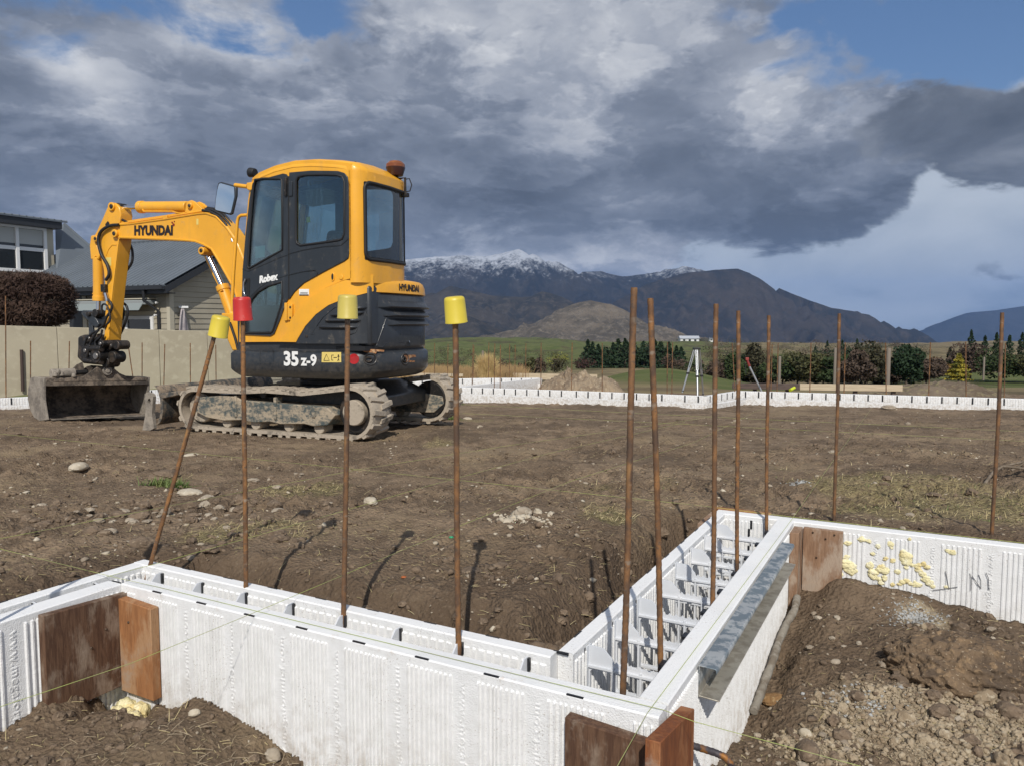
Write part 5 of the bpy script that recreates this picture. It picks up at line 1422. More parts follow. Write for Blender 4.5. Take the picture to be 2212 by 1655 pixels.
# warning label, number on the side
def sideplate(loop_px, fn, t, name, mat, parent, th=.003, bevel=0):
    L = [fn(x, y, t) for x, y in loop_px]; return MB().plate([L], SIDE, t - .004, t + th).build(name, mat, parent, bevel=bevel)
M_LAB = MAT('yellow_label', (.72, .56, .16), .5)
wl = bodyplate([(190, 1082), (438, 1082), (438, 1212), (190, 1212)], 'warning_label', M_LAB, skirt, -.004, .003, conv=K5)
for pts in ([(215, 1190), (252, 1108), (288, 1190)], [(340, 1120), (320, 1120), (320, 1185), (340, 1185)], [(345, 1152), (385, 1152)], [(405, 1130), (405, 1165), (396, 1195)], [(405, 1165), (414, 1195)], [(393, 1140), (417, 1140)]):
    q = [onbody(*K5(x, y)) for x, y in pts]
    if len(pts) == 3 and pts[0][0] == 215: q.append(q[0])
    MB().tube([wrap(0)(a, b_, .0045) for a, b_ in q], .0032, 4).build('pictogram', M_BLKD, wl)
q = onbody(*K5(405, 1122)); MB().cyl(wrap(0)(q[0], q[1], .003), wrap(0)(q[0], q[1], .0055), .007, None, 10).build('pictogram', M_BLKD, wl)
def sidetext(body, size, mid, t, mat, parent, bold=.004, sx=1.0, tilt=0.0, shear=0.0, depth=.002):
    vs, fs = text_mesh(body, size, depth, bold, sx); ct, st_ = cos(tilt), sin(tilt)
    MB().add([(mid[0] - ((x + shear * y) * ct - y * st_), t + .002 + z, mid[1] + (x + shear * y) * st_ + y * ct) for x, y, z in vs], fs).build('lettering', mat, parent, recalc=False)
for body_, sz_, px_, py_, bo_ in (('35', .180, 630, 777, .007), ('z-9', .142, 668, 780, .0045)):
    q = onbody(px_, py_); vs, fs = text_mesh(body_, sz_, .002, bo_, 1.0)
    MB().add([wrap(0)(q[0] + x, q[1] + y, .004 + z) for x, y, z in vs], fs).build('lettering', M_WHITE, skirt, recalc=False)
q = [e(x, y, .8) for x, y in ((562, 755), (590, 755), (590, 786), (562, 786))]
MB().tube([(a, .800, b_) for a, b_ in q], .003, 4, closed=True).build('service_flap', M_CHAR2, skirt)
MB().tube([(e(640, 745, .8)[0], .7995, .80), (e(640, 745, .8)[0], .800, .60)], .003, 4).build('seam', M_BLK, skirt)

# --- near side lower body: yellow arch and charcoal engine cover
core = MB().prism([(x, y) for x, y in outline(.05)], lambda u, v, d: (u, v, d), .80, 1.24).build('body_core', M_CHAR2, EX)
arch_o = [(405, 1625), (480, 1560), (500, 1480), (580, 1355), (690, 1250), (820, 1165), (960, 1105), (1120, 1060), (1228, 1048)]
arch_i = [(1228, 1190), (1100, 1225), (960, 1265), (850, 1310), (740, 1390), (650, 1490), (585, 1600), (570, 1628)]
ar = bodyplate(arch_o + arch_i, 'side_arch', M_YEL, EX, -.035, .012, .010, K4)
cov = [(570, 1628)] + arch_i[::-1][1:] + [(1222, 1192), (1218, 1640), (570, 1640)]
ec = bodyplate(cov, 'engine_cover', M_CHAR2, EX, -.03, .0075, .008, K4)
rim = [(700, 1560), (745, 1490), (800, 1415), (900, 1330), (1040, 1290), (1190, 1288), (1180, 1340), (1075, 1545), (1040, 1562)]
MB().tube([wrap(0)(a, b_, .0075) for a, b_ in [onbody(*K4(x, y)) for x, y in rim]], .006, 6, closed=True).build('moulding', M_CHAR2, ec, smooth=60)
for (xa, ya), (xb, yb) in (((950, 1345), (1170, 1330)), ((870, 1395), (1150, 1372)), ((820, 1440), (1120, 1440)), ((770, 1495), (1095, 1500))):
    A = onbody(*K4(xa, ya)); B = onbody(*K4(xb, yb)); tt = np.linspace(0, 1, 9)
    MB().tube([wrap(0)(A[0] + (B[0] - A[0]) * t, A[1] + (B[1] - A[1]) * t, .006 + .012 * (0 < t < 1)) for t in tt], [.008] + [.016] * 7 + [.008], 8).build('louvre', M_CHAR2, ec, smooth=60)
    MB().grid([[wrap(0)(A[0] + (B[0] - A[0]) * t, A[1] + (B[1] - A[1]) * t - dz, .0088) for t in tt] for dz in (.012, .028)]).build('vent', M_BLK, ec)
q = onbody(*K4(660, 1578)); MB().cyl(wrap(0)(q[0], q[1], .006), wrap(0)(q[0], q[1], .012), .014, None, 14).build('bolt', M_STEELD, ec)

# --- cab
CT = .78; CI = -.06
roofline = [(178, 262), (190, 215), (250, 166), (380, 110), (540, 70), (700, 60), (900, 70), (1045, 90)]
cabloop = roofline + [(1040, 500), (1040, 940), (1040, 1078), (960, 1100), (820, 1160), (690, 1245), (580, 1350), (500, 1475), (478, 1625), (82, 1628), (85, 1500), (100, 1300), (112, 1000), (135, 700), (160, 400)]
W_DOOR = [(222, 232), (300, 222), (440, 222), (452, 235), (455, 500), (456, 835), (330, 905), (172, 995), (158, 985), (158, 960), (180, 600), (205, 300)]
W_LOW = [(452, 1108), (456, 1240), (440, 1330), (375, 1530), (360, 1548), (130, 1550), (112, 1545), (112, 1450), (150, 1340), (190, 1258), (240, 1200), (320, 1150)]
W_QTR = [(572, 240), (590, 205), (650, 190), (800, 186), (920, 190), (970, 205), (988, 250), (988, 690), (970, 740), (940, 752), (800, 772), (610, 797), (580, 780), (571, 750)]
M_GLASS = bpy.data.materials.new('tinted_glass'); M_GLASS.use_nodes = True
def glassmat(m, tint, mixv):
    N = NT(m.node_tree); N.n.clear(); o = N.new('ShaderNodeOutputMaterial')
    t = N.new('ShaderNodeBsdfTransparent'); t.inputs[0].default_value = (*tint, 1)
    g = N.new('ShaderNodeBsdfGlossy'); g.inputs['Roughness'].default_value = .02; g.inputs[0].default_value = (1, 1, 1, 1)
    fr = N.new('ShaderNodeFresnel'); fr.inputs[0].default_value = 1.5
    mx = N.new('ShaderNodeMixShader'); N.put(mx.inputs[0], N.m('ADD', N.m('MULTIPLY', fr.outputs[0], 1.0), mixv)); N.l.new(t.outputs[0], mx.inputs[1]); N.l.new(g.outputs[0], mx.inputs[2])
    N.l.new(mx.outputs[0], o.inputs[0])
glassmat(M_GLASS, (.74, .85, .87), .03)
S4 = lambda L, t: [c4(x, y, t) for x, y in L]
RX0 = c4(1040, 500, CT)[0]
cabE = MB()
cab = cabE.plate([S4(cabloop, CT), S4(W_DOOR, CT), S4(W_QTR, CT), S4(W_LOW, CT)], SIDE, CT - .03, CT).build('cab', M_YEL, EX)
# far side of the cab, seen through the glass
CTF = CI
far_in = [(x, z) for x, z in S4(cabloop, CT)]
cx0 = [max(p[0] for p in far_in), min(p[0] for p in far_in)]
def shrink(loop): return loop
MB().plate([S4(cabloop, CT), S4(W_DOOR, CT), S4(W_QTR, CT), S4(W_LOW, CT)], SIDE, CI, CI + .03).build('side_wall', M_CHAR2, cab)
# door leaf and dark quarter panel, proud of the shell
door = [(205, 258), (300, 222), (462, 178), (488, 184), (502, 205), (505, 600), (506, 1255), (480, 1300), (440, 1420), (385, 1555), (350, 1575), (95, 1562), (96, 1440), (108, 1240), (115, 1000), (140, 700), (172, 400), (190, 290)]
dr = MB().plate([S4(door, CT), S4(W_DOOR, CT), S4(W_LOW, CT)], SIDE, CT + .002, CT + .014).build('door', M_CHAR, cab)
qp = [(512, 205), (512, 168), (700, 152), (930, 155), (985, 172), (1015, 205), (1023, 260), (1027, 860), (1022, 905), (990, 930), (800, 1030), (640, 1120), (560, 1195), (514, 1262)]
qt = MB().plate([S4(qp, CT), S4(W_QTR, CT)], SIDE, CT - .002, CT + .012).build('quarter_panel', M_CHAR, cab, bevel=.005)
def seal(L, t, parent, r=.012, mat=None):
    MB().tube([(a, t, z) for a, z in S4(L, CT)], r, 6, closed=True).build('window_seal', mat or M_BLK, parent, smooth=70)
def pane(L, t, parent, th=.004): MB().plate([S4(L, CT)], SIDE, t - th, t).build('glass', M_GLASS, parent)
for L, pr, t in ((W_DOOR, dr, CT + .012), (W_LOW, dr, CT + .012), (W_QTR, qt, CT + .010)): seal(L, t, pr); pane(L, t - .006, pr)
for L in (W_DOOR, W_QTR, W_LOW): pane(L, CI + .01, cab)
# crease lines of the door and panel
for pts in ([(114, 1000), (160, 1020), (300, 960), (450, 895), (500, 880)], [(512, 868), (640, 835), (800, 808), (960, 795), (1024, 740)], [(512, 1050), (640, 1020), (740, 1010), (760, 1030), (752, 1050)], [(106, 1250), (180, 1240), (260, 1160), (340, 1105), (500, 1052)]):
    MB().tube([(a, CT + .012, z) for a, z in S4(pts, CT)], .006, 5).build('crease', M_CHAR, cab, smooth=70)
MB().tube([(a, CT + .006, z) for a, z in S4([(509, 200), (509, 1255)], CT)], .009, 4).build('door_gap', M_BLK, dr)
# handle, hinges, stickers
hd = S4([(150, 1085), (135, 1120), (132, 1180), (142, 1230), (160, 1225)], CT)
MB().tube([(a, CT + .03, z) for a, z in hd], .009, 8).build('door_handle', M_CHROME, dr, smooth=60)
MB().plate([S4([(150, 1075), (178, 1080), (175, 1240), (150, 1245)], CT)], SIDE, CT + .012, CT + .018).build('handle_plate', M_BLK, dr)
for L in ([(480, 215), (500, 215), (500, 375), (480, 375)],): MB().plate([S4(L, CT)], SIDE, CT + .012, CT + .032).build('hinge', M_STEELD, dr, bevel=.004)
MB().plate([S4([(515, 245), (545, 245), (545, 375), (515, 375)], CT)], SIDE, CT + .010, CT + .022).build('hinge', M_CHAR, qt, bevel=.004)
for L in ([(478, 1290), (500, 1290), (500, 1445), (478, 1445)], [(505, 1300), (545, 1300), (545, 1440), (505, 1440)]): MB().plate([S4(L, CT)], SIDE, CT + .002, CT + .022).build('hinge', M_YEL, cab, bevel=.004)
for x, y in ((530, 1328), (530, 1418)): q = c4(x, y, CT); MB().cyl((q[0], CT + .02, q[1]), (q[0], CT + .028, q[1]), .010, None, 8).build('bolt', M_STEELD, cab)
stk = MB().plate([S4([(594, 1172), (678, 1172), (678, 1228), (594, 1228)], CT)], SIDE, CT - .002, CT + .003).build('sticker', M_WHITE, cab)
MB().plate([S4([(596, 1218), (676, 1218), (676, 1227), (596, 1227)], CT)], SIDE, CT, CT + .0045).build('printing', M_BLKD, stk)
for yy in (1200, 1208): MB().plate([S4([(604, yy), (668, yy), (668, yy + 3), (604, yy + 3)], CT)], SIDE, CT, CT + .0045).build('printing', M_BLKD, stk)
q = [c4(885 + 16 * cos(a), 1066 + (38 if sin(a) > 0 else 38) * sin(a), CT) for a in np.linspace(0, 2 * pi, 16, endpoint=False)]
MB().plate([q], SIDE, CT - .001, CT + .008).build('grommet', M_YEL, cab, bevel=.002)
MB().plate([[c4(884 + 9 * cos(a), 1066 + 28 * sin(a), CT) for a in np.linspace(0, 2 * pi, 14, endpoint=False)]], SIDE, CT + .006, CT + .0095).build('slot', M_BLK, cab)
q = c4(957, 1070, CT); MB().cyl((q[0], CT, q[1]), (q[0], CT + .008, q[1]), .022, None, 16).build('plug', M_YEL, cab, bevel=.003)
sidetext('Robex', .088, c4(336, 1080, CT), CT + .013, M_WHITE, dr, .005, .92, .13, .22)
MB().plate([S4([(205, 805), (290, 797), (290, 895), (205, 908)], CT)], SIDE, CT - .012, CT - .008).build('permit', MAT('mint_card', (.34, .66, .55), .6), dr)
MB().plate([S4([(650, 550), (680, 548), (682, 595), (652, 598)], CT)], SIDE, CT - .012, CT - .008).build('tag', MAT('lime_card', (.62, .68, .10), .6), qt)
# rear wall of the cab with rounded corners and a wraparound window
cabtop = c4(1170, 118, CT); cablow = c4(1170, 1048, CT)
def rear_plan(n=12):
    x0 = RX0; P = []; R = .25
    P.append((x0 + .02, CT))
    for k in range(n + 1):
        a = radians(90 * k / n); P.append((x0 - .13 * sin(a), CT - R + R * cos(a)))
    P.append((x0 - .142, .36)); R2 = .20; R = .13
    for k in range(n + 1):
        a = radians(90 * k / n); P.append((x0 - R + R2 * (1 - cos(a)), CI + R2 - R2 * sin(a)))
    P.append((x0 + .02, CI))
    return np.array(P)
RPn = rear_plan(); RD = np.concatenate([[0], np.cumsum(np.linalg.norm(np.diff(RPn, axis=0), axis=1))])
def rw(u, v, d):
    x = np.interp(u, RD, RPn[:, 0]); y = np.interp(u, RD, RPn[:, 1]); x2 = np.interp(u + .008, RD, RPn[:, 0]); y2 = np.interp(u + .008, RD, RPn[:, 1]); x1 = np.interp(u - .008, RD, RPn[:, 0]); y1 = np.interp(u - .008, RD, RPn[:, 1])
    t = np.array([x2 - x1, y2 - y1]); t = t / (np.linalg.norm(t) + 1e-9); n = np.array([t[1], -t[0]])
    if n @ np.array([-1, .25]) < 0: n = -n
    return (float(x + n[0] * d), float(y + n[1] * d), v)
def u_px(px, z):
    best = None
    for u in np.linspace(0, RD[-1] * .8, 300):
        p = rw(u, z, 0); w = EX_E + EX_S * (EXF * p[0] + EXL * p[1] + np.array([0, 0, z])); qq = w - CAMP
        x = 1106 + FPX * qq[0] / (qq[1] * cos(PITCH) - qq[2] * sin(PITCH))
        if best is None or abs(x - px) < best[0] - .3: best = (abs(x - px), u)
    return best[1]
def z_u(px, py, u):
    p = rw(u, 0, 0); w = EX_E + EX_S * (EXF * p[0] + EXL * p[1]); d = ray(px, py); return float((1 + d[2] / d[1] * w[1] - EX_E[2]) / EX_S)
ua = u_px(789, 2.0); ub = RD[-1] - .20; zt = z_u(789, 395, ua); zb = z_u(789, 560, ua)
ztop = c4(1040, 145, CT)[1]; zlow = ZT - .06
us = np.concatenate([np.linspace(0, ua, 9), np.linspace(ua, ub, 16)[1:], np.linspace(ub, RD[-1], 9)[1:]])
zs = [zlow, (zlow + zb) / 2, zb, zt, ztop]
b = MB()
for i in range(len(us) - 1):
    for j in range(len(zs) - 1):
        if ua - 1e-6 <= us[i] and us[i + 1] <= ub + 1e-6 and j == 2: continue
        b.add([rw(us[i], zs[j], 0), rw(us[i + 1], zs[j], 0), rw(us[i + 1], zs[j + 1], 0), rw(us[i], zs[j + 1], 0)], [(0, 1, 2, 3)])
rwall = b.build('rear_wall', M_YEL, cab, smooth=50)
cr = .05; um = (ua, ub)
def rr_loop(u0, u1, z0, z1, c, n=5):
    P = []
    for cu, cz, a0 in ((u1 - c, z1 - c, 0), (u0 + c, z1 - c, 90), (u0 + c, z0 + c, 180), (u1 - c, z0 + c, 270)):
        P += [(cu + c * cos(radians(a0 + 90 * k / n)), cz + c * sin(radians(a0 + 90 * k / n))) for k in range(n + 1)]
    Q = []
    for p, q in zip(P, P[1:] + P[:1]):
        m = max(1, int(np.hypot(q[0] - p[0], q[1] - p[1]) / .04))
        Q += [(p[0] + (q[0] - p[0]) * i / m, p[1] + (q[1] - p[1]) * i / m) for i in range(m)]
    return Q
RL = rr_loop(ua - .004, ub + .004, zb - .004, zt + .004, .06)
MB().tube([rw(u, z, .004) for u, z in RL], .016, 6, closed=True).build('window_seal', M_BLK, rwall, smooth=70)
RL2 = rr_loop(ua + .02, ub - .02, zb + .02, zt - .02, .045)
corner_fill = MB().plate([rr_loop(ua - .01, ub + .01, zb - .01, zt + .01, .012), RL2], rw, -.004, .003).build('window_border', M_BLK, rwall)
b = MB(); b.grid([[rw(u, z, -.003) for u in np.linspace(ua, ub, 16)] for z in (zb, zt)]); b.build('glass', M_GLASS, rwall, smooth=60)
# roof: a shallow shell over the plan, curved to the roof line
prof = S4(roofline, CT)
prof = [(x, z) for x, z in prof] + [(RX0 - .06, ztop + .022), (RX0 - .105, ztop - .012), (RX0 - .130, ztop - .070)]
rows = []
for y, dz, k in ((CT + .004, -.055, 0), (CT - .002, -.015, .6), (CT - .03, .012, 1), (CT - .12, .032, 1), (.42, .045, 1), (CI + .12, .032, 1), (CI + .03, .012, 1), (CI, -.055, 1)):
    sh = 0.0
    R = []
    for i, (x, z) in enumerate(prof):
        yy = y
        if x < RX0: yy = min(y, CT - max(0, (.25 - .25 * sqrt(max(0, 1 - ((RX0 - x) / .132) ** 2)))) ) if y > .4 else max(y, CI + .8 * max(0, (.25 - .25 * sqrt(max(0, 1 - ((RX0 - x) / .132) ** 2)))))
        R.append((x, yy, z + dz * (1 if i > 1 else .3)))
    rows.append(R)
roof = MB().grid(rows).build('roof', M_YEL, cab, smooth=50)
q = c4(1077, 85, CT - .2); MB().cyl((q[0], CT - .2, q[1] - .03), (q[0], CT - .2, q[1] + .012), .010, None, 8).build('roof_plug', M_BLK, roof)
# front frame of the cab
FP = [c4(x, y, CT) for x, y in ((182, 250), (160, 400), (135, 700), (112, 1000), (100, 1300), (86, 1500), (83, 1628))]
for yy in (CT - .03, CI + .03): MB().tube([(x, yy, z) for x, z in FP], .028, 8).build('front_post', M_YEL, cab, smooth=70)
MB().grid([[(x, yy, z) for x, z in FP] for yy in (CT - .05, CI + .05)]).build('windscreen', M_GLASS, cab, smooth=60)
# inside: floor, seat, consoles, levers
MB().box((RX0 - .1, CI + .03, .82), (.58, CT - .04, .86)).build('cab_floor', M_BLK, cab)
MB().box((RX0 - .12, CI + .08, .86), (RX0 + .12, CT - .10, 1.42)).build('rear_shelf', M_CHAR2, cab, bevel=.03)
st_ = MB(); st_.prism([(.20, 1.22), (.20, 1.34), (-.20, 1.30), (-.28, 1.95), (-.38, 1.95), (-.36, 1.20)], SIDE, .16, .58)
st_.build('seat', M_BLK, cab, bevel=.05, seg=3)
for yy in (.66, .09): MB().prism([(.20, 1.35), (.22, 1.46), (-.2, 1.50), (-.25, 1.30)], SIDE, yy - .05, yy + .05).build('console', M_CHAR2, cab, bevel=.02)
for yy in (.66, .09): MB().tube([(.16, yy, 1.44), (.19, yy, 1.56), (.20, yy, 1.66)], [.012, .012, .022], 8).build('lever', M_BLK, cab, smooth=60)
for yy in (.30, .42): MB().tube([(.48, yy, .9), (.44, yy, 1.25), (.40, yy, 1.50)], [.012, .012, .018], 8).build('lever', M_BLK, cab, smooth=60)
MB().prism([(.42, 1.55), (.50, 1.60), (.46, 1.90), (.40, 1.86)], SIDE, .10, .18).build('monitor', M_BLK, cab, bevel=.01)
MB().prism([(.30, 2.28), (-.35, 2.32), (-.35, 2.36), (.30, 2.33)], SIDE, CI + .06, CT - .08).build('headlining', M_CHAR2, cab)
# streaky film hanging inside the quarter window
M_FILM = bpy.data.materials.new('cloudy_film'); M_FILM.use_nodes = True
N = NT(M_FILM.node_tree); bs = M_FILM.node_tree.nodes['Principled BSDF']
v = N.new('ShaderNodeTexCoord').outputs['Object']; a = N.sstep(N.noise(N.scale(v, (14, 14, 1.4)), 3, 5, .7), .46, .72, 0.0, .55)
bs.inputs['Base Color'].default_value = (.7, .71, .70, 1); N.put(bs.inputs['Alpha'], a)
MB().plate([S4([(600, 440), (640, 220), (700, 230), (770, 330), (765, 520), (750, 740), (610, 770)], CT)], SIDE, CT - .05, CT - .048).build('film', M_FILM, qt)
# beacon on a bracket
def at_w(px, py, x, y):
    w = EX_E + EX_S * (EXF * x + EXL * y); d = ray(px, py); return float((1 + d[2] / d[1] * w[1] - EX_E[2]) / EX_S)
def loc_px(px, depth_xy):
    """slide along the sideways axis so the point shows in column px"""
    x, y = depth_xy
    for _ in range(12):
        w = EX_E + EX_S * (EXF * x + EXL * y); k = (px - 1106) / FPX; err = k * w[1] - w[0]
        x += err / EX_S * EXF[0]; y += err / EX_S * EXL[0]
    return x, y
bx, by = loc_px(859, (RX0 - .08, .10)); z0 = at_w(859, 381, bx, by); z1 = at_w(859, 349, bx, by); zm = at_w(859, 363, bx, by)
bc = MB().lathe([(z0, .070), (zm - .01, .093), (zm, .094)], lambda x, y, h: (bx + x, by + y, h), 24).build('beacon', MAT('dark_amber', (.045, .014, .008), .3), EX, smooth=40)
MB().lathe([(zm, .092), (zm + .03, .090), (z1 - .02, .078), (z1 - .004, .06), (z1, .03)], lambda x, y, h: (bx + x, by + y, h), 24).build('lens', MAT('amber_plastic', (.30, .105, .030), .22, var=[(8, 3, (.19, .06, .02), .45, .6)]), bc, smooth=40)
px2, py2 = loc_px(879, (RX0 - .15, .05)); za = at_w(876, 385, px2, py2); zb2 = at_w(876, 420, px2, py2)
MB().tube([(bx, by, z0 - .01), (bx - .03, by - .01, z0 - .03), (px2, py2, za), (px2, py2, zb2)], .012, 6).build('bracket', M_STEELD, bc, smooth=60)
MB().tube([(px2, py2, zb2 + .02), (px2 - .035, py2 - .03, zb2 + .03), (px2 - .05, py2 - .04, zb2 + .09), (px2 - .03, py2 - .03, zb2 + .15), (px2, py2, zb2 + .14)], .006, 6).build('cable', M_BLK, bc, smooth=60)
MB().box((px2 - .03, py2 - .03, zb2 - .03), (px2 + .03, py2 + .03, zb2 + .01)).build('clamp', M_STEELD, bc, bevel=.004)
# work lamp, mirror, grab rail
q = c4(200, 172, .3); MB().cyl((q[0] - .02, .3, q[1]), (q[0] + .05, .3, q[1] + .01), .045, .05, 16).build('work_lamp', M_BLK, cab, bevel=.006)
TM = .80
mir = [c2(x, y, TM) for x, y in ((905, 45), (940, 35), (1100, 80), (1122, 100), (1120, 200), (1070, 415), (1045, 425), (880, 385), (862, 365), (868, 250), (890, 110))]
ml = MB().plate([mir], SIDE, TM - .03, TM + .0).build('mirror', M_CHAR, EX, bevel=.012)
mi2 = [c2(x, y, TM) for x, y in ((922, 60), (945, 55), (1088, 95), (1104, 110), (1102, 200), (1058, 395), (1040, 405), (890, 368), (878, 355), (884, 250), (905, 120))]
MB().plate([mi2], lambda u, v, d: (u, d + .02 * (u - mir[0][0]), v), TM + .001, TM + .004).build('mirror_glass', MAT('mirror', (.85, .87, .88), .03, 1.0), ml)
A = [c2(x, y, TM) for x, y in ((1095, 72), (1240, 90))]
MB().tube([(A[0][0], TM - .015, A[0][1]), (A[1][0], TM - .015, A[1][1])], .020, 8).build('arm', M_YEL, ml, smooth=60)
K = c2(1268, 90, TM); MB().prism([c2(x, y, TM) for x, y in ((1240, 45), (1305, 40), (1300, 125), (1290, 140), (1250, 130), (1240, 110))], SIDE, TM - .05, TM).build('mirror_bracket', M_YEL, ml, bevel=.008)
RLs = [(1255, 425), (1180, 430), (1150, 450), (1135, 500), (1120, 700), (1090, 1100), (1075, 1400), (1075, 1560)]
MB().tube([(a, .72, z) for a, z in [c2(x, y, .72) for x, y in RLs]], .016, 8).build('grab_rail', M_YEL, EX, smooth=60)

# --- boom
BT = .10
boom = [(646, 520), (700, 516), (890, 490), (1060, 462), (1110, 458), (1165, 475), (1225, 535), (1270, 600), (1320, 720), (1400, 920), (1450, 1090), (1330, 1120), (1300, 990), (1272, 914), (1258, 867), (1217, 794), (1171, 712), (1139, 657), (1097, 634), (1052, 617), (1000, 610), (900, 606), (780, 601), (640, 596), (628, 560)]
bm_ = MB().prism([c1(x, y, BT) for x, y in boom], SIDE, -BT, BT).build('boom', M_YEL, EX, bevel=.012)
# edge flanges of the boom plates
fl = [(640, 524), (700, 520), (890, 494), (1060, 466), (1110, 462), (1163, 480), (1220, 540), (1265, 605), (1313, 722), (1390, 920)]
MB().tube([(a, BT + .002, z) for a, z in [c1(x, y, BT) for x, y in fl]], .010, 5).build('flange', M_YEL, bm_, smooth=60)
fl = [(640, 592), (780, 597), (900, 602), (1000, 607), (1052, 613), (1097, 630), (1140, 654), (1174, 710), (1220, 792), (1261, 866), (1300, 985)]
MB().tube([(a, BT + .002, z) for a, z in [c1(x, y, BT) for x, y in fl]], .012, 5).build('flange', M_YEL, bm_, smooth=60)
sidetext('HYUNDAI', .145, c1(827, 557, BT), BT + .001, M_BLKD, bm_, .0075, .92, -.045)
for x, y in ((936, 524),):
    q = c1(x, y, BT); 
    for dx, dz, s_ in ((0, 0, .016), (.02, .025, .011), (-.012, .035, .008)): MB().cyl((q[0] + dx, BT, q[1] + dz), (q[0] + dx, BT + .004, q[1] + dz), s_, None, 10).build('emblem', MAT('dark_red', (.22, .02, .015), .5), bm_)
MB().plate([[c1(x, y, BT) for x, y in ((1059, 492), (1070, 492), (1070, 524), (1059, 524))]], SIDE, BT, BT + .003).build('capacity_label', M_LAB, bm_)
# cylinder lug on the boom and pin bosses
MB().prism([c1(x, y, .06) for x, y in ((1000, 460), (1010, 400), (1035, 392), (1055, 402), (1085, 430), (1115, 462))], SIDE, .04, .075).build('lug', M_YEL, bm_, bevel=.006)
MB().prism([c1(x, y, .06) for x, y in ((1000, 460), (1010, 400), (1035, 392), (1055, 402), (1085, 430), (1115, 462))], SIDE, -.075, -.04).build('lug', M_YEL, bm_, bevel=.006)
def pin(fn, x, y, t0, t1, r, mat, parent, name='pin', n=14):
    q = fn(x, y, t1); return MB().cyl((q[0], t0, q[1]), (q[0], t1, q[1]), r, None, n).build(name, mat, parent, bevel=.006)
pin(c1, 1018, 420, -.10, .10, .035, M_YEL, bm_, 'pin_boss'); pin(c1, 1016, 420, .09, .112, .018, M_STEELD, bm_)
pin(c1, 1082, 664, -.14, .14, .044, M_YEL, bm_, 'pin_boss'); pin(c1, 1080, 662, .13, .148, .022, M_STEELD, bm_)
# ram on top (arm cylinder)
def ram(fn, p0, p1, p2, rb, rr_, t, parent, name):
    A, B, C_ = [fn(*p, t) for p in (p0, p1, p2)]
    v3 = lambda q: (q[0], t, q[1])
    o = MB().cyl(v3(A), v3(B), rb, None, 20).build(name, M_YEL, parent, bevel=.010)
    MB().cyl(v3(B), v3(C_), rr_, None, 16).build('piston_rod', M_CHROME, o, smooth=60)
    d = (np.array(B) - np.array(A)); d = d / np.linalg.norm(d); D = np.array(B) - d * .05
    MB().cyl(v3(D), v3(np.array(B) + d * .01), rb + .008, None, 20).build('gland', M_YEL, o, bevel=.004)
    MB().cyl((C_[0], t - .055, C_[1]), (C_[0], t + .055, C_[1]), rr_ + .022, None, 16).build('rod_eye', M_STEELD, o, bevel=.005)
    return o
ra = ram(c1, (1012, 428), (756, 429), (655, 431), .064, .025, 0.0, bm_, 'arm_cylinder')
MB().tube([(a, .055, z) for a, z in [c1(x, y, .05) for x, y in ((770, 440), (775, 452), (930, 452), (965, 462), (1000, 462))]], .009, 6).build('pipe', M_YEL, ra, smooth=60)
rb = ram(c1, (1266, 1050), (1199, 856), (1112, 668), .066, .030, .02, EX, 'boom_cylinder')
MB().tube([(a, .09, z) for a, z in [c1(x, y, .09) for x, y in ((1200, 875), (1185, 885), (1235, 1010))]], .008, 6).build('pipe', M_YEL, rb, smooth=60)
MB().prism([c1(x, y, -.05) for x, y in ((1085, 680), (1105, 690), (1270, 1000), (1250, 1020), (1235, 990), (1140, 800))], SIDE, -.10, -.07).build('cylinder_guard', M_YEL, rb, bevel=.005)
# pipes and hoses along the back of the boom
for off, t in ((0, .075), (-6, .045)):
    MB().tube([(a, t, z) for a, z in [c1(x, y + off, t) for x, y in ((640, 521), (700, 510), (890, 483), (1060, 455), (1105, 448))]], .011, 6).build('pipe', M_YEL, bm_, smooth=60)
q = c1(897, 484, .08); MB().box((q[0] - .03, .02, q[1] - .03), (q[0] + .03, .105, q[1] + .02)).build('pipe_clamp', M_YEL, bm_, bevel=.004)
for t, dx in ((.085, 0), (.03, 14), (-.05, 26)):
    MB().tube([(a, t, z) for a, z in [c1(x + dx, y - dx * .5, t) for x, y in ((1090, 446), (1130, 452), (1180, 480), (1215, 520), (1250, 600))]], .015, 8).build('hose', M_BLK, bm_, smooth=60)
    MB().tube([(a, t, z) for a, z in [c1(x + dx, y - dx * .5, t) for x, y in ((1250, 600), (1290, 700), (1330, 800))]], .012, 8).build('pipe', M_YEL, bm_, smooth=60)
    q = c1(1250 + dx, 600 - dx * .5, t); q2 = c1(1256 + dx, 616 - dx * .5, t); MB().cyl((q[0], t, q[1]), (q2[0], t, q2[1]), .019, None, 10).build('fitting', M_CHROME, bm_)

# --- dipper arm
AT = .085
arm = [(580, 425), (595, 405), (625, 410), (642, 430), (650, 470), (640, 520), (645, 600), (632, 700), (612, 860), (598, 1000), (588, 1150), (566, 1148), (560, 1140), (566, 1000), (572, 900), (556, 760), (540, 690), (520, 620), (500, 600), (503, 588), (520, 560), (552, 490)]
am = MB().prism([c1(x, y, AT) for x, y in arm], SIDE, -AT, AT).build('arm', M_YEL, EX, bevel=.010)
MB().tube([(a, AT + .001, z) for a, z in [c1(x, y, AT) for x, y in ((642, 600), (629, 700), (609, 860), (595, 1000), (586, 1148))]], .010, 5).build('flange', M_YEL, am, smooth=60)
MB().tube([(a, AT + .001, z) for a, z in [c1(x, y, AT) for x, y in ((572, 690), (585, 655), (605, 632), (628, 632))]], .007, 5).build('weld_seam', M_YEL, am, smooth=60)
pin(c1, 596, 425, -.11, .11, .050, M_YEL, am, 'pin_boss'); pin(c1, 595, 424, .10, .122, .026, M_STEELD, am)
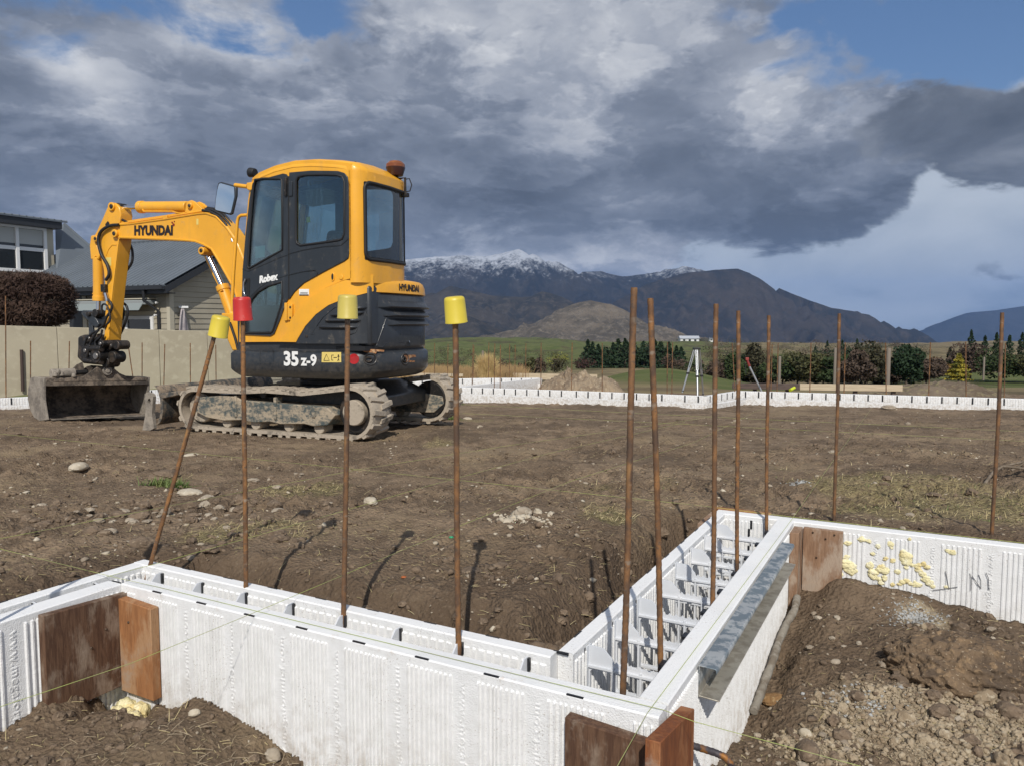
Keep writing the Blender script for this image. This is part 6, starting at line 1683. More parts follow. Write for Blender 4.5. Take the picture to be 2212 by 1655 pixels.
pin(c1, 510, 598, -.11, .11, .038, M_YEL, am, 'pin_boss'); pin(c1, 509, 598, .10, .118, .020, M_STEELD, am)
pin(c1, 612, 570, -.13, .13, .048, M_YEL, am, 'pin_boss'); pin(c1, 610, 570, .12, .140, .024, M_STEELD, am)
MB().plate([[c1(x, y, AT) for x, y in ((572, 700), (600, 700), (600, 745), (572, 745))]], SIDE, AT, AT + .003).build('warning_label', M_LAB, am)
hol = [c1(x, y, AT) for x, y in ((568, 520), (582, 504), (590, 515), (588, 535), (570, 540))]
MB().plate([hol], SIDE, AT - .001, AT + .003).build('arm_opening', M_BLK, am)
rc = ram(c1, (529, 700), (531, 930), (531, 1000), .060, .027, .02, am, 'bucket_cylinder')
MB().prism([c1(x, y, .02) for x, y in ((509, 585), (525, 580), (556, 690), (550, 712), (508, 712), (502, 640))], SIDE, -.03, .07).build('cylinder_eye', M_YEL, rc, bevel=.01)
MB().tube([(a, .07, z) for a, z in [c1(x, y, .07) for x, y in ((520, 690), (508, 700), (508, 890), (500, 895))]], .010, 6).build('pipe', M_YEL, rc, smooth=60)
def hoseline(pts, t, r=.014, name='hose', par=am, mat=M_BLK):
    n = len(pts); q = [c1(x, y, tt if hasattr(t, '__len__') else t) + ((t[i] if hasattr(t, '__len__') else t),) for i, (x, y) in enumerate(pts) for tt in [(t[i] if hasattr(t, '__len__') else 0)]]
    P = [Vector((a, tt, z)) for a, z, tt in q]; out = []
    for i in range(len(P) - 1):
        p0 = P[max(0, i - 1)]; p1 = P[i]; p2 = P[i + 1]; p3 = P[min(len(P) - 1, i + 2)]
        for s in np.linspace(0, 1, 6, endpoint=False):
            out.append(.5 * ((2 * p1) + (-p0 + p2) * s + (2 * p0 - 5 * p1 + 4 * p2 - p3) * s ** 2 + (-p0 + 3 * p1 - 3 * p2 + p3) * s ** 3))
    out.append(P[-1]); return MB().tube(out, r, 8).build(name, mat, par, smooth=60)
hoseline([(640, 525), (590, 530), (545, 560), (530, 610), (545, 680), (578, 740), (588, 790), (570, 822)], [.12] * 8, .019)
hoseline([(690, 610), (712, 660), (712, 720), (690, 760), (672, 778)], [-.1] * 5, .015)
hoseline([(630, 480), (665, 500), (690, 512)], [.05] * 3, .014); hoseline([(625, 490), (660, 508), (688, 516)], [.0] * 3, .014)
hoseline([(562, 880), (572, 915), (600, 950), (598, 985), (575, 1020), (560, 1060), (540, 1080)], [.12] * 7, .015)
hoseline([(548, 1000), (552, 955), (575, 958), (590, 1000), (592, 1040), (570, 1065)], [.14] * 6, .011)
hoseline([(655, 940), (680, 960), (688, 1000), (672, 1060), (640, 1130), (632, 1150)], [-.13] * 6, .015)
hoseline([(650, 950), (668, 985), (660, 1030), (640, 1050)], [-.11] * 4, .012)
q = c1(562, 865, .11); MB().box((q[0] - .035, .09, q[1] - .045), (q[0] + .035, .135, q[1] + .045)).build('hose_block', M_STEELD, am, bevel=.004)
q0 = c1(568, 892, .12); q1 = c1(580, 935, .12); MB().cyl((q0[0], .12, q0[1]), (q1[0], .12, q1[1]), .020, None, 10).build('fitting', M_CHROME, am)
# linkage
lk = MB().prism([c1(x, y, .0) for x, y in ((462, 1000), (470, 985), (490, 985), (520, 1000), (548, 1035), (560, 1060), (550, 1078), (530, 1072), (500, 1040), (475, 1020))], SIDE, -.07, .07).build('rocker_link', M_CHAR, EX, bevel=.01)
MB().prism([c1(x, y, .0) for x, y in ((500, 1040), (520, 1060), (530, 1140), (512, 1150), (500, 1120))], SIDE, .03, .06).build('push_link', M_CHAR, lk, bevel=.008)
pin(c1, 470, 1005, -.10, .10, .030, M_STEELD, lk); pin(c1, 556, 1068, -.11, .11, .034, M_STEELD, lk)
# tilting quick hitch: cast body, rotary motor, tilt rams, pins
ht = MB().prism([c3(x, y, 0) for x, y in ((700, 500), (780, 470), (900, 540), (1080, 560), (1110, 620), (1040, 690), (1060, 760), (960, 830), (760, 810), (690, 740), (700, 640))], SIDE, -.06, .11).build('tilt_hitch', M_STEELD, EX, bevel=.03, seg=3)
for x, y, r_, a, b2 in ((880, 585, .045, -.05, .20), (1060, 600, .055, -.05, .11), (740, 520, .042, -.16, .19), (690, 665, .058, -.13, .20), (815, 730, .085, .02, .22), (1010, 740, .070, -.04, .11), (930, 800, .065, -.05, .12)):
    pin(c3, x, y, a, b2, r_, M_STEELD, ht, 'hitch_boss', 18)
for x, y, r_, b2 in ((870, 583, .020, .222), (740, 518, .016, .212), (690, 665, .024, .222), (815, 730, .040, .24)):
    pin(c3, x, y, b2 - .02, b2, r_, MAT('worn_steel', (.28, .26, .24), .4, .8), ht, 'hitch_pin', 14)
for (xa, ya), (xb, yb), t, r_ in (((720, 560), (860, 500), .17, .03), ((740, 640), (900, 640), .19, .04), ((700, 780), (900, 800), .18, .032), ((860, 470), (900, 600), .14, .022), ((760, 600), (720, 740), .21, .018)):
    A = c3(xa, ya, t); B = c3(xb, yb, t); MB().cyl((A[0], t, A[1]), (B[0], t, B[1]), r_, None, 12).build('tilt_ram', M_STEELD, ht, bevel=.004)
for pts in (((870, 400), (790, 520), (740, 640), (760, 720)), ((900, 420), (880, 500), (820, 560), (830, 640)), ((860, 430), (800, 450), (720, 520), (690, 600))):
    hoseline([((55.3 + .1838 * x) / .401, (636 + .1838 * y - 276.5) / .401) for x, y in pts], [.2] * 4, .013, 'hose', ht)
A = c3(1000, 760, -.1); MB().prism([c3(x, y, -.1) for x, y in ((985, 740), (1030, 740), (1025, 900), (985, 880))], SIDE, -.13, -.08).build('hitch_leg', M_STEELD, ht, bevel=.01)

# --- bucket, turned so that its mouth faces sideways
BYW = 10.2
def bk(px, py, dy=0.0):
    p = ony(px, py, BYW) + np.array([0, dy, 0]); d = p - EX_E
    return (float(d @ EXF) / EX_S, float(d @ EXL) / EX_S, float(d[2]) / EX_S)
def bkc(x, y, dy=0.0): return bk(55.3 + .1838 * x, 636 + .1838 * y, dy)
pL = ony(55.3 + .1838 * 245, 636 + .1838 * 1080, BYW); LEN = 1.35
axis = np.array([cos(radians(50)), sin(radians(50)), 0]); inn = np.array([-axis[1], axis[0], 0])
zt_, zl_ = ony(80, 636 + .1838 * 985, BYW)[2], ony(80, 636 + .1838 * 1080, BYW)[2]; zb_ = ony(92, 636 + .1838 * 1470, BYW)[2]
def bw(s, d, z):
    p = np.array([pL[0], pL[1], 0]) + axis * s + inn * d; p[2] = z - .045 * s; p = p - EX_E
    return (float(p @ EXF) / EX_S, float(p @ EXL) / EX_S, float(p[2]) / EX_S)
profo = [(-.03, zb_ + .005), (.22, zb_ - .035), (.42, zb_ - .005), (.57, zb_ + .10), (.63, zb_ + .24), (.60, zb_ + .38), (.50, zt_ - .02), (.36, zt_), (.0, zt_), (0, zl_), (.03, zl_), (.03, zt_ - .03), (.35, zt_ - .03), (.48, zt_ - .05), (.57, zb_ + .37), (.60, zb_ + .24), (.545, zb_ + .115), (.41, zb_ + .02), (.22, zb_ - .012), (-.03, zb_ + .018)]
bkt = MB().prism(profo, lambda u, v, d: bw(d, u, v), 0, LEN).build('bucket', M_BKT, EX, bevel=.006)
sidep = [(-.045, zb_), (.22, zb_ - .035), (.42, zb_ - .005), (.57, zb_ + .10), (.63, zb_ + .24), (.60, zb_ + .38), (.50, zt_ - .02), (.36, zt_ + .003), (.0, zt_ + .003), (.02, zl_ - .05), (.03, zb_ + .25)]
MB().prism(sidep, lambda u, v, d: bw(d, u, v), -.028, .0015).build('side_plate', M_BKTS, bkt, bevel=.005)
MB().prism(sidep, lambda u, v, d: bw(d, u, v), LEN - .0015, LEN + .028).build('side_plate', M_BKTS, bkt, bevel=.005)
MB().prism([(-.08, zb_ - .002), (.06, zb_ - .012), (.06, zb_ + .004), (-.08, zb_ + .010)], lambda u, v, d: bw(d, u, v), .03, LEN - .03).build('cutting_edge', M_BKTS, bkt)
k3 = LEN / 1160.0
ear = [(330, 1000), (640, 968), (700, 930), (800, 855), (850, 842), (950, 848), (1000, 875), (1060, 930), (1140, 968), (1380, 985), (1380, 1030), (330, 1030)]
zc = lambda y: ony(80, 636 + .1838 * y, BYW)[2]
MB().prism([((x - 245) * k3, zc(y)) for x, y in ear], lambda u, v, d: bw(u, d, v), -.006, .02).build('ear', M_BKT, bkt, bevel=.005)
MB().prism([((x - 245) * k3, zc(y)) for x, y in ear], lambda u, v, d: bw(u, d, v), .32, .345).build('ear', M_BKT, bkt, bevel=.005)
for d0, d1, r_ in ((-.03, .38, .035), (-.045, -.02, .055), (-.06, -.04, .026)):
    p0 = bw((905 - 245) * k3, d0, zc(900)); p1 = bw((905 - 245) * k3, d1, zc(900)); MB().cyl(p0, p1, r_, None, 16).build('ear_pin', M_BKTS, bkt, bevel=.005)
p0 = bw((330 - 245) * k3, .12, zc(940)); p1 = bw((590 - 245) * k3, .12, zc(930)); MB().cyl(p0, p1, .055, None, 16).build('tilt_ram', M_BKTS, bkt, bevel=.008)
p0 = bw((590 - 245) * k3, .12, zc(930)); p1 = bw((720 - 245) * k3, .12, zc(920)); MB().cyl(p0, p1, .03, None, 12).build('tilt_rod', M_STEELD, bkt)
for x, y in ((375, 930), (540, 975), (345, 965), (410, 960)): pq = bw((x - 245) * k3, .0, zc(y) - .0); MB().cyl(pq, bw((x - 245) * k3, .0, zc(y) + .05), .028, .02, 10).build('lug', M_BKTS, bkt, bevel=.006)
MB().prism([((x - 245) * k3, zc(y)) for x, y in ((520, 975), (660, 830), (720, 800), (760, 975))], lambda u, v, d: bw(u, d, v), .24, .27).build('gusset', M_BKT, bkt, bevel=.005)
# hoses behind the cab front, down to the chassis
hoseline([(1238, 1050), (1250, 1085), (1268, 1140), (1282, 1195)], [.2] * 4, .014, 'hose', EX)
hoseline([(1228, 1040), (1256, 1100), (1275, 1180)], [.12] * 3, .012, 'hose', EX)
MB().prism([c1(x, y, 0) for x, y in ((1250, 1000), (1330, 1000), (1420, 1130), (1420, 1200), (1310, 1200), (1270, 1110))], SIDE, -.17, .17).build('swing_post', M_YEL, EX, bevel=.015)
# ------------------------------------------------------------------ country beyond the lot
def land_material():
    m = bpy.data.materials.new('pasture'); m.use_nodes = True
    N = NT(m.node_tree); b = m.node_tree.nodes['Principled BSDF']
    g = N.new('ShaderNodeNewGeometry').outputs['Position']
    sp = N.new('ShaderNodeSeparateXYZ'); N.l.new(g, sp.inputs[0])
    gm = N.new('ShaderNodeAttribute', attribute_name='green').outputs['Fac']
    n1 = N.noise(N.scale(g, (1, .5, 1)), .030, 6, .6); n2 = N.noise(g, .25, 6, .65); n3 = N.noise(g, 2.2, 5, .7)
    gr = N.mix(N.sstep(n2, .35, .65), (.085, .110, .036), (.140, .150, .060))
    dry = N.mix(N.sstep(n2, .4, .62), (.235, .190, .105), (.165, .130, .080))
    c = N.mix(N.sstep(N.m('ADD', N.m('MULTIPLY', n1, .55), N.m('MULTIPLY', gm, .5)), .42, .60), dry, gr)
    c = N.mix(N.m('MULTIPLY', N.sstep(n3, .52, .72), .45), c, (.075, .070, .035))
    n4 = N.noise(N.scale(g, (1, .45, 1)), .085, 7, .68); n5 = N.noise(N.scale(g, (1, .4, 1)), .02, 5, .6)
    c = N.mix(N.m('MULTIPLY', N.sstep(N.m('ADD', n4, N.m('MULTIPLY', N.m('SUBTRACT', n5, .5), .7)), .52, .62), .75), c, N.mix(N.sstep(n2, .4, .6), (.060, .058, .030), (.095, .078, .048)))
    N.put(b.inputs['Base Color'], c); b.inputs['Roughness'].default_value = .95; b.inputs['Specular IOR Level'].default_value = .1
    bp = N.new('ShaderNodeBump'); bp.inputs['Strength'].default_value = .7; bp.inputs['Distance'].default_value = .25
    N.l.new(n3, bp.inputs['Height']); N.l.new(bp.outputs[0], b.inputs['Normal'])
    return m
GM = onz(1400, 800, -1.3)
def land_z(x, y):
    z = np.interp(y, _ty, _tz)
    d = np.hypot(x, y)
    roll = fbm(x / 55.0 + 4, y / 80.0, 4) * np.clip((y - 60) / 300, 0, 1) * 5.5 + fbm(x / 260.0, y / 300.0 + 8, 3) * np.clip((y - 150) / 700, 0, 1) * 15
    z = z + roll
    z = z + .10 * fbm(x / 3.0, y / 3.0, 3) * sm(y, 20, 40)
    # low terraces on the hillside left of centre
    hs = np.exp(-.5 * ((x / np.maximum(y, 1) + .06) / .10) ** 2) * sm(y, 260, 650) * (1 - sm(y, 950, 1300)); z = z + 8 * hs
    # green knoll right of the spoil heap
    u = x / np.maximum(y, 1)
    kn = np.exp(-.5 * (((u - .195) / .062) ** 2)) * np.exp(-.5 * ((y - 46) / 10.0) ** 2); z = z + 1.05 * kn
    return z
def build_land():
    X, Y = polar(17.6, 2600, .0135, -1.6, 1.6, .0075)
    Z = land_z(X, Y) - .10 * (1 - sm(Y, 17.6, 20))
    a, b = X.shape
    o = npmesh('terrain', np.stack([X, Y, Z], -1).reshape(-1, 3), gridfaces(a, b), land_material(), smooth=True)
    x = X.ravel(); y = Y.ravel(); u = x / y
    gmask = np.exp(-.5 * ((u + .02) / .20) ** 2) * sm(y, 75, 240) * 1.0
    gmask = np.maximum(gmask, np.exp(-.5 * (((u - .195) / .075) ** 2)) * np.exp(-.5 * ((y - 44) / 12) ** 2) * 1.3)
    gmask = np.maximum(gmask, sm(u, .42, .55) * sm(y, 27, 36) * (1 - sm(y, 95, 140)) * 1.1)
    gmask = np.maximum(gmask, sm(u, .22, .30) * (1 - sm(u, .4, .5)) * sm(y, 20, 24) * (1 - sm(y, 40, 60)) * .9)
    gmask = gmask + .35 * fbm(x / 30, y / 30, 3) - .4 * np.exp(-.5 * (((u + .07) / .12) ** 2)) * (1 - sm(y, 40, 80)) + .15 * sm(y, 40, 100)
    at = o.data.attributes.new('green', 'FLOAT', 'POINT'); at.data.foreach_set('value', gmask.astype(np.float32))
    tag(o, kind='structure')
build_land()

# ------------------------------------------------------------------ mountains
def mountain_material(name, rock, tus, dark, snow_lo=None, snow_hi=None, scale=.004, rocky=0.0):
    m = bpy.data.materials.new(name); m.use_nodes = True
    N = NT(m.node_tree); b = m.node_tree.nodes['Principled BSDF']
    ge = N.new('ShaderNodeNewGeometry'); g = ge.outputs['Position']
    sp = N.new('ShaderNodeSeparateXYZ'); N.l.new(g, sp.inputs[0])
    nz = N.new('ShaderNodeSeparateXYZ'); N.l.new(ge.outputs['Normal'], nz.inputs[0])
    n1 = N.noise(g, scale, 8, .62); n2 = N.noise(g, scale * 5, 8, .68); n3 = N.noise(g, scale * 22, 6, .7)
    c = N.mix(N.sstep(n1, .38, .62), tus, dark)
    c = N.mix(N.sstep(n2, .46, .66), c, rock)
    c = N.mix(N.m('MULTIPLY', N.sstep(n3, .52, .66), .6), c, dark)
    if rocky: c = N.mix(N.m('MULTIPLY', N.sstep(n3, .56, .62), rocky), c, (.03, .03, .028))
    if snow_lo is not None:
        h = N.m('ADD', sp.outputs[2], N.m('ADD', N.m('MULTIPLY', N.m('SUBTRACT', n2, .5), 420.0), N.m('MULTIPLY', N.m('SUBTRACT', n3, .5), 330.0)))
        s = N.sstep(h, snow_lo, snow_hi)
        s = N.m('MULTIPLY', s, N.sstep(N.m('ADD', nz.outputs[2], N.m('MULTIPLY', N.m('SUBTRACT', n3, .5), .5)), .50, .72))
        c = N.mix(N.m('MULTIPLY', s, .85), c, (.48, .51, .56))
    N.put(b.inputs['Base Color'], c); b.inputs['Roughness'].default_value = .95; b.inputs['Specular IOR Level'].default_value = .05
    bp = N.new('ShaderNodeBump'); bp.inputs['Strength'].default_value = .8; bp.inputs['Distance'].default_value = .06 / scale
    N.l.new(n2, bp.inputs['Height']); N.l.new(bp.outputs[0], b.inputs['Normal'])
    return m
def mountain(name, ridge_px, depth, x_pad, front, slope, rough, spur, mat, step, seed, back=.6, base=None):
    """a range raised from its crest line: crest points surveyed at the given depth, flanks falling both ways, cut by spurs and gullies"""
    R_ = np.array([ony(px, py, d) for px, py, d in [(p[0], p[1], depth + (p[2] if len(p) > 2 else 0)) for p in ridge_px]])
    x0, x1 = R_[:, 0].min() - x_pad, R_[:, 0].max() + x_pad; y0, y1 = R_[:, 1].min() - front, R_[:, 1].max() + front * back
    xs = np.arange(x0, x1, step); ys = np.arange(y0, y1, step); Yg, Xg = np.meshgrid(ys, xs, indexing='ij')
    wx = Xg + spur * .22 * fbm(Xg / (spur * 4) + seed, Yg / (spur * 4), 4); 
    best = np.full(Xg.shape, -1e9); bd = np.zeros_like(Xg)
    for a, b in zip(R_[:-1], R_[1:]):
        e_ = b - a; L2 = e_[0] ** 2 + e_[1] ** 2
        t = np.clip(((wx - a[0]) * e_[0] + (Yg - a[1]) * e_[1]) / L2, 0, 1)
        d = np.hypot(Xg - a[0] - t * e_[0], Yg - a[1] - t * e_[1])
        h = a[2] + t * e_[2] - slope * d * (1 + .35 * np.exp(-d / (spur * 1.5)))
        k = h > best; best = np.where(k, h, best); bd = np.where(k, d, bd)
    n = fbm(Xg / spur + seed * 3, Yg / (spur * 2.1), 6, .52, True); n2 = fbm(Xg / (spur * .22), Yg / (spur * .3) + seed, 5, .55, True)
    grow = sm(bd, 0, spur * 1.3)
    Z = best - rough * (1 - n) * .85 * grow - rough * .20 * (1 - n2) * (.06 + .94 * grow)
    bs = np.interp(Yg, _ty, _tz) - 25
    Z = np.maximum(Z, bs - 30)
    o = npmesh(name, np.stack([Xg, Yg, Z], -1).reshape(-1, 3), gridfaces(len(ys), len(xs)), mat, smooth=True)
    return tag(o, kind='structure')
TUS = (.105, .082, .058); DRK = (.045, .042, .036); ROK = (.125, .108, .088)
mA = mountain_material('snowy_range', (.045, .041, .037), (.034, .030, .026), (.017, .018, .019), 345, 525, .0022)  # ranges and foothill darkened in colour to stand in for cloud shade
mB = mountain_material('tussock_range', (.060, .050, .041), (.047, .038, .030), (.020, .020, .019), 395, 470, .0028)
mC = mountain_material('foothill', (.070, .060, .048), (.052, .044, .033), (.024, .024, .021), None, None, .006)
mD = mountain_material('rocky_hill', (.185, .158, .122), (.155, .127, .092), (.080, .068, .050), None, None, .010, .55)
mE = mountain_material('far_range', (.035, .035, .036), (.028, .028, .029), (.018, .019, .020), None, None, .0012)
mountain('mountains', [(330, 640), (600, 590), (780, 572), (875, 560), (940, 553), (1000, 550), (1050, 553), (1085, 546), (1120, 537), (1150, 547), (1200, 563), (1260, 586), (1300, 585, 300), (1345, 597, 300), (1400, 590, 300), (1440, 580, 300), (1478, 573, 200), (1530, 584, 100)], 5600, 900, 2600, .36, 330, 430, mA, 24, 1.3)
mountain('mountains', [(1310, 662, -300), (1400, 612), (1480, 590), (1540, 583), (1590, 579), (1618, 590), (1645, 606), (1690, 626), (1750, 650), (1800, 665), (1850, 671), (1872, 677), (1905, 691), (1940, 705), (1975, 709), (2000, 722), (2045, 748)], 4500, 500, 1900, .40, 210, 330, mB, 22, 2.7)
mountain('mountains', [(1960, 742), (1995, 722), (2050, 690), (2090, 676), (2150, 671), (2260, 655), (2500, 640)], 9000, 1500, 3000, .30, 200, 900, mE, 60, 4.1)
mountain('hills', [(820, 650), (905, 637), (975, 617), (1056, 636), (1131, 641), (1173, 629), (1203, 637), (1228, 664), (1262, 700)], 3500, 500, 1300, .30, 110, 240, mC, 16, 5.9)
mountain('hills', [(840, 745), (905, 733), (959, 697), (1011, 682), (1037, 692), (1058, 720), (1080, 742)], 2700, 250, 700, .34, 40, 150, mC, 11, 7.2)
mountain('hills', [(1085, 738), (1138, 703), (1212, 667), (1248, 654), (1277, 649), (1316, 656), (1349, 669), (1381, 684), (1430, 708), (1480, 728), (1520, 742)], 2200, 300, 520, .30, 30, 110, mD, 8, 8.4)

# ------------------------------------------------------------------ trees and shrubs
def leaf_mat(name, a, b_, c_):
    m = bpy.data.materials.new(name); m.use_nodes = True
    N = NT(m.node_tree); b = m.node_tree.nodes['Principled BSDF']
    g = N.new('ShaderNodeNewGeometry'); oi = N.new('ShaderNodeObjectInfo').outputs['Random']
    c = N.mix(g.outputs['Random Per Island'], a, b_)
    c = N.mix(N.sstep(N.noise(N.new('ShaderNodeTexCoord').outputs['Object'], 1.3, 4), .42, .62), c, c_)
    c = N.mix(N.m('MULTIPLY', oi, .3), c, tuple(x * .7 for x in a))
    N.put(b.inputs['Base Color'], c); b.inputs['Roughness'].default_value = .75; b.inputs['Specular IOR Level'].default_value = .15
    return m
L_CON = leaf_mat('dark_conifer_leaves', (.020, .038, .018), (.034, .056, .026), (.026, .046, .024))
L_EVG = leaf_mat('evergreen_leaves', (.030, .050, .018), (.055, .078, .028), (.040, .055, .024))
L_OLV = leaf_mat('olive_leaves', (.072, .075, .030), (.105, .10, .042), (.060, .062, .030))
L_BRN = leaf_mat('bare_brown_twigs', (.085, .060, .045), (.115, .083, .060), (.070, .052, .040))
L_RED = leaf_mat('dull_red_twigs', (.060, .030, .026), (.085, .042, .034), (.050, .032, .027))
L_YEL = leaf_mat('yellow_blossom', (.30, .24, .03), (.38, .31, .05), (.12, .13, .035))
L_YGR = leaf_mat('yellow_green_leaves', (.20, .20, .045), (.27, .26, .06), (.15, .155, .04))
L_TAN = leaf_mat('tawny_leaves', (.26, .155, .055), (.33, .20, .075), (.20, .13, .055))
L_SHR = leaf_mat('scrub_leaves', (.050, .048, .026), (.080, .068, .038), (.042, .042, .024))
M_BARK = MAT('bark', (.10, .078, .058), .9, var=[(9, 4, (.06, .045, .035), .42, .6)])
def crown_pts(kind, n, rg):
    if kind == 'cone':
        h = rg.random(n) ** .75; r = (1 - h) ** .85 * (.82 + .30 * np.sin(h * 34 + rg.random(n) * 1.2)) * np.sqrt(rg.uniform(.35, 1, n)); an = rg.uniform(0, 2 * pi, n)
        return np.stack([r * np.cos(an), r * np.sin(an), h * 2 - 1], 1)
    # several lobes with gaps between them
    k = 11 if kind == 'round' else 14
    c = rg.normal(0, 1, (k, 3)); c /= np.linalg.norm(c, axis=1)[:, None]; c *= rg.uniform(.25, .66, (k, 1)); c[:, 2] = c[:, 2] * 1.05 - .05
    rad = rg.uniform(.30, .52, k)
    if kind == 'tall': c[:, :2] *= .9 * (1.15 - .6 * (c[:, 2:3] * .5 + .5)); rad *= .85
    i = rg.integers(0, k, n); d = rg.normal(0, 1, (n, 3)); d /= np.linalg.norm(d, axis=1)[:, None]
    return c[i] + d * (rad[i] * rg.uniform(.55, 1.08, n) ** .5)[:, None]
def foliage(kind, n, size, rg, H, Wd):
    p = crown_pts(kind, n, rg) * np.array([Wd / 2, Wd / 2, H / 2])
    nn = rg.normal(0, 1, (n, 3)) + np.array([0, -.2, .5]); nn /= np.linalg.norm(nn, axis=1)[:, None]
    t = np.cross(nn, rg.normal(0, 1, (n, 3))); t /= np.linalg.norm(t, axis=1)[:, None]; bt = np.cross(nn, t)
    s = size * rg.uniform(.5, 1.25, n)[:, None]
    V = np.stack([p + t * s, p + bt * s * .6, p - t * s, p - bt * s * .6], 1).reshape(-1, 3)
    return V, np.arange(n * 4).reshape(-1, 4)
TREE_N = [0]
def tree(px, ytop, ybase, wpx, depth, kind, mat, label, group=None, n=900, name='tree', trunk=True, leaf=None, cat='tree'):
    TREE_N[0] += 1; rg = np.random.default_rng(100 + TREE_N[0])
    B = ony(px, ybase, depth); T = ony(px, ytop, depth); H = T[2] - B[2]; Wd = wpx / FPX * depth
    zb = min(B[2], float(land_z(np.array([B[0]]), np.array([depth]))[0])) if depth > 20 else B[2]
    hc = H * 1.10; Wd *= 1.30
    V, F_ = foliage(kind, n, leaf or max(.09, .042 * (H * Wd) ** .5), rg, hc, Wd)
    base = np.array([B[0], depth, B[2]])
    V = V + np.array([0, 0, H - hc * .47])
    V[:, 2] = np.maximum(V[:, 2], -.15)
    root = empty(name, tuple(base)); tag(root, label, cat, group)
    npmesh('crown', V, F_, mat, root)
    if trunk:
        t = MB().tube([(0, 0, zb - B[2] - .3), (.02 * H, 0, H * .3), (-.01 * H, .01 * H, H * .75)], [.035 * H, .026 * H, .006 * H], 7)
        for k in range(4):
            a = k * 1.7; t.tube([(.0, 0, H * (.25 + .1 * k)), (Wd * .28 * cos(a), Wd * .28 * sin(a), H * (.45 + .1 * k))], [.012 * H, .004 * H], 5)
        t.build('trunk', M_BARK, root, smooth=60)
    return root
# row of dark conifers on the slope
row = [(1243, 742, 30), (1262, 748, 26), (1282, 741, 28), (1302, 746, 26), (1318, 737, 30), (1338, 738, 28), (1356, 740, 26), (1374, 737, 30), (1392, 742, 26), (1408, 739, 28), (1424, 742, 28), (1444, 745, 30), (1463, 752, 26), (1352, 756, 34), (1300, 762, 34), (1400, 760, 34), (1330, 758, 34), (1432, 762, 34), (1268, 764, 34)]
row += [(x + 9, y + random.uniform(-3, 12), w * random.uniform(.8, 1.2)) for x, y, w in row[:13]] + [(x - 4, y + random.uniform(14, 30), w) for x, y, w in row[:13:2]]
for x, y, w in row: tree(x + 30 * (1463 - x) / 220 + random.uniform(-4, 4), y + random.uniform(-5, 4), 803, w * random.uniform(1.3, 1.8), 150 + random.uniform(-6, 6), random.choice(['cone', 'cone', 'tall']), L_CON, 'dark conifer in the dense row on the green slope, left of the tripod', 'row of dark conifers on the slope', 620, leaf=.30)
tree(1262, 772, 801, 48, 140, 'round', L_RED, 'round dull-red shrub at the left end of the conifer row', None, 700, 'shrub', False, None, 'shrub')
tree(1207, 762, 792, 56, 170, 'round', L_YGR, 'yellow-green willow left of the dull-red shrub', None, 700)
for x, yt, yb, w in ((1146, 775, 805, 8), (1167, 780, 806, 8), (1090, 785, 806, 18), (1178, 785, 806, 10)): tree(x, yt, yb, w, 120, 'cone' if w < 12 else 'round', L_CON, 'small dark conifer among bare shrubs below the green slope', 'small dark conifers on the lower slope', 200)
for x, yt, yb, w, m_, lab in ((860, 742, 762, 26, L_SHR, 'a'),):
    pass
# crown of trees on the skyline of the pasture
for x, yt, yb, w in ((940, 733, 742, 16), (955, 731, 742, 14), (1117, 731, 742, 18), (1140, 732, 742, 14), (1160, 729, 742, 16), (1180, 728, 741, 18), (1200, 731, 742, 16), (1216, 729, 741, 14)): tree(x, yt, yb, w, 900, 'round', L_CON, 'dark tree in the clump on the skyline above the pasture', 'dark trees on the skyline above the pasture', 160, trunk=False)
for x, yt, yb, w in ((1440, 734, 740, 26), (1465, 731, 739, 30), (1485, 730, 738, 34), (1510, 730, 738, 36), (1530, 731, 739, 30)): tree(x, yt, yb, w, 1100, 'round', L_CON, 'dark tree in the shelter belt below the rocky hill', 'dark shelter belt trees below the rocky hill', 140, trunk=False)
# scattered scrub on the pasture
rg0 = np.random.default_rng(5)
scr = []
while len(scr) < 125:
    px = rg0.uniform(905, 1700); t = rg0.random(); yb = 748 + 58 * t ** 1.1
    if 1230 < px < 1490 and yb > 752: continue
    scr.append((px, yb))
scr += [(1031, 800), (1040, 796), (1062, 802), (990, 800), (1068, 785), (984, 786), (1120, 777), (1005, 783), (1095, 790), (955, 792)]
for i, (px, yb) in enumerate(scr):
    dpt = float(np.interp(yb, [746, 752, 762, 777, 800, 812], [950, 620, 330, 200, 115, 95])); w = rg0.uniform(8, 22) * (1 + (yb - 748) / 60)
    mt = [L_SHR, L_RED, L_BRN, L_SHR, L_OLV][i % 5]
    tree(px, yb - w * .75, yb + 1, w, dpt, 'round', mt, 'low dark scrub bush dotted over the pasture hillside', 'scrub bushes dotted over the pasture', 130, 'bush', False, None, 'bush')
# bare brown thicket in the gully around the tripod
for i in range(30):
    px = rg0.uniform(1085, 1250) if i < 10 else rg0.uniform(1440, 1640); yb = rg0.uniform(802, 826) if px > 1300 else rg0.uniform(800, 812)
    tree(px, yb - rg0.uniform(24, 46), yb, rg0.uniform(22, 44), 85 + rg0.uniform(0, 20), 'round', [L_BRN, L_BRN, L_OLV, L_SHR][i % 4], 'bare brown shrub in the gully behind the far walls', 'bare brown shrubs in the gully', 260, 'shrub', False, .16, 'shrub')
for i, (x, yt, yb, w) in enumerate(((1430, 815, 852, 60), (1400, 826, 850, 46), (1475, 822, 850, 40))): tree(x, yt, yb, w, 34, 'round', L_BRN, 'bare brown shrub on the green knoll near the tripod', 'bare shrubs on the green knoll', 700, 'shrub', False, .05, 'shrub')
